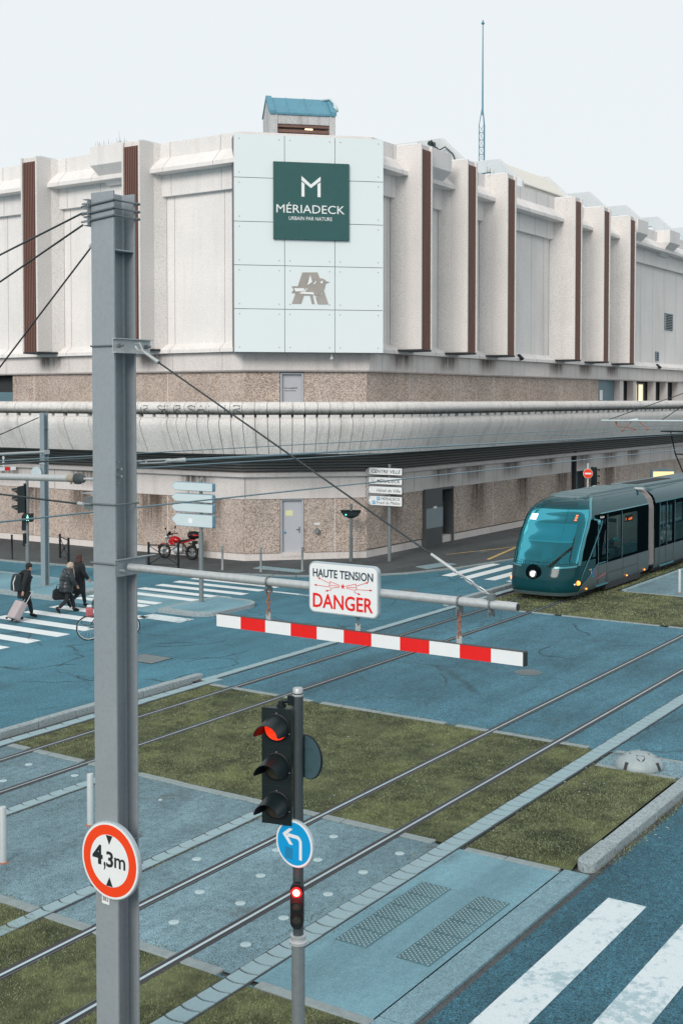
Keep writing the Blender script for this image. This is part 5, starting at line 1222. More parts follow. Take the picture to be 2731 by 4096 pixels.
# left mast gantry with second striped bar
g2 = thing('height_gantry', 'small far gantry arm with a hanging striped bar at the left edge', 'gantry', (29.95, 32.4, 4.8))
p0 = Vector((29.85, 32.35, 4.83)); p1 = Vector((25.2, 32.9, 4.80))
mb = MB(); mb.tube([p0, p1], .045, 10); mb.build('pipe', 'galvanised', g2, world=True, smooth=True)
mb = MB(); chain(mb, at(15, 1826, 40.5), at(15, 1868, 40.5), .09, .012, .02); mb.build('chain', 'white_paint', g2, world=True)
hb2 = thing('height_bar', 'small far red and white striped bar hanging at the left picture edge', 'barrier bar', tuple(at(20, 1875, 40.5)))
e0 = at(65, 1873, 40.5); 
for k in range(8):
    a0_ = e0 + (at(-100, 1882, 39.5) - e0).normalized() * (.20 * k); a1_ = e0 + (at(-100, 1882, 39.5) - e0).normalized() * (.20 * (k + 1) - .002)
    mb = MB(); w = Vector((0, 0, .055)); pn = Vector((.02, .02, 0)); mb.loft([[a0_ - w - pn, a0_ - w + pn, a0_ + w + pn, a0_ + w - pn], [a1_ - w - pn, a1_ - w + pn, a1_ + w + pn, a1_ + w - pn]]); mb.build('bar_section', 'red_paint' if k % 2 else 'white_paint', hb2, world=True)
cable('stay_cable', 'thin cable from the far left mast down to the left edge', [(29.95, 32.75, 6.02), at(-80, 1775, 41)], .02, 'cable')
# tram line registration arm at the right
ra_ = thing('registration_arm', 'thin catenary arm with steady rods over the tram at the right edge', 'catenary arm', (46.2, 17, 5.8))
mb = MB(); mb.tube([at(2405, 1682, 49), at(2800, 1684, 45)], .035, 10); mb.build('arm_tube', 'sign_back', ra_, world=True, smooth=True)
mb = MB(); mb.tube([at(2432, 1679, 48.9), at(2731, 1573, 46), at(2800, 1550, 45.5)], .016, 5); mb.tube([at(2644, 1681, 47), at(2731, 1622, 46), at(2800, 1575, 45.5)], .016, 5); mb.build('stay', 'cable', ra_, world=True)
mb = MB()
for pts in ([(2462, 1683), (2463, 1703)], [(2463, 1703), (2537, 1716)], [(2525, 1685), (2487, 1721)], [(2552, 1685), (2588, 1716)]): mb.tube([at(x, y, 48.5) for x, y in pts], .018, 5)
for x, y in ((2537, 1717), (2487, 1722), (2588, 1717), (2463, 1690)): mb.ball(at(x, y, 48.5), .05, 6)
mb.build('steady_rod', 'rust', ra_, world=True)
mb = MB(); mb.tube([at(2515, 1683, 48.4), at(2550, 1680, 48.2)], [.05, .07], 8); mb.build('insulator', 'sign_back', ra_, world=True)
cable('contact_wire', 'thin wire curving to the steady rods above the tram', [at(2150, 1741, 40), at(2300, 1743 - 2, 44), at(2487, 1721, 48.3), at(2590, 1717, 50), at(2731, 1718, 54), at(2850, 1719, 56)], .013, 'wire_light', sag=-1)
# ------------------------------------------------------------------ direction sign posts
def arrow_plate(par, x, yr, yl, z0, z1, mat_face, mat_edge, depth, tip=None, rim=None):
    """arrow shaped sign board with its point to the picture left (+y)"""
    F = face(x, yl, z0); w = yl - yr; h = z1 - z0; c = .13 * h / .3 + .08; r = .03
    def outl(i):
        return [(i * 1.2, h / 2), (c - .02, i), (c + .02, i), (w - r, i), (w - i, r), (w - i, h - r), (w - r, h - i), (c + .02, h - i), (c - .02, h - i)]
    mb = MB(); mb.X = F; mb.prism(outl(0), -depth, 0); o = mb.build('arrow_board', mat_edge, par, world=True, bevel=.008)
    mb = MB(); mb.X = F; mb.prism(outl(.018), 0, .003); mb.build('board_face', mat_face, o, world=True)
    return F, w, h, c, o
d1 = thing('direction_sign', 'post with four blank pale arrow boards on the traffic island', 'sign', (30.25, 25.57, 0))
mb = MB(); mb.tube([(0, 0, .0), (0, 0, 2.35)], .075, 18); mb.tube([(0, 0, 2.3), (0, 0, 4.1)], .057, 18); mb.lathe([(.085, 2.3), (.085, 2.37)], n=18); mb.lathe([(.06, 4.09), (.045, 4.13), (0, 4.135)], n=18); mb.build('post', 'steel_pole', d1, smooth=True)
for k, (a, b_) in enumerate(((3.72, 4.0), (3.36, 3.63), (3.03, 3.32), (2.56, 2.98))):
    F, w, h, c, o = arrow_plate(d1, 30.14, 25.0, 26.74, a, b_, 'sign_back', 'sign_back_edge', .15)
    mb = MB(); mb.X = F; mb.prism([(.05, h / 2), (c, .03), (c + .01, .03), (c + .01, h - .03), (c, h - .03)], .003, .005); mb.build('tip_seam', 'sign_back', o, world=True)
    if k == 3: mb = MB(); mb.X = F; mb.box(.73, .90, .12, .27, .003, .006); mb.build('sticker', 'white_paint', o, world=True)
d2 = thing('direction_sign', 'post with four white arrow boards pointing to the town centre by the building corner', 'sign', (42.62, 26.03, 0))
mb = MB(); mb.tube([(0, 0, .05), (0, 0, 2.35)], .075, 18); mb.tube([(0, 0, 2.3), (0, 0, 4.02)], .057, 18); mb.lathe([(.085, 2.3), (.085, 2.37)], n=18); mb.build('post', 'steel_pole', d2, smooth=True)
rows_ = [(1871, 1901.5), (1909, 1940), (1946, 1977.5), (1985, 2025.5)]
def zpx(y): return 6.7 - (y - 1594) * .01017
for k, (ya, yb_) in enumerate(rows_):
    F, w, h, c, o = arrow_plate(d2, 42.5, 25.35, 27.12, zpx(yb_), zpx(ya), 'white_paint', 'sign_black', .06)
    mb = MB(); mb.X = F; mb.prism([(.06, h / 2), (c, h - .035), (c - .055, h - .035 - .02) if False else (c + .012, h - .035), (.13, h / 2), (c + .012, .035), (c, .035)], .003, .005); mb.build('chevron', 'sign_black', o, world=True)
    if k == 0: stext('CENTRE VILLE', .30, .085, .135, w - .38, 'sign_black', o, F, shear=.2, e=.004, bold=.002)
    if k == 1:
        stext('MÉRIADECK', .55, .085, .13, w - .65, 'sign_black', o, F, shear=.2, e=.004, bold=.002)
        mb = MB(); mb.X = F; mb.box(.28, .46, .05, .06, .003, .005); mb.box(.28, .46, .25, .26, .003, .005); mb.box(.28, .29, .05, .26, .003, .005); mb.box(.45, .46, .05, .26, .003, .005); mb.build('pictogram', 'sign_black', o, world=True); stext('i', .355, .085, .13, .03, 'sign_black', o, F, e=.004, bold=.006)
    if k == 2: stext('Hôtel de Ville', .55, .085, .13, w - .65, 'sign_black', o, F, shear=.2, e=.004)
    if k == 3:
        for a, b_ in ((.56, .225), (.34, .06)):
            mb = MB(); mb.X = F; mb.box(a, a + .14, b_, b_ + .14, .003, .005); mb.build('parking_mark', 'sign_blue', o, world=True); stext('P', a + .04, b_ + .025, .09, .06, 'white_paint', o, F, e=.0055, bold=.004)
        stext('MÉRIADECK', .76, .235, .12, w - .86, 'sign_black', o, F, shear=.2, e=.004); stext('Front du Médoc', .54, .075, .12, w - .63, 'sign_black', o, F, shear=.2, e=.004)
# back side signal beside the corner
sb = thing('traffic_signal', 'black traffic light seen from behind on a dark pole at the building corner', 'traffic light', (41.7, 27.3, .05))
mb = MB(); mb.tube([(0, 0, 0), (0, 0, 1.0)], .075, 14); mb.tube([(0, 0, 1.0), (0, 0, 2.35)], .055, 14); mb.lathe([(.09, .0), (.09, .14)], n=14); mb.build('pole', 'galv_dark', sb, smooth=True)
mb = MB(); mb.X = frame((-.02, 0, 1.82), (SA, -CA, 0), (CA, SA, 0), (0, 0, 1)); mb.loft([[(-.42, .0, .28), (.42, .0, .28), (.42, .1, .28), (-.42, .1, .28)], [(-.40, -.1, .2), (.40, -.1, .2), (.40, .12, .2), (-.40, .12, .2)], [(-.28, -.1, .04), (.28, -.1, .04), (.28, .12, .04), (-.28, .12, .04)], [(-.10, -.06, -.04), (.10, -.06, -.04), (.10, .1, -.04), (-.10, .1, -.04)]]); mb.X = Matrix.Identity(4); mb.build('housing', 'black_green', sb)
mb = MB(); mb.ball(tuple(Vector((-.02, 0, 1.92)) + Vector((SA, -CA, 0)) * -.20 + Vector((-CA, -SA, 0)) * .11), .035, 8); mb.build('lamp', 'teal_lamp', sb)
# bollards
def ball_bollard(x, y, label, mat='bollard_grey', h=.95, group='bollards along the far pavement'):
    t_ = thing('bollard', label, 'bollard', (x, y, .05), 0, group); mb = MB(); mb.lathe([(.055, 0), (.05, .05), (.042, .06), (.042, h - .14), (.05, h - .12), (.03, h - .09)], n=14); mb.build('post', mat, t_, smooth=True); mb = MB(); mb.ball((0, 0, h - .04), .052, 10); mb.build('knob', mat, t_, smooth='all')
ball_bollard(36.84, 30.07, 'grey ball topped bollard nearest to the red motorcycle'); ball_bollard(37.23, 28.5, 'middle grey ball topped bollard in front of the grey door'); ball_bollard(38.22, 27.26, 'grey ball topped bollard just left of the danger sign')
ball_bollard(34.58, 39.43, 'black ball topped bollard at the left kerb', 'black_green', 1.0)
def steel_bollard(x, y, label):
    t_ = thing('steel_bollard', label, 'bollard', (x, y, 0), 0, 'pale steel bollards by the tram crossing'); mb = MB(); mb.lathe([(.052, 0), (.052, .80), (.048, .812), (.0, .815)], n=24); mb.build('post', 'steel_bright', t_, smooth=True); mb = MB(); mb.lathe([(.085, 0), (.06, .012)], n=16); mb.build('foot_ring', 'rust', t_)
steel_bollard(11.84, 13.75, 'pale steel post bollard at the left picture edge on the crossing'); steel_bollard(13.66, 13.83, 'pale steel post bollard just left of the tall mast'); steel_bollard(41.52, 13.64, 'pale steel post bollard at the right edge below the tram')
# crossed barriers
def cross_barrier(a, b_, label, h=.95):
    a = Vector((*a, .05)); b_ = Vector((*b_, .05)); t_ = thing('pedestrian_barrier', label, 'barrier', tuple(a), 0, 'black crossed street barriers'); d = b_ - a; U = Vector((0, 0, 1))
    for p in (Vector((0, 0, 0)), d): mb = MB(); mb.tube([p, p + U * h], .045, 12); mb.ball(p + U * (h + .02), .05, 8); mb.build('post', 'black_green', t_, smooth=True)
    mb = MB(); mb.tube([U * (h - .06), d + U * (h - .06)], .022, 8); mb.build('rail', 'black_green', t_); mb = MB(); mb.tube([U * .12, d + U * .12], .018, 8); mb.build('rail', 'black_green', t_)
    mb = MB(); mb.tube([U * .12, d + U * (h - .08)], .016, 6); mb.tube([U * (h - .08), d + U * .12], .016, 6); mb.ball(d * .5 + U * (h / 2 + .01), .05, 8); mb.build('cross_brace', 'black_green', t_)
cross_barrier((35.9, 38.0), (35.06, 36.62), 'black crossed barrier on the pavement left of the tall mast'); cross_barrier((35.8, 32.95), (36.3, 31.85), 'black crossed barrier in front of the red motorcycle')
# left traffic light with green man
lt = thing('traffic_signal', 'dark green traffic light facing left on a pole with a lit green man', 'traffic light', (32.42, 36.08, .0))
mb = MB(); mb.tube([(0, 0, 0), (0, 0, 1.1)], .085, 14); mb.lathe([(.11, 1.05), (.11, 1.12)], n=14); mb.tube([(0, 0, 1.1), (0, 0, 3.55)], .057, 14); mb.build('pole', 'steel_pole', lt, smooth=True)
aL = Vector((-SA, CA, 0)); fw = Vector((CA, SA, 0))
FLt = frame((0, 0, 0), tuple(aL), tuple(fw), (0, 0, 1))
mb = MB(); mb.X = FLt; mb.loft([[(.10, -.13, 2.33), (.10, .13, 2.33), (.10, .13, 3.36), (.10, -.13, 3.36)], [(.34, -.15, 2.30), (.34, .15, 2.30), (.34, .15, 3.32), (.34, -.15, 3.32)]]); mb.box(.06, .10, -.17, .17, 2.25, 3.44); mb.box(-.05, .10, -.02, .02, 3.2, 3.25); mb.box(-.05, .10, -.02, .02, 2.5, 2.55); mb.build('housing', 'black_green', lt)
for k in range(3):
    z = 3.16 - .33 * k; mb = MB(); mb.X = FLt; nn = 12; ra = [(.34, .115 * math.cos(R(a)), z + .115 * math.sin(R(a))) for a in range(-30, 211, 15)]; rb = [(.34 + .24 * max(.15, min(1, (q[2] - z + .06) / .1)), q[1], q[2] - .03) for q in ra]
    mb.loft([ra, rb], False, False); mb.build('visor', 'black_green', lt, fix=False, smooth=True)
mb = MB(); mb.X = FLt; mb.box(-.26, .10, -.30, -.04, 1.98, 2.30); mb.build('crossing_box', 'black_plastic', lt, bevel=.02)
mb = MB(); mb.X = FLt; 
mb.ball((-.085, -.31, 2.235), (.018, .008, .022), 8); mb.tube([(-.085, -.31, 2.21), (-.075, -.31, 2.12)], [.022, .018], 6); mb.tube([(-.075, -.31, 2.13), (-.045, -.31, 2.03)], .011, 5); mb.tube([(-.078, -.31, 2.12), (-.115, -.31, 2.03)], .011, 5); mb.tube([(-.085, -.31, 2.2), (-.05, -.31, 2.14)], .008, 5); mb.tube([(-.085, -.31, 2.2), (-.12, -.31, 2.15)], .008, 5); mb.build('green_man', 'green_man', lt)
mb = MB(); mb.X = FLt; mb.box(.05, .22, -.02, .10, 1.62, 2.2); mb.build('side_box', 'black_green', lt); mb = MB(); mb.X = FLt; mb.box(.06, .17, -.08, .04, 1.02, 1.52); mb.build('repeater_box', 'black_plastic', lt, bevel=.02)
# no entry sign, signal and screen behind the tram
ne = thing('no_entry_sign', 'round red no entry sign on a pole behind the tram', 'sign', (56.1, 23.0, .05))
mb = MB(); mb.tube([(0, 0, 0), (0, 0, 3.5)], .05, 12); mb.build('post', 'steel_bright', ne, smooth=True)
FN = frame((56.0, 22.95, 3.06), (SA, -CA, 0), (0, 0, 1), (-CA, -SA, 0)); disc(.235, -.02, 0, FN, 'disc_rim', 'white_paint', ne); disc(.222, 0, .004, FN, 'red_disc', 'orange_red', ne, n=40)
mb = MB(); mb.X = FN; mb.box(-.16, .16, -.04, .04, .004, .008); mb.build('white_bar', 'white_paint', ne, world=True)
sb2 = thing('traffic_signal', 'dark traffic light housing standing right behind the no entry sign', 'traffic light', (57, 22.9, .05))
mb = MB(); mb.tube([(0, 0, 0), (0, 0, 2.4)], .05, 10); mb.build('pole', 'steel_pole', sb2)
mb = MB(); p = at(2375, 1905, 60.5) - Vector((57, 22.9, .05)); mb.X = frame(tuple(p), (SA, -CA, 0), (CA, SA, 0), (0, 0, 1)); mb.box(-.15, .12, -.1, .1, -.55, .45); mb.build('housing', 'black_green', sb2)
mb = MB(); mb.X = frame(tuple(p), (SA, -CA, 0), (CA, SA, 0), (0, 0, 1))
for z in (.33, .02, -.32): mb.box(.12, .24, -.1, .1, z - .02, z + .02); mb.box(.22, .25, -.1, .1, z - .06, z + .02)
mb.build('visor', 'black_green', sb2)
sc = thing('advert_screen', 'lit street advertising panel with orange top behind the tram roof', 'advert panel', tuple(at(2652, 2000, 71.4) * 1) if False else (69.4, 24.4, .05))
cpt = at(2652, 1881, 71.4); FSn = frame((cpt.x, cpt.y, 0), (SA, -CA, 0), (0, 0, 1), (-CA, -SA, 0))
sc.location = (cpt.x, cpt.y, .05)
mb = MB(); mb.X = FSn; mb.box(-.72, .72, .05, 2.56, -.2, 0); mb.box(-.2, .2, 2.56, 2.62, -.15, -.05); mb.build('case', 'door_teal', sc, world=True, bevel=.02)
mb = MB(); mb.X = FSn; mb.box(-.60, .60, 2.10, 2.44, 0, .01); mb.build('screen_top', 'screen_top', sc, world=True)
mb = MB(); mb.X = FSn; mb.box(-.60, .60, .5, 2.09, 0, .008); mb.build('screen', 'sign_black', sc, world=True)
stext('28 nov.', -.52, 1.93, .11, .32, 'white_paint', sc, FSn, e=.012); stext('> 4 jan.', -.52, 1.78, .11, .34, 'white_paint', sc, FSn, e=.012)
# ================================================================== TRAM
TX, TY = 37.0, 16.97
tram = thing('tram', 'teal and grey modern tram with rounded nose and lit headlight coming down the far track', 'tram', (TX, TY, 0))
def ip(tab, z):
    if z <= tab[0][0]: return tab[0][1]
    for (a, p), (b_, q) in zip(tab[:-1], tab[1:]):
        if z <= b_: f = (z - a) / (b_ - a); f = f * f * (3 - 2 * f) * .35 + f * .65; return p + (q - p) * f
    return tab[-1][1]
XN = [(.22, .10), (.45, .0), (.8, .02), (1.15, .14), (1.5, .36), (2.0, .72), (2.5, 1.10), (2.86, 1.42), (3.05, 1.66), (3.2, 1.95), (3.3, 2.45)]
WT = [(.22, 1.12), (.4, 1.18), (.7, 1.2), (2.3, 1.2), (2.7, 1.17), (2.9, 1.10), (3.05, 1.0), (3.2, .86), (3.3, .70)]
DT = [(.22, 1.0), (.8, 1.15), (2.0, .85), (2.86, .85), (3.3, 1.0)]
def S(c, z, L=7.45):
    s = -1 if c < 0 else 1; a = abs(c); w = ip(WT, z); xn = ip(XN, z); d = ip(DT, z)
    if a <= 1:
        th = a * math.pi / 2; y = w * math.sin(th) ** .72 if th > 0 else 0; x = xn + d * (1 - max(0, math.cos(th)) ** .72)
    else: y = w; x = xn + d + (a - 1) * (L - xn - d)
    return Vector((x, -s * y, z))          # c > 0: the side facing the camera (-y)
def Sn(c, z, off):
    e = .004; cc = max(-1.98, min(1.98, c)); p = S(cc, z); du = S(cc + e, z) - S(cc - e, z); dv = S(cc, z + .01) - S(cc, z - .01)
    n = du.cross(dv)
    if n.length < 1e-9: n = Vector((-1, 0, 0))
    n.normalize()
    if n.dot(p - Vector((4.5, 0, 1.6))) < 0: n = -n
    return S(c, z) + n * off
def patch(c0, c1, z0, z1, off, nc=16, nz=12):
    """z0, z1 may be functions of c"""
    f0 = z0 if callable(z0) else (lambda c: z0); f1 = z1 if callable(z1) else (lambda c: z1)
    mb = MB(); vs = []; fs = []
    for i in range(nc + 1):
        c = c0 + (c1 - c0) * i / nc
        for j in range(nz + 1): z = f0(c) + (f1(c) - f0(c)) * j / nz; vs.append(tuple(Sn(c, z, off)))
    for i in range(nc):
        for j in range(nz): k = i * (nz + 1) + j; fs.append((k, k + 1, k + nz + 2, k + nz + 1))
    mb.add(vs, fs); return mb
def tp(mb, name, mat, parent=tram, smooth='all', label=None):
    o = mb.build(name, mat, parent, smooth=smooth, fix=False)
    if label: o['label'] = label
    return o
# front mask: lower part below the windscreen
wb_ = lambda c: 1.16 + .16 * abs(c) ** 2 * (abs(c) < 1.2) + (.23 if abs(c) >= 1.2 else 0)
tp(patch(-1.35, 1.35, .24, 1.34, 0, 60, 14), 'front_mask', 'tram_teal')
tp(patch(-.97, .97, .22, .34, .014, 40, 3), 'bumper_strip', 'tram_silver'); tp(patch(-.99, .99, .30, .315, .03, 40, 2), 'bumper_lip', 'tram_edge')
# windscreen and the dark glass above it
ws0 = lambda c: 1.17 + .10 * (abs(c) / .8) ** 2
scr = tp(patch(-.80, .80, ws0, 2.95, .0, 40, 22), 'windscreen', 'tram_screen', label='large teal tinted front windscreen')
tp(patch(-.84, .84, 2.95, 3.29, .0, 36, 8), 'roof_brow', 'tram_cove')
mb = patch(-.30, .42, 3.02, 3.03, .006, 8, 1)
for z in (3.07, 3.11, 3.15): mb.v, mb.f = mb.v, mb.f; q = patch(-.30, .42, z, z + .012, .006, 8, 1); mb.add(q.v, q.f)
tp(mb, 'roof_grille', 'dark_gap')
# corner pillars: light teal strip down each side of the screen, dark cab side glass beyond
for s in (-1, 1):
    tp(patch(.80 * s, .90 * s, 1.18, 3.27, .012, 6, 26), 'corner_pillar', 'tram_edge')
    tp(patch(.90 * s, 1.16 * s, 1.28, 3.28, .0, 10, 26), 'cab_surround', 'tram_cove')
    tp(patch(.915 * s, lambda_c if False else 1.10 * s, 1.3, 2.62, .008, 10, 20), 'cab_window', 'tram_dark')
    # side body from the cab back
    tp(patch(1.16 * s, 2.0 * s, 2.76, 3.28, .0, 8, 10), 'roof_cove', 'tram_cove')
    tp(patch(1.16 * s, 2.0 * s, .26, 1.03, .0, 10, 6), 'side_panel', 'tram_silver')
    tp(patch(1.10 * s, 2.0 * s, 2.74, 2.775, .008, 10, 1), 'trim_strip', 'tram_edge')
    # sweeping silver lower edge curving into the nose
    tp(patch(.86 * s, 1.36 * s, .25, lambda c: .26 + .80 * max(0, min(1, (abs(c) - .84) / .34)) ** 1.5, .007, 18, 6), 'lower_sweep', 'tram_silver')
    tp(patch(.84 * s, 1.30 * s, lambda c: .26 + .80 * max(0, min(1, (abs(c) - .84) / .34)) ** 1.5, lambda c: .285 + .81 * max(0, min(1, (abs(c) - .84) / .34)) ** 1.5, .012, 18, 1), 'sweep_trim', 'tram_edge')
# curved light trim from the roof corner down round the cab side window
for s in (-1, 1):
    vs = []; fs = []; n = 26
    for j in range(n + 1):
        z = .62 + 2.1 * j / n; f = (z - .62) / 2.1; c = .90 + .245 * math.sin(f * math.pi * .5) ** .75
        vs += [tuple(Sn(c * s, z, .016)), tuple(Sn((c + .018) * s, z, .016))]
    mb = MB(); mb.add(vs, [(2 * j, 2 * j + 1, 2 * j + 3, 2 * j + 2) for j in range(n)]); tp(mb, 'window_trim', 'tram_edge')
    tp(patch(1.165 * s, 1.24 * s, 1.06, 2.70, .006, 4, 10), 'quarter_window', 'tram_dark')
# roof
mb = MB(); 
rr = [[tuple(S(c, 3.29)) for c in [(-2 + 4 * i / 80) for i in range(81)]], [(max(p[0], 2.6), p[1] * .96, 3.34) for p in [S(-2 + 4 * i / 80, 3.29) for i in range(81)]]]
mb.loft(rr, False, False); mb.box(2.7, 7.4, -.66, .66, 3.25, 3.36); mb.box(3.2, 5.2, -.6, .6, 3.36, 3.40); mb.box(5.26, 7.3, -.6, .6, 3.36, 3.41)
tp(mb, 'roof', 'tram_roof', smooth=False)
# side openings: black pillars, doors and windows on both sides
XF = lambda a: (a - 0) # along body
def side_windows(x0, layout, par, s):
    """layout: list of (x_start, x_end, kind)"""
    w = 1.2; y = -w * s
    for a, b_, kd in layout:
        a += x0; b_ += x0
        if kd == 'post': mb = MB(); mb.box(a, b_, y - .006, y + .03, 1.03, 2.75); mb.build('window_post', 'tram_dark', par)
        if kd in ('win', 'door'):
            mb = MB(); z0 = 1.12 if kd == 'win' else .36; y_ = y - .002 * s * 1
            mb.add([(a + .03, y, 1.12), (b_ - .03, y, 1.12), (b_ - .03, y, 2.6), (a + .03, y, 2.6)], [(0, 1, 2, 3)]); mb.build('window', 'tram_glass', par)
            mb = MB(); mb.box(a, b_, y - .008, y + .02, 1.03, 1.12); mb.box(a, b_, y - .008, y + .02, 2.60, 2.75); mb.box(a - .012, a + .03, y - .008, y + .02, 1.12, 2.60); mb.box(b_ - .03, b_ + .012, y - .008, y + .02, 1.12, 2.60); fr_ = mb.build('window_frame', 'tram_dark', par)
            mb = MB(); mb.box(a - .008, a + .008, y - .012 * s - .002, y - .012 * s + .002, 1.05, 2.72); mb.build('frame_edge', 'sign_back_edge', fr_)
        if kd == 'door':
            mb = MB(); mb.box(a - .008, a + .006, y - .010, y + .010, .36, 1.03); mb.box(b_ - .006, b_ + .008, y - .010, y + .010, .36, 1.03); mb.build('door_gap', 'dark_gap', par)
            mb = MB(); mb.box(a - .1, b_ + .1, y - .03, y + .03, .30, .345); mb.build('door_sill', 'tram_edge', par)
        if kd == 'step': pass
for s in (1, -1):
    side_windows(0, [(2.22, 2.35, 'post'), (2.42, 3.18, 'door'), (3.25, 5.02, 'win') if False else (3.25, 4.60, 'win'), (4.62, 6.25, 'win'), (6.28, 7.35, 'post')], tram, s)
# details on the camera side
mb = MB(); mb.box(2.6, 3.15, -1.215, -1.205, 2.62, 2.72) if False else None
tp_ = MB(); tp_.box(2.35, 3.10, -1.222, -1.212, 2.58, 2.72); o = tp_.build('name_plate', 'tram_dark', tram); text('Redouan', .12, 'white_letter', tram, (TX + 2.55, TY - 1.226, 2.61), (1, 0, 0), (0, 0, 1), 'name', width=.34)
mb = MB(); mb.tube([(2.05, -1.2, 2.62), (2.1, -1.36, 2.58)], .03, 6); mb.ball((2.1, -1.36, 2.52), (.07, .06, .10), 10); mb.build('side_camera', 'tram_edge', tram, smooth=True)
mb = MB(); mb.box(3.35, 6.2, -1.208, -1.203, .66, .672); mb.box(4.75, 4.76, -1.208, -1.203, .36, 1.0); mb.box(3.3, 3.31, -1.208, -1.203, .28, 1.0); mb.box(6.25, 6.262, -1.208, -1.203, .28, 1.0); mb.build('panel_seam', 'dark_gap', tram)
mb = MB(); mb.box(3.2, 6.6, -1.17, 1.17, .10, .27); mb.box(.9, 7.3, -.9, .9, .12, .27); mb.build('underframe', 'dark_gap', tram)
for x, z in ((1.35, .33), (5.1, .33), (6.9, .33)): mb = MB(); mb.box(x, x + .1, -1.21, -1.2, z, z + .04); mb.build('side_marker', 'orange_lamp', tram)
for pts, mt in (([(1.75, .93), (1.95, .95), (1.95, .97), (1.75, .95)], 'white_letter'),): pass
mb = MB(); F2 = frame((0, -1.212, 0), (1, 0, 0), (0, 0, 1), (0, -1, 0)); mb.X = F2
def ring2(mb, cx, cz, r0, r1, a0=0, a1=360):
    n = 18; mb.loft([[(cx + r0 * math.cos(R(a0 + (a1 - a0) * k / n)), cz + r0 * math.sin(R(a0 + (a1 - a0) * k / n)), 0) for k in range(n + 1)], [(cx + r1 * math.cos(R(a0 + (a1 - a0) * k / n)), cz + r1 * math.sin(R(a0 + (a1 - a0) * k / n)), 0) for k in range(n + 1)]], False, False)
ring2(mb, 1.98, .90, .05, .08); ring2(mb, 1.98, .75, .05, .085); mb.build('side_lettering', 'sign_blue', tram, fix=False)
mb = MB(); mb.X = F2; ring2(mb, 2.17, .88, .05, .08, 90, 270); ring2(mb, 2.2, .75, .03, .06); mb.add([(2.3, .55, 0), (3.1, .66, 0), (3.1, .72, 0), (2.3, .60, 0)], [(0, 1, 2, 3)]); mb.build('side_lettering', 'bag_pattern', tram, fix=False)
mb = MB(); mb.X = F2; mb.prism([(1.80, .80), (1.83, .80), (1.83, .98), (1.80, .98)], 0, .003); mb.prism([(1.62, .94), (1.78, .95), (1.78, .98), (1.62, .97)], 0, .003); mb.build('side_lettering', 'sheet_cream', tram)
# interior shell, seats, poles, lit displays
mb = MB(); mb.box(1.6, 7.4, -1.1, 1.1, .30, .36); mb.box(1.9, 7.4, -1.1, 1.1, 2.78, 2.82); mb.build('floor', 'tram_silver', tram)
mb = MB(); mb.box(2.4, 7.3, -.35, .35, 2.755, 2.775); mb.build('ceiling_light', 'tram_ceiling', tram)
mb = MB()
for x in (2.8, 3.55, 4.7, 5.9):
    mb.tube([(x, -.55, .36), (x, -.55, 2.75)], .018, 6); mb.tube([(x, .55, .36), (x, .55, 2.75)], .018, 6)
mb.build('grab_pole', 'sign_back', tram)
for x in (3.75, 4.55, 5.45, 6.2):
    for y in (-.85, .85):
        mb = MB(); mb.box(x, x + .42, y - .22, y + .22, .78, .86); mb.prism([(x + .38, .82), (x + .46, .82), (x + .52, 1.42), (x + .45, 1.46)], 0, 0) if False else None
        mb.loft([[(x + .36, y - .22, .8), (x + .46, y - .22, .8), (x + .46, y + .22, .8), (x + .36, y + .22, .8)], [(x + .46, y - .20, 1.38), (x + .52, y - .20, 1.38), (x + .52, y + .20, 1.38), (x + .46, y + .20, 1.38)]]); mb.build('seat', 'seat_blue', tram, bevel=.03)
mb = MB(); mb.box(4.7, 4.75, -.95, -.45, 2.28, 2.42); mb.build('display_case', 'black_plastic', tram)
mb = MB(); mb.box(5.0, 5.75, -1.185, -1.17, 2.28, 2.50); mb.build('display_case', 'black_plastic', tram); 
mb = MB()
random.seed(2)
for k in range(9): mb.box(5.30 + k * .042, 5.30 + k * .042 + .028, -1.19, -1.186, 2.33, 2.33 + random.choice((.06, .1, .08)))
mb.box(5.04, 5.08, -1.19, -1.186, 2.33, 2.44); mb.build('led_text', 'led_orange', tram)
mb = MB(); mb.box(2.75, 3.2, -1.16, -1.13, 1.62, 1.69); mb.build('handrail', 'sign_blue', tram)
# screen details: blind, line letter, lamps, wiper, headlight
tp(patch(-.52, .50, 1.98, 2.56, -.10, 10, 8), 'sun_blind', 'blind'); tp(patch(-.54, .52, 1.955, 1.985, -.09, 10, 1), 'blind_bar', 'white_letter')
mb = MB(); mb.box(.9, 1.7, -.95, .95, 1.0, 1.12); mb.box(1.0, 1.5, -.5, .1, 1.1, 1.32); mb.build('dashboard', 'black_plastic', tram, bevel=.05)
mb = MB(); mb.box(1.95, 2.0, -1.1, 1.1, 1.0, 2.75); mb.build('cab_partition', 'tram_teal', tram)
mb = MB(); mb.loft([[(1.35, .05, 1.2), (1.65, .05, 1.2), (1.65, .45, 1.2), (1.35, .45, 1.2)], [(1.55, .08, 1.75), (1.68, .08, 1.75), (1.68, .42, 1.75), (1.55, .42, 1.75)]]); mb.build('driver_seat', 'door_teal', tram, bevel=.04)
fr_c = Sn(-.16, 2.72, .01)
def scr_frame(c, z, off):
    p = Sn(c, z, off); a = (Sn(c + .01, z, off) - Sn(c - .01, z, off)).normalized(); b_ = (Sn(c, z + .02, off) - Sn(c, z - .02, off)).normalized(); return p, a, b_
p, a, b_ = scr_frame(-.30, 2.66, .006); mb = MB(); mb.X = frame(tuple(p), tuple(a), tuple(b_), tuple(a.cross(b_))); mb.box(-.13, .13, -.10, .16, -.004, .0); mb.X = Matrix.Identity(4); mb.build('line_display', 'led_white', tram)
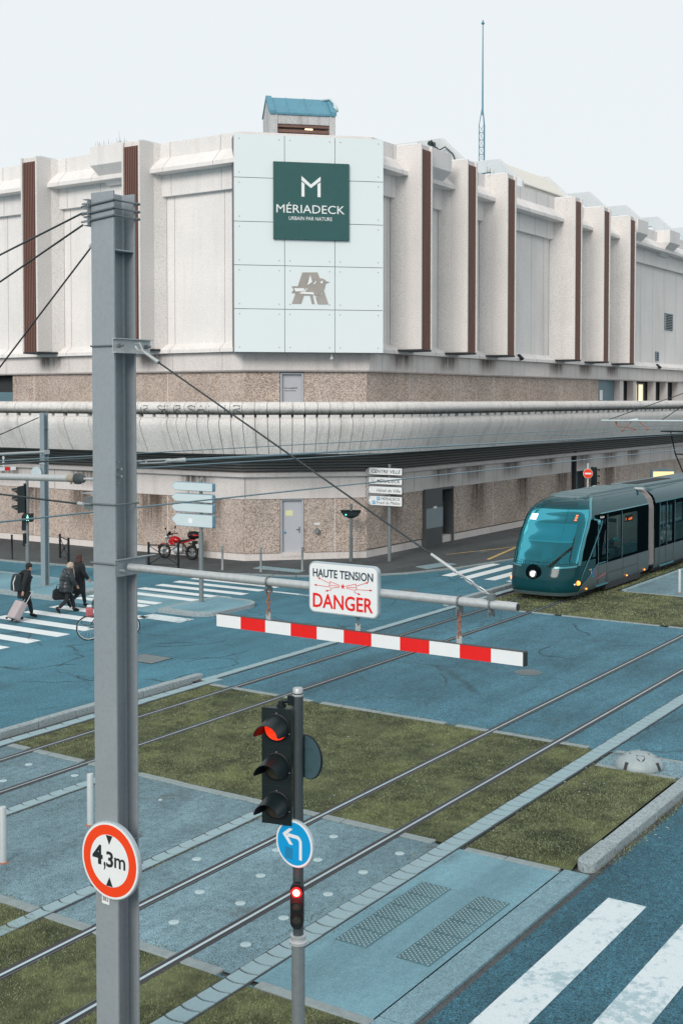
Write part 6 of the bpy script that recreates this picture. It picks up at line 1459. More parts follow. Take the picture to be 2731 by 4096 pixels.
text('A', .24, 'tram_ceiling' if False else 'sign_back_edge', tram, Vector((TX, TY, 0)) + Sn(-.30, 2.66, .012) - a * .06 - b_ * .05, a, b_, 'line_letter', width=.12)
p, a, b_ = scr_frame(.42, 2.68, .006); mb = MB(); mb.X = frame(tuple(p), tuple(a), tuple(b_), tuple(a.cross(b_)))
for k in range(3): mb.box(-.03, .04, -.10 + k * .10, -.05 + k * .10, -.004, 0)
mb.X = Matrix.Identity(4); mb.build('display_dots', 'led_orange', tram)
hp0 = Sn(-.02, .93, .0); 
mb = MB(); mb.lathe([(.28, .0), (.27, -.035), (.20, -.06), (.02, -.065)], c=(hp0.x + .01, hp0.y, hp0.z + .02), axis='x', n=28); mb.build('headlight_bowl', 'tram_dark', tram, smooth=True)
mb = MB(); mb.lathe([(.085, -.06), (.075, -.09), (.005, -.10)], c=(hp0.x, hp0.y, hp0.z - .02), axis='x', n=24); mb.build('headlight', 'headlight', tram, smooth=True)
mb = MB(); mb.lathe([(.125, -.05), (.125, -.07), (.09, -.085)], c=(hp0.x, hp0.y, hp0.z - .02), axis='x', n=24); mb.build('headlight_ring', 'chrome', tram, smooth=True)
for s in (-1, 1):
    p = Sn(.86 * s, .62, .012); mb = MB(); mb.ball(p, (.075, .075, .075), 10); mb.build('indicator', 'orange_lamp', tram, smooth='all')
    p = Sn(.76 * s, .58, .012); mb = MB(); mb.ball(p, (.05, .05, .055), 10); mb.build('side_light', 'chrome', tram, smooth='all')
    tp(patch(.24 * s, .78 * s, lambda c: 1.10 + .06 * abs(c), lambda c: 1.145 + .10 * abs(c) ** 1.5, .012, 12, 2), 'screen_lip', 'tram_edge')
mb = MB(); w0 = Sn(.13, 1.16, .05); w1 = Sn(.50, 1.78, .06); mb.tube([w0, w1], .018, 6); mb.tube([w0 + Vector((0, -.07, .0)), w1 + Vector((0, -.04, -.03))], .014, 6); mb.tube([Sn(.54, 1.32, .03), Sn(.52, 1.75, .045), Sn(.52, 2.12, .03)], [.008, .02, .008], 6); mb.build('wiper', 'black_plastic', tram)
mb = MB(); mb.box(.45, 1.2, .55, .6, 1.1, 1.3) if False else None
# mirrors dark shape at the screen's lower left
# second module and bellows
mb = MB(); xs_ = 7.42
for k in range(9):
    x = 7.42 + k * .075; w = 1.17 if k % 2 else 1.10; zt = 3.26 if k % 2 else 3.19
    mb.loft([[(x, -w, .45), (x, -w, 2.6), (x, -w * .93, 2.95), (x, -w * .70, zt), (x, w * .70, zt), (x, w * .93, 2.95), (x, w, 2.6), (x, w, .45)], [(x + .07, -w, .45), (x + .07, -w, 2.6), (x + .07, -w * .93, 2.95), (x + .07, -w * .70, zt), (x + .07, w * .70, zt), (x + .07, w * .93, 2.95), (x + .07, w, 2.6), (x + .07, w, .45)]])
mb.build('bellows', 'tram_bellows', tram)
mb = MB(); mb.box(7.3, 7.5, -1.0, 1.0, 3.3, 3.36); mb.build('roof_lip', 'steel_bright', tram)
SEC = [(-1.12, .26), (-1.19, .5), (-1.2, 1.03)]; TOP = [(-1.2, 2.75), (-1.17, 2.88), (-1.08, 3.04), (-.90, 3.18), (-.72, 3.28)]
X2, X3 = 8.12, 30.0
def both(P_): return P_ + [(-y, z) for y, z in P_[::-1]]
mb = MB()
for P_ in (SEC, [(-y, z) for y, z in SEC]): mb.loft([[(X2, y, z) for y, z in P_], [(X3, y, z) for y, z in P_]], False, False)
mb.build('side_panel', 'tram_silver', tram, fix=False, smooth=True)
mb = MB()
for P_ in (TOP, [(-y, z) for y, z in TOP]): mb.loft([[(X2, y, z) for y, z in P_], [(X3, y, z) for y, z in P_]], False, False)
mb.build('roof_cove', 'tram_cove', tram, fix=False, smooth=True)
mb = MB(); mb.box(X2, X3, -.72, .72, 3.26, 3.30)
for a, b_ in ((8.3, 10.2), (10.25, 13.4), (13.5, 18), (18.1, 24)): mb.box(a, b_, -.66, .66, 3.30, 3.40)
mb.build('roof', 'tram_roof', tram, bevel=.02)
mb = MB(); mb.box(8.5, 12.5, -.30, .30, 3.405, 3.42); mb.build('roof_recess', 'dark_gap', tram)
for s in (1, -1): side_windows(0, [(8.12, 8.55, 'post'), (8.6, 9.35, 'win'), (9.40, 10.10, 'win'), (10.14, 10.3, 'post'), (10.34, 12.3, 'win'), (12.34, 14.2, 'win'), (14.2, 15.2, 'post'), (15.2, 16.8, 'win'), (16.84, 18.6, 'win'), (18.6, 19.8, 'post'), (19.8, 21.6, 'win'), (21.6, 30, 'post')], tram, s)
mb = MB(); mb.box(8.12, 30, -1.21, -1.205, 2.745, 2.775); mb.build('trim_strip', 'tram_edge', tram)
mb = MB(); mb.box(9.3, 9.31, -1.207, -1.2, .3, 1.03); mb.box(10.2, 10.21, -1.207, -1.2, .3, 1.03); mb.box(8.55, 8.56, -1.207, -1.2, .3, 1.03); mb.box(12.3, 12.31, -1.207, -1.2, .3, 1.03); mb.build('panel_seam', 'dark_gap', tram)
mb = MB(); mb.box(8.6, 10.15, -1.235, -1.19, .28, .33); mb.build('door_sill', 'tram_edge', tram)
mb = MB(); mb.box(8.3, 29, -1.0, 1.0, .12, .27); mb.build('underframe', 'dark_gap', tram)
mb = MB(); mb.box(8.2, 29.8, -1.1, 1.1, .30, .36); mb.box(8.2, 29.8, -1.1, 1.1, 2.78, 2.82); mb.build('floor', 'tram_silver', tram)
mb = MB(); mb.box(8.5, 29, -.35, .35, 2.755, 2.775); mb.build('ceiling_light', 'tram_ceiling', tram)
mb = MB(); mb.box(29.9, 30, -1.2, 1.2, .3, 3.2); mb.build('end_wall', 'tram_teal', tram)
for x in (8.8, 9.6, 10.5): mb = MB(); mb.tube([(x, -.7, .36), (x, -.7, 2.75)], .018, 6); mb.build('grab_pole', 'sign_back', tram)
# pantograph
mb = MB(); mb.tube([(16.2, -.4, 3.45), (15.0, -.35, 4.3), (14.2, -.3, 5.3)], .03, 6); mb.tube([(16.2, .4, 3.45), (15.0, .35, 4.3), (14.2, .3, 5.3)], .03, 6); mb.tube([(14.1, -.7, 5.3), (14.1, .7, 5.3)], .03, 6); mb.tube([(14.4, -.7, 5.3), (14.4, .7, 5.3)], .03, 6); mb.tube([(15.0, -.35, 4.3), (15.0, .35, 4.3)], .03, 6); mb.build('pantograph', 'black_plastic', tram)

# ================================================================== PEOPLE
def skin(name, joints, bones, mat, parent, levels=2, root=None):
    me = bpy.data.meshes.new(name); ks = list(joints); me.from_pydata([joints[k][:3] for k in ks], [(ks.index(a), ks.index(b_)) for a, b_ in bones], [])
    me.materials.append(M[mat]); o = bpy.data.objects.new(name, me); col.objects.link(o); o.parent = parent
    sl = me.attributes.new if False else None
    bm = bmesh.new(); bm.from_mesh(me); lay = bm.verts.layers.skin.verify(); bm.verts.ensure_lookup_table()
    for i, k in enumerate(ks):
        r = joints[k][3]; bm.verts[i][lay].radius = (r, r) if not isinstance(r, tuple) else r; bm.verts[i][lay].use_root = (k == (root or ks[0]))
    bm.to_mesh(me); bm.free()
    sm = o.modifiers.new('Skin', 'SKIN'); sm.use_smooth_shade = True; sm.branch_smoothing = .3
    ss = o.modifiers.new('Sub', 'SUBSURF'); ss.levels = ss.render_levels = levels
    return o
def person(label, loc, rotz, P, cloth, legs, hair, extra=None, shoes='black_plastic', group=None, coat_len=.75, coat_w=1.0, name='person', sit=False):
    """local +x is the facing direction, +y is the person's left. P: dict of joint positions"""
    t_ = thing(name, label, 'person', loc, rotz, group)
    J = dict(pelvis=(0, 0, .92, .12), belly=(0, 0, 1.08, .115), chest=(.02, 0, 1.30, .135), neck=(.03, 0, 1.46, .055), headb=(.05, 0, 1.53, .07), head=(.055, 0, 1.61, .092), crown=(.05, 0, 1.67, .075),
             sl=(.02, .17, 1.40, .06), el=(0, .24, 1.15, .045), wl=(.08, .24, .92, .030), sr=(.02, -.17, 1.40, .06), er=(0, -.24, 1.15, .045), wr=(.08, -.24, .92, .030),
             hl=(0, .09, .88, .09), kl=(.02, .10, .48, .06), al=(0, .10, .08, .042), tl=(.14, .10, .04, .035), hr=(0, -.09, .88, .09), kr=(.02, -.10, .48, .06), ar=(0, -.10, .08, .042), tr=(.14, -.10, .04, .035))
    for k, v in P.items(): J[k] = (v[0], v[1], v[2], J[k][3])
    bones = [('pelvis', 'belly'), ('belly', 'chest'), ('chest', 'neck'), ('neck', 'headb'), ('headb', 'head'), ('head', 'crown')]
    for s in 'lr':
        bones += [('chest', 's' + s), ('s' + s, 'e' + s), ('e' + s, 'w' + s), ('pelvis', 'h' + s), ('h' + s, 'k' + s), ('k' + s, 'a' + s), ('a' + s, 't' + s)]
        w = Vector(J['w' + s][:3]); e = Vector(J['e' + s][:3]); d = (w - e).normalized(); side = Vector((0, 1 if s == 'l' else -1, 0)); f = Vector((1, 0, 0)); f = (f - d * f.dot(d)).normalized()
        pm = w + d * .065; J['p' + s] = (*pm, .026); bones.append(('w' + s, 'p' + s))
        for i, off in enumerate((-.03, -.01, .01, .028)):
            ln = (.07, .078, .072, .058)[i]; b0 = pm + f * -off * .9 + d * .02; c_ = -side
            q1 = b0 + d * ln * .55 + c_ * .006; q2_ = b0 + d * ln + c_ * .026
            J[f'f{s}{i}a'] = (*b0, .009); J[f'f{s}{i}b'] = (*q1, .0085); J[f'f{s}{i}c'] = (*q2_, .007); bones += [('p' + s, f'f{s}{i}a'), (f'f{s}{i}a', f'f{s}{i}b'), (f'f{s}{i}b', f'f{s}{i}c')]
        tb = w + d * .03 + f * .03; J['th' + s] = (*tb, .010); J['tt' + s] = (*(tb + d * .045 + f * .015 - side * .012), .008); bones += [('w' + s, 'th' + s), ('th' + s, 'tt' + s)]
    skin('body', J, bones, 'skin_tone', t_, 1, 'pelvis')
    V3 = lambda k: Vector(J[k][:3])
    # face: nose, brow, eyes, ears, mouth
    hd = V3('head'); fx = Vector((P.get('_look', (1, 0, 0)))).normalized() if '_look' in P else Vector((1, 0, 0)); sd_ = Vector((-fx.y, fx.x, 0))
    mb = MB(); mb.ball(hd, (.085, .075, .11), 12); mb.loft([[tuple(hd + fx * .078 + sd_ * a + Vector((0, 0, b_))) for a, b_ in ((-.012, .02), (.012, .02), (.016, -.03), (-.016, -.03))], [tuple(hd + fx * .105 + sd_ * a + Vector((0, 0, b_))) for a, b_ in ((-.004, -.012), (.004, -.012), (.01, -.026), (-.01, -.026))]])
    for s in (-1, 1): mb.ball(hd + sd_ * .078 * s + Vector((0, 0, -.005)), (.018, .012, .03), 8)
    mb.ball(hd + fx * .05 + Vector((0, 0, -.075)), (.045, .045, .03), 8); mb.build('head', 'skin_tone', t_, smooth='all')
    mb = MB()
    for s in (-1, 1): mb.ball(hd + fx * .08 + sd_ * .028 * s + Vector((0, 0, .015)), .008, 6)
    mb.tube([hd + fx * .09 + sd_ * .02 + Vector((0, 0, -.055)), hd + fx * .093 + Vector((0, 0, -.057)), hd + fx * .09 - sd_ * .02 + Vector((0, 0, -.055))], .005, 5); mb.build('face_detail', 'hair_dark', t_)
    # coat
    def ell(c, rx, ry, n=20, tilt=0): return [(c[0] + rx * math.cos(2 * math.pi * k / n), c[1] + ry * math.sin(2 * math.pi * k / n), c[2] + tilt * math.cos(2 * math.pi * k / n)) for k in range(n)]
    W = coat_w; ch = V3('chest'); pv = V3('pelvis'); nk = V3('neck'); be = V3('belly')
    bot = pv + Vector((0, 0, .92 * 0 - (coat_len - .55)))
    mb = MB(); rg = []
    pts = [(bot, .19 * W, .22 * W), (bot.lerp(pv, .6), .19 * W, .22 * W), (pv + Vector((0, 0, .04)), .175 * W, .205 * W), (be, .165 * W, .20 * W), (be.lerp(ch, .5), .175 * W, .215 * W), (ch, .17 * W, .23 * W), (ch + Vector((0, 0, .08)), .14 * W, .225 * W), (nk + Vector((0, 0, -.04)), .10 * W, .14 * W), (nk + Vector((0, 0, .03)), .085, .09)]
    if not sit:
        n = 22
        for i in range(n):
            f = i / (n - 1) * (len(pts) - 1); k = min(int(f), len(pts) - 2); g = f - k; a, b_ = pts[k], pts[k + 1]
            bul = 1 + (.035 * math.sin(i * 2.1) if cloth == 'puffer' else .012 * math.sin(i * 1.3))
            rg.append(ell(a[0].lerp(b_[0], g), (a[1] * (1 - g) + b_[1] * g) * bul, (a[2] * (1 - g) + b_[2] * g) * bul))
    else:
        for a in pts[2:]: rg.append(ell(a[0], a[1], a[2]))
    mb.loft(rg, True, True)
    for s in 'lr':
        a, b_, c_ = V3('s' + s), V3('e' + s), V3('w' + s); q = []; rs = []
        n = 12
        for i in range(n + 1):
            f = i / n; p = a.lerp(b_, f * 2) if f < .5 else b_.lerp(c_, f * 2 - 1); q.append(p); rs.append((.088 - .038 * f) * W * (1 + (.08 * math.sin(i * 2.2) if cloth == 'puffer' else .03 * math.sin(i * 3))))
        mb.tube(q, rs, 12); mb.ball(a, .088 * W, 10)
    mb.build('coat', cloth, t_, smooth='all')
    JT = {k: (*J[k][:3], r) for k, r in (('pelvis', .135), ('hl', .105), ('kl', .078), ('al', .06), ('hr', .105), ('kr', .078), ('ar', .06))}
    for s in 'lr': p = V3('a' + s); kk = V3('k' + s); JT['a' + s] = (*(kk.lerp(p, .93)), .06)
    skin('trousers', JT, [('pelvis', 'hl'), ('hl', 'kl'), ('kl', 'al'), ('pelvis', 'hr'), ('hr', 'kr'), ('kr', 'ar')], legs, t_, 1, 'pelvis')
    for s in 'lr':
        a, b_ = V3('a' + s), V3('t' + s); d = (b_ - a); mb = MB(); mb.tube([a + Vector((0, 0, .03)) - d * .35, a + Vector((0, 0, .0)), a.lerp(b_, .6), b_ + d * .12], [.045, .056, .048, .030], 10); mb.build('shoe', shoes, t_, smooth='all')
    if hair[0] == 'cap':
        mb = MB(); mb.lathe([(.098, .0), (.102, .03), (.092, .08), (.06, .115), (.005, .125)], c=tuple(hd + Vector((-.008, 0, .03))), n=18); mb.build('hat', hair[1], t_, smooth='all')
        mb = MB(); mb.ball(hd - fx * .02 + Vector((0, 0, .0)), (.085, .08, .09), 10); mb.build('hair', 'hair_dark', t_, smooth='all')
    else:
        mb = MB(); rnd = random.Random(5); c_ = hd + Vector((0, 0, .02)) - fx * .022
        mb.ball(c_, (.098, .095, .11), 12)
        for k in range(90):
            th = rnd.uniform(0, 2 * math.pi); ph = rnd.uniform(-.5, 1.4); dr = Vector((math.cos(th) * math.cos(ph), math.sin(th) * math.cos(ph), math.sin(ph)))
            if dr.dot(fx) > .55 and dr.z < .55: continue
            p = c_ + Vector((dr.x * .095, dr.y * .092, dr.z * .105)); mb.ball(p, rnd.uniform(.018, .032), 5)
        if hair[0] == 'long':
            for k in range(40):
                th = rnd.uniform(-2.4, 2.4) + math.pi; p = hd + Vector((math.cos(th) * .08 - .01, math.sin(th) * .09, .02)); e_ = p + Vector((rnd.uniform(-.05, .01), rnd.uniform(-.04, .04), -rnd.uniform(.16, .28))); mb.tube([p, p.lerp(e_, .5) + Vector((-.02, 0, 0)), e_], [.022, .024, .008], 5)
        mb.build('hair', hair[1], t_, smooth='all')
    mb = MB(); mb.lathe([(.075, -.02), (.10, .0), (.105, .05), (.08, .07)], c=tuple(nk), n=16); mb.build('collar', cloth, t_, smooth='all')
    if extra: extra(t_, V3)
    return t_
# man with suitcase, walking along +x
def man_extra(t_, V3):
    mb = MB(); c = V3('chest') + Vector((-.29, 0, -.12)); mb.loft([[(c.x + dx_, c.y + dy_, c.z + z) for dx_, dy_ in ((.12, -.17), (.12, .17), (-.10 * w, .14), (-.10 * w, -.14))] for z, w in ((-.28, .9), (-.24, 1.5), (.0, 1.4), (.18, .9), (.24, .4))]); o = mb.build('backpack', 'cloth_navy', t_, bevel=.05)
    mb = MB(); mb.tube([c + Vector((-.12, -.13, -.24)), c + Vector((-.145, -.13, .0)), c + Vector((-.06, -.12, .2))], .012, 6); mb.build('zip', 'white_letter', o) 
    mb = MB()
    for s in (-1, 1): mb.tube([c + Vector((.12, .12 * s, .22)), V3('chest') + Vector((.02, .13 * s, .16)), V3('chest') + Vector((.17, .12 * s, .0)), c + Vector((.15, .15 * s, -.2))], .022, 6)
    mb.build('strap', 'black_plastic', o); 
    mb = MB(); mb.lathe([(.10, -.03), (.14, .0), (.13, .06), (.09, .08)], c=tuple(V3('neck') + Vector((-.05, 0, -.01))), n=14); mb.build('hood', 'cloth_black', t_, smooth='all')
man = person('man in black coat, beanie and backpack pulling a pale suitcase across the zebra', (25.5, 28.55, 0), R(-22),
             dict(chest=(.05, 0, 1.27), belly=(.02, 0, 1.06), neck=(.10, 0, 1.42), headb=(.14, 0, 1.48), head=(.16, 0, 1.55), crown=(.155, 0, 1.62), sl=(.03, .17, 1.37), sr=(.03, -.17, 1.37), er=(-.10, -.26, 1.12), wr=(-.13, -.26, .90), el=(.03, .25, 1.10), wl=(.13, .23, .90), kl=(.20, .09, .48), al=(.27, .09, .09), tl=(.41, .09, .04), kr=(.0, -.09, .47), ar=(-.22, -.09, .10), tr=(-.09, -.09, .04)), 'cloth_black', 'trouser_dark', ('cap', 'cloth_black'), man_extra, coat_len=.82, coat_w=1.04)
sc_ = thing('suitcase', 'pale pink hard shell suitcase tilted on its wheels behind the man', 'suitcase', (24.98, 28.42, 0), R(-12))
TLT = Matrix.Rotation(R(33), 4, 'Y')
mb = MB(); mb.X = Matrix.Translation((-.06, 0, .07)) @ TLT; mb.box(-.13, .13, -.21, .21, .02, .60); mb.build('shell', 'case_pink', sc_, bevel=.05)
mb = MB(); mb.X = Matrix.Translation((-.06, 0, .07)) @ TLT
for y in (-.14, -.07, 0, .07, .14): mb.box(-.137, -.12, y - .012, y + .012, .08, .54)
mb.box(-.005, .005, -.213, .213, .03, .605); mb.build('rib', 'case_pink', sc_)
mb = MB(); mb.X = Matrix.Translation((-.06, 0, .07)) @ TLT
for y in (-.09, .09): mb.tube([(.10, y, .55), (.10, y, 1.0)], .012, 6)
mb.tube([(.10, -.1, 1.0), (.10, .1, 1.0)], .018, 6); mb.build('handle', 'steel_bright', sc_)
for x in (-.10, .10):
    for y in (-.17, .17): mb = MB(); mb.X = Matrix.Translation((-.06, 0, .07)) @ TLT; mb.lathe([(.001, -.015), (.032, -.015), (.032, .015), (.001, .015)], c=(x, y, -.01), axis='y', n=12); mb.build('wheel', 'tyre', sc_)
# two women
def w1_extra(t_, V3):
    mb = MB(); c = V3('neck') + Vector((-.10, 0, -.08)); mb.loft([[(c.x + x * w, c.y + y * w, c.z + z) for x, y in ((.06, -.13), (.06, .13), (-.05, .10), (-.05, -.10))] for z, w in ((-.13, .5), (-.05, 1), (.04, 1.05), (.07, .8))]); mb.build('hood', 'puffer', t_, bevel=.03)
person('woman with short curly blond hair in shiny black puffer jacket carrying a black bag', (26.95, 28.28, 0), R(-25),
       dict(chest=(.06, 0, 1.18), belly=(.03, 0, 1.0), neck=(.12, 0, 1.32), headb=(.15, 0, 1.37), head=(.17, 0, 1.44), crown=(.165, 0, 1.50), pelvis=(0, 0, .85), hl=(0, .09, .80), hr=(0, -.09, .80), sl=(.05, .18, 1.28), sr=(.05, -.18, 1.28), er=(.12, -.26, 1.05), wr=(.25, -.24, .88), el=(-.03, .27, 1.02), wl=(-.05, .28, .78), kl=(.22, .09, .44), al=(.30, .09, .08), tl=(.43, .09, .04), kr=(.02, -.09, .44), ar=(-.30, -.09, .15), tr=(-.24, -.09, .04)), 'puffer', 'trouser_dark', ('curly', 'hair_blond'), w1_extra, coat_len=.72, coat_w=1.16)
bg = thing('handbag', 'black soft handbag carried low by the blond woman', 'bag', (26.88, 28.50, .42))
mb = MB(); mb.X = Matrix.Rotation(R(-30), 4, 'Z'); mb.loft([[(-.22 * w, -.09 * w, z), (.22 * w, -.09 * w, z), (.22 * w, .09 * w, z), (-.22 * w, .09 * w, z)] for z, w in ((-.02, .8), (.05, 1.0), (.25, .9), (.33, .72))]); mb.build('bag_body', 'cloth_black', bg, bevel=.04)
mb = MB(); mb.X = Matrix.Rotation(R(-30), 4, 'Z')
for y in (-.04, .04): mb.tube([(-.1, y, .32), (-.06, 0, .46), (.06, 0, .46), (.1, y, .32)], .01, 6)
mb.build('handle', 'black_plastic', bg)
def w2_extra(t_, V3):
    mb = MB(); mb.tube([V3('chest') + Vector((-.19, .12, .12)), V3('chest') + Vector((-.20, -.05, -.05)), V3('pelvis') + Vector((-.19, -.2, .10))], .016, 6); mb.build('bag_strap', 'cloth_beige', t_)
person('woman with long auburn hair in long black coat, striding in white soled shoes', (27.75, 28.55, 0), R(-25),
       dict(chest=(.03, 0, 1.30), sl=(.02, .18, 1.40), sr=(.02, -.18, 1.40), er=(.08, -.27, 1.15), wr=(.22, -.26, .97), el=(.02, .26, 1.14), wl=(.14, .24, .96), kl=(.18, .09, .50), al=(.25, .09, .09), tl=(.38, .09, .04), kr=(-.04, -.09, .48), ar=(-.36, -.09, .22), tr=(-.30, -.09, .09)), 'cloth_black', 'jeans_teal', ('long', 'hair_auburn'), w2_extra, shoes='black_plastic', coat_len=.98, coat_w=1.12)
# bicycle and its rider behind the mast
bk = thing('bicycle', 'bicycle with silver rimmed wheels passing behind the tall mast', 'bicycle', (24.62, 24.18, 0), math.atan2(-.83, .56) + R(16))
def wheel(mb, x, r=.335):
    mb.tube([(x + r * math.cos(a), 0, r + .01 + r * math.sin(a)) for a in [2 * math.pi * k / 32 for k in range(33)]], .017, 6)
for x in (-.53, .53):
    mb = MB(); wheel(mb, x); wo_ = mb.build('wheel', 'tyre', bk)
    mb = MB(); mb.tube([(x + .312 * math.cos(a), 0, .345 + .312 * math.sin(a)) for a in [2 * math.pi * k / 32 for k in range(33)]], .012, 6)
    for k in range(14): a = 2 * math.pi * k / 14; mb.tube([(x, .02 * (-1) ** k, .345), (x + .31 * math.cos(a), 0, .345 + .31 * math.sin(a))], .0025, 3)
    mb.tube([(x, -.05, .345), (x, .05, .345)], .022, 8); mb.build('rim', 'steel_bright', wo_)
mb = MB(); bb = (-.08, 0, .30); hd_ = (.42, 0, .82); st_ = (-.22, 0, .82)
for a, b_ in ((bb, hd_), (bb, st_), (st_, hd_), ((-.53, .05, .345), bb), ((-.53, .05, .345), st_), ((.53, 0, .345), (.40, 0, .92)), ((-.22, 0, .8), (-.25, 0, .98))): mb.tube([a, b_], .016, 8)
mb.build('frame', 'black_plastic', bk)
mb = MB(); mb.tube([(.40, 0, .92), (.38, 0, 1.0)], .015, 8); mb.tube([(.30, -.28, 1.0), (.40, -.2, 1.02), (.40, .2, 1.02), (.30, .28, 1.0)], .014, 8); mb.build('handlebar', 'steel_bright', bk)
mb = MB(); mb.loft([[(-.38, -.08, .98), (-.36, .08, .98), (-.1, .03, .99), (-.1, -.03, .99)], [(-.38, -.07, 1.03), (-.36, .07, 1.03), (-.1, .025, 1.02), (-.1, -.025, 1.02)]]); mb.build('saddle', 'black_plastic', bk)
mb = MB(); mb.tube([bb, (.05, -.08, .2)], .012, 6); mb.tube([bb, (-.2, .08, .4)], .012, 6); mb.lathe([(.09, -.004), (.09, .004)], c=(bb[0], -.04, bb[2]), axis='y', n=18); mb.tube([(-.08, -.04, .39), (-.53, -.04, .37)], .005, 4); mb.tube([(-.08, -.04, .21), (-.53, -.04, .32)], .005, 4); mb.build('crank', 'steel_pole', bk)
mb = MB(); mb.loft([[(-.60, -.12 * w, z), (-.42, -.12 * w, z), (-.42, .12 * w, z), (-.60, .12 * w, z)] for z, w in ((.66, .8), (.72, 1), (.88, 1), (.92, .8))]); pn_ = thing('pannier', 'red and white patterned bag on the back of the bicycle', 'bag', (0, 0, 0)); pn_.location = bk.location; pn_.rotation_euler = bk.rotation_euler; mb.build('bag_body', 'bag_pattern', pn_, bevel=.04); mb = MB(); mb.box(-.58, -.44, -.10, .10, .92, .98); mb.build('bag_lid', 'cloth_white', pn_, bevel=.03)
rid = person('cyclist in dark clothes riding the bicycle hidden behind the tall mast', (24.62, 24.18, 0), math.atan2(-.83, .56) + R(16),
    dict(pelvis=(-.26, 0, 1.05), belly=(-.2, 0, 1.2), chest=(-.06, 0, 1.38), neck=(.02, 0, 1.50), headb=(.05, 0, 1.56), head=(.07, 0, 1.63), crown=(.07, 0, 1.70), sl=(-.03, .17, 1.45), sr=(-.03, -.17, 1.45), el=(.14, .24, 1.24), er=(.14, -.24, 1.24), wl=(.30, .25, 1.06), wr=(.30, -.25, 1.06), hl=(-.24, .09, 1.0), hr=(-.24, -.09, 1.0), kl=(.10, .10, .80), kr=(.14, -.10, .72), al=(-.18, .10, .46), ar=(.02, -.10, .27), tl=(-.05, .10, .43), tr=(.15, -.10, .23)), 'cloth_navy', 'trouser_dark', ('cap', 'cloth_black'), coat_len=.6)
# passengers inside the tram
def seated(label, x, y, cl, hair, rot=math.pi):
    return person(label, (TX + x, TY + y, .36), rot, dict(pelvis=(0, 0, .55), belly=(.0, 0, .70), chest=(.02, 0, .90), neck=(.04, 0, 1.04), headb=(.06, 0, 1.09), head=(.07, 0, 1.16), crown=(.07, 0, 1.22), sl=(.02, .17, .98), sr=(.02, -.17, .98), el=(.05, .22, .76), er=(.05, -.22, .76), wl=(.26, .15, .70), wr=(.26, -.15, .70), hl=(.04, .09, .52), hr=(.04, -.09, .52), kl=(.42, .10, .50), kr=(.42, -.10, .50), al=(.44, .10, .09), ar=(.44, -.10, .09), tl=(.57, .10, .04), tr=(.57, -.10, .04)), cl, 'trouser_dark', hair, group='passengers inside the tram', sit=True)
seated('passenger in a teal cap and beige coat by the second tram window', 5.35, -.72, 'cloth_beige', ('cap', 'cap_teal')); seated('passenger in dark coat with pale scarf by the second tram window', 4.72, -.75, 'cloth_navy', ('curly', 'hair_dark'), 0.0)
seated('passenger in grey coat by the first tram window', 3.85, -.75, 'mast_paint', ('curly', 'hair_auburn')); seated('passenger in dark coat further inside behind the first tram window', 3.9, .5, 'cloth_black', ('curly', 'hair_dark'))
seated('white haired passenger in pale scarf in the second tram car', 10.9, -.75, 'cloth_white', ('curly', 'cloth_white'))
# ================================================================== MOTORCYCLE
mo = thing('motorcycle', 'red motorcycle with black top box parked against the pebble wall', 'motorcycle', (38.3, 33.6, .05), R(90 + 8))
# local +x forward (towards +y of the world, picture left)
def mb_(name, mat, f, parent=mo, **k):
    mb = MB(); f(mb); return mb.build(name, mat, parent, **k)
def torus(mb, x, r, t, z=None): z = r + .0 if z is None else z; mb.tube([(x + (r - t) * math.cos(a), 0, z + (r - t) * math.sin(a)) for a in [2 * math.pi * k / 28 for k in range(29)]], t, 8)
for x, w in ((.68, .05), (-.66, .06)):
    o = mb_('wheel', 'tyre', lambda m_: torus(m_, x, .31, w), smooth='all')
    def rimf(m_):
        m_.tube([(x + .225 * math.cos(a), 0, .31 + .225 * math.sin(a)) for a in [2 * math.pi * k / 24 for k in range(25)]], .022, 6)
        for k in range(5): a = R(72 * k); m_.tube([(x, 0, .31), (x + .22 * math.cos(a), 0, .31 + .22 * math.sin(a))], .02, 5)
        m_.lathe([(.001, .05), (.11, .05), (.11, .056), (.001, .056)], c=(x, 0, .31), axis='y', n=18); m_.tube([(x, -.07, .31), (x, .07, .31)], .04, 8)
    mb_('rim', 'galv_dark', rimf, o, smooth=True)
mb_('front_mudguard', 'moto_red', lambda m_: m_.loft([[(.68 + r * math.cos(R(a)), y, .31 + r * math.sin(R(a))) for y, r in ((-.07, .325), (-.05, .345), (.05, .345), (.07, .325))] for a in range(15, 150, 15)], False, False), smooth='all', fix=False)
mb_('fork', 'chrome', lambda m_: (m_.tube([(.70, .09, .31), (.46, .09, .88)], .024, 8), m_.tube([(.70, -.09, .31), (.46, -.09, .88)], .024, 8)), smooth=True)
mb_('tank', 'moto_red', lambda m_: m_.loft([[(x, w * math.cos(R(a)), z + h * math.sin(R(a))) for a in range(0, 360, 30)] for x, w, z, h in ((.42, .06, .80, .05), (.34, .13, .80, .12), (.18, .17, .82, .15), (.0, .15, .80, .12), (-.10, .08, .77, .06))]), smooth='all')
mb_('side_fairing', 'moto_red', lambda m_: (m_.loft([[(.40, y, .80), (.15, y, .78), (.05, y, .60), (.28, y, .62)] for y in (-.20, -.15)]), m_.loft([[(.40, y, .80), (.15, y, .78), (.05, y, .60), (.28, y, .62)] for y in (.15, .20)])), bevel=.02)
mb_('seat', 'black_plastic', lambda m_: m_.loft([[(x, w * math.cos(R(a)), z + h * math.sin(R(a))) for a in range(0, 360, 30)] for x, w, z, h in ((.0, .08, .77, .05), (-.15, .13, .75, .06), (-.35, .14, .78, .06), (-.6, .11, .86, .05), (-.72, .05, .88, .03))]), smooth='all')
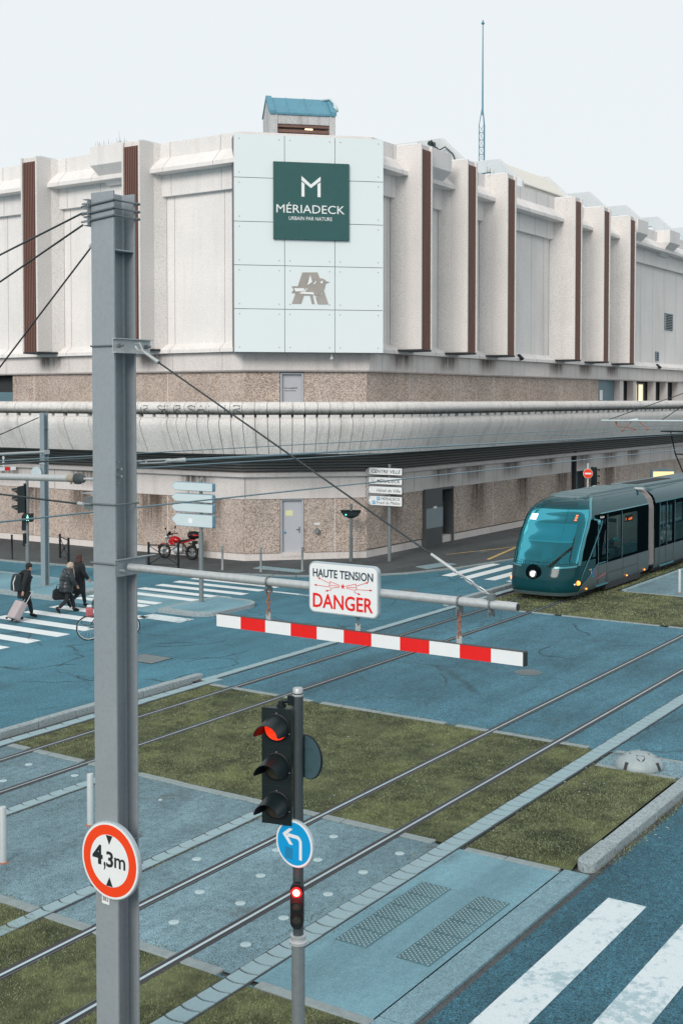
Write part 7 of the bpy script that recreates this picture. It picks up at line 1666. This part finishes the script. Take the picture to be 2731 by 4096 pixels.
mb_('tail', 'moto_red', lambda m_: m_.loft([[(-.20, y * .9, .66), (-.20, y * .9, .74), (-.78, y * .6, .88), (-.78, y * .6, .83)] for y in (-.14, .14)]), bevel=.01)
mb_('engine', 'galvanised', lambda m_: (m_.loft([[(x, w * math.cos(R(a)), .38 + h * math.sin(R(a))) for a in range(0, 360, 30)] for x, w, h in ((.22, .08, .10), (.12, .16, .17), (-.10, .17, .17), (-.22, .08, .10))]), m_.box(.02, .18, -.09, .09, .46, .66), [m_.box(.0, .20, -.11, .11, .48 + k * .035, .49 + k * .035) for k in range(5)]), smooth=True)
mb_('exhaust', 'chrome', lambda m_: (m_.tube([(.20, -.1, .50), (.28, -.12, .35), (.10, -.14, .22), (-.35, -.16, .26)], .022, 8), m_.tube([(-.35, -.16, .27), (-.85, -.18, .36)], [.04, .055], 10)), smooth=True)
mb_('frame', 'black_plastic', lambda m_: (m_.tube([(.44, 0, .85), (.20, 0, .70), (-.20, 0, .66), (-.66, .08, .31)], .025, 8), m_.tube([(-.18, -.1, .62), (-.15, -.1, .36), (-.66, -.09, .31)], .025, 8), m_.tube([(-.3, .12, .7), (-.55, .12, .4)], .03, 8), m_.tube([(0, .12, .25), (-.05, .30, .0)], .014, 6), m_.tube([(-.5, 0, .7), (-.9, 0, .60), (-.98, 0, .42)], .03, 6)))
mb_('headlight', 'chrome', lambda m_: m_.lathe([(.03, -.06), (.10, -.01), (.11, .05), (.02, .07)], c=(.52, 0, .90), axis='x', n=16), smooth=True)
mb_('windshield', 'black_plastic', lambda m_: m_.loft([[(.50, -.13, .96), (.56, -.06, .95), (.56, .06, .95), (.50, .13, .96)], [(.40, -.10, 1.12), (.44, -.05, 1.13), (.44, .05, 1.13), (.40, .10, 1.12)]], False, False), fix=False)
mb_('handlebar', 'black_plastic', lambda m_: (m_.tube([(.26, -.36, 1.02), (.40, -.2, 1.04), (.42, 0, .98), (.40, .2, 1.04), (.26, .36, 1.02)], .018, 8), m_.cb((.36, 0, 1.03), (.12, .16, .05))))
for s in (-1, 1): mb_('mirror', 'black_plastic', lambda m_: (m_.tube([(.36, .26 * s, 1.04), (.38, .34 * s, 1.26)], .008, 5), m_.ball((.38, .36 * s, 1.29), (.02, .06, .05), 8)))
mb_('top_box', 'black_plastic', lambda m_: m_.loft([[(x, w * math.cos(R(a)), 1.04 + h * math.sin(R(a))) for a in range(0, 360, 24)] for x, w, h in ((-.52, .12, .11), (-.58, .20, .155), (-.80, .21, .165), (-.96, .17, .14), (-1.0, .1, .09))]), smooth='all')
mb_('box_reflector', 'red_paint', lambda m_: m_.box(-1.012, -.62, -.20, .20, 1.03, 1.07), bevel=.01)
mb_('number_plate', 'white_paint', lambda m_: m_.loft([[(-.96, -.1, .52), (-.96, .1, .52), (-.90, .1, .68), (-.90, -.1, .68)], [(-.968, -.1, .52), (-.968, .1, .52), (-.908, .1, .68), (-.908, -.1, .68)]]))
mb_('plate_bracket', 'black_plastic', lambda m_: m_.box(-.90, -.72, -.08, .08, .55, .80))
mo.rotation_euler = (R(0), R(0), R(98))
print('objects', len(bpy.data.objects))
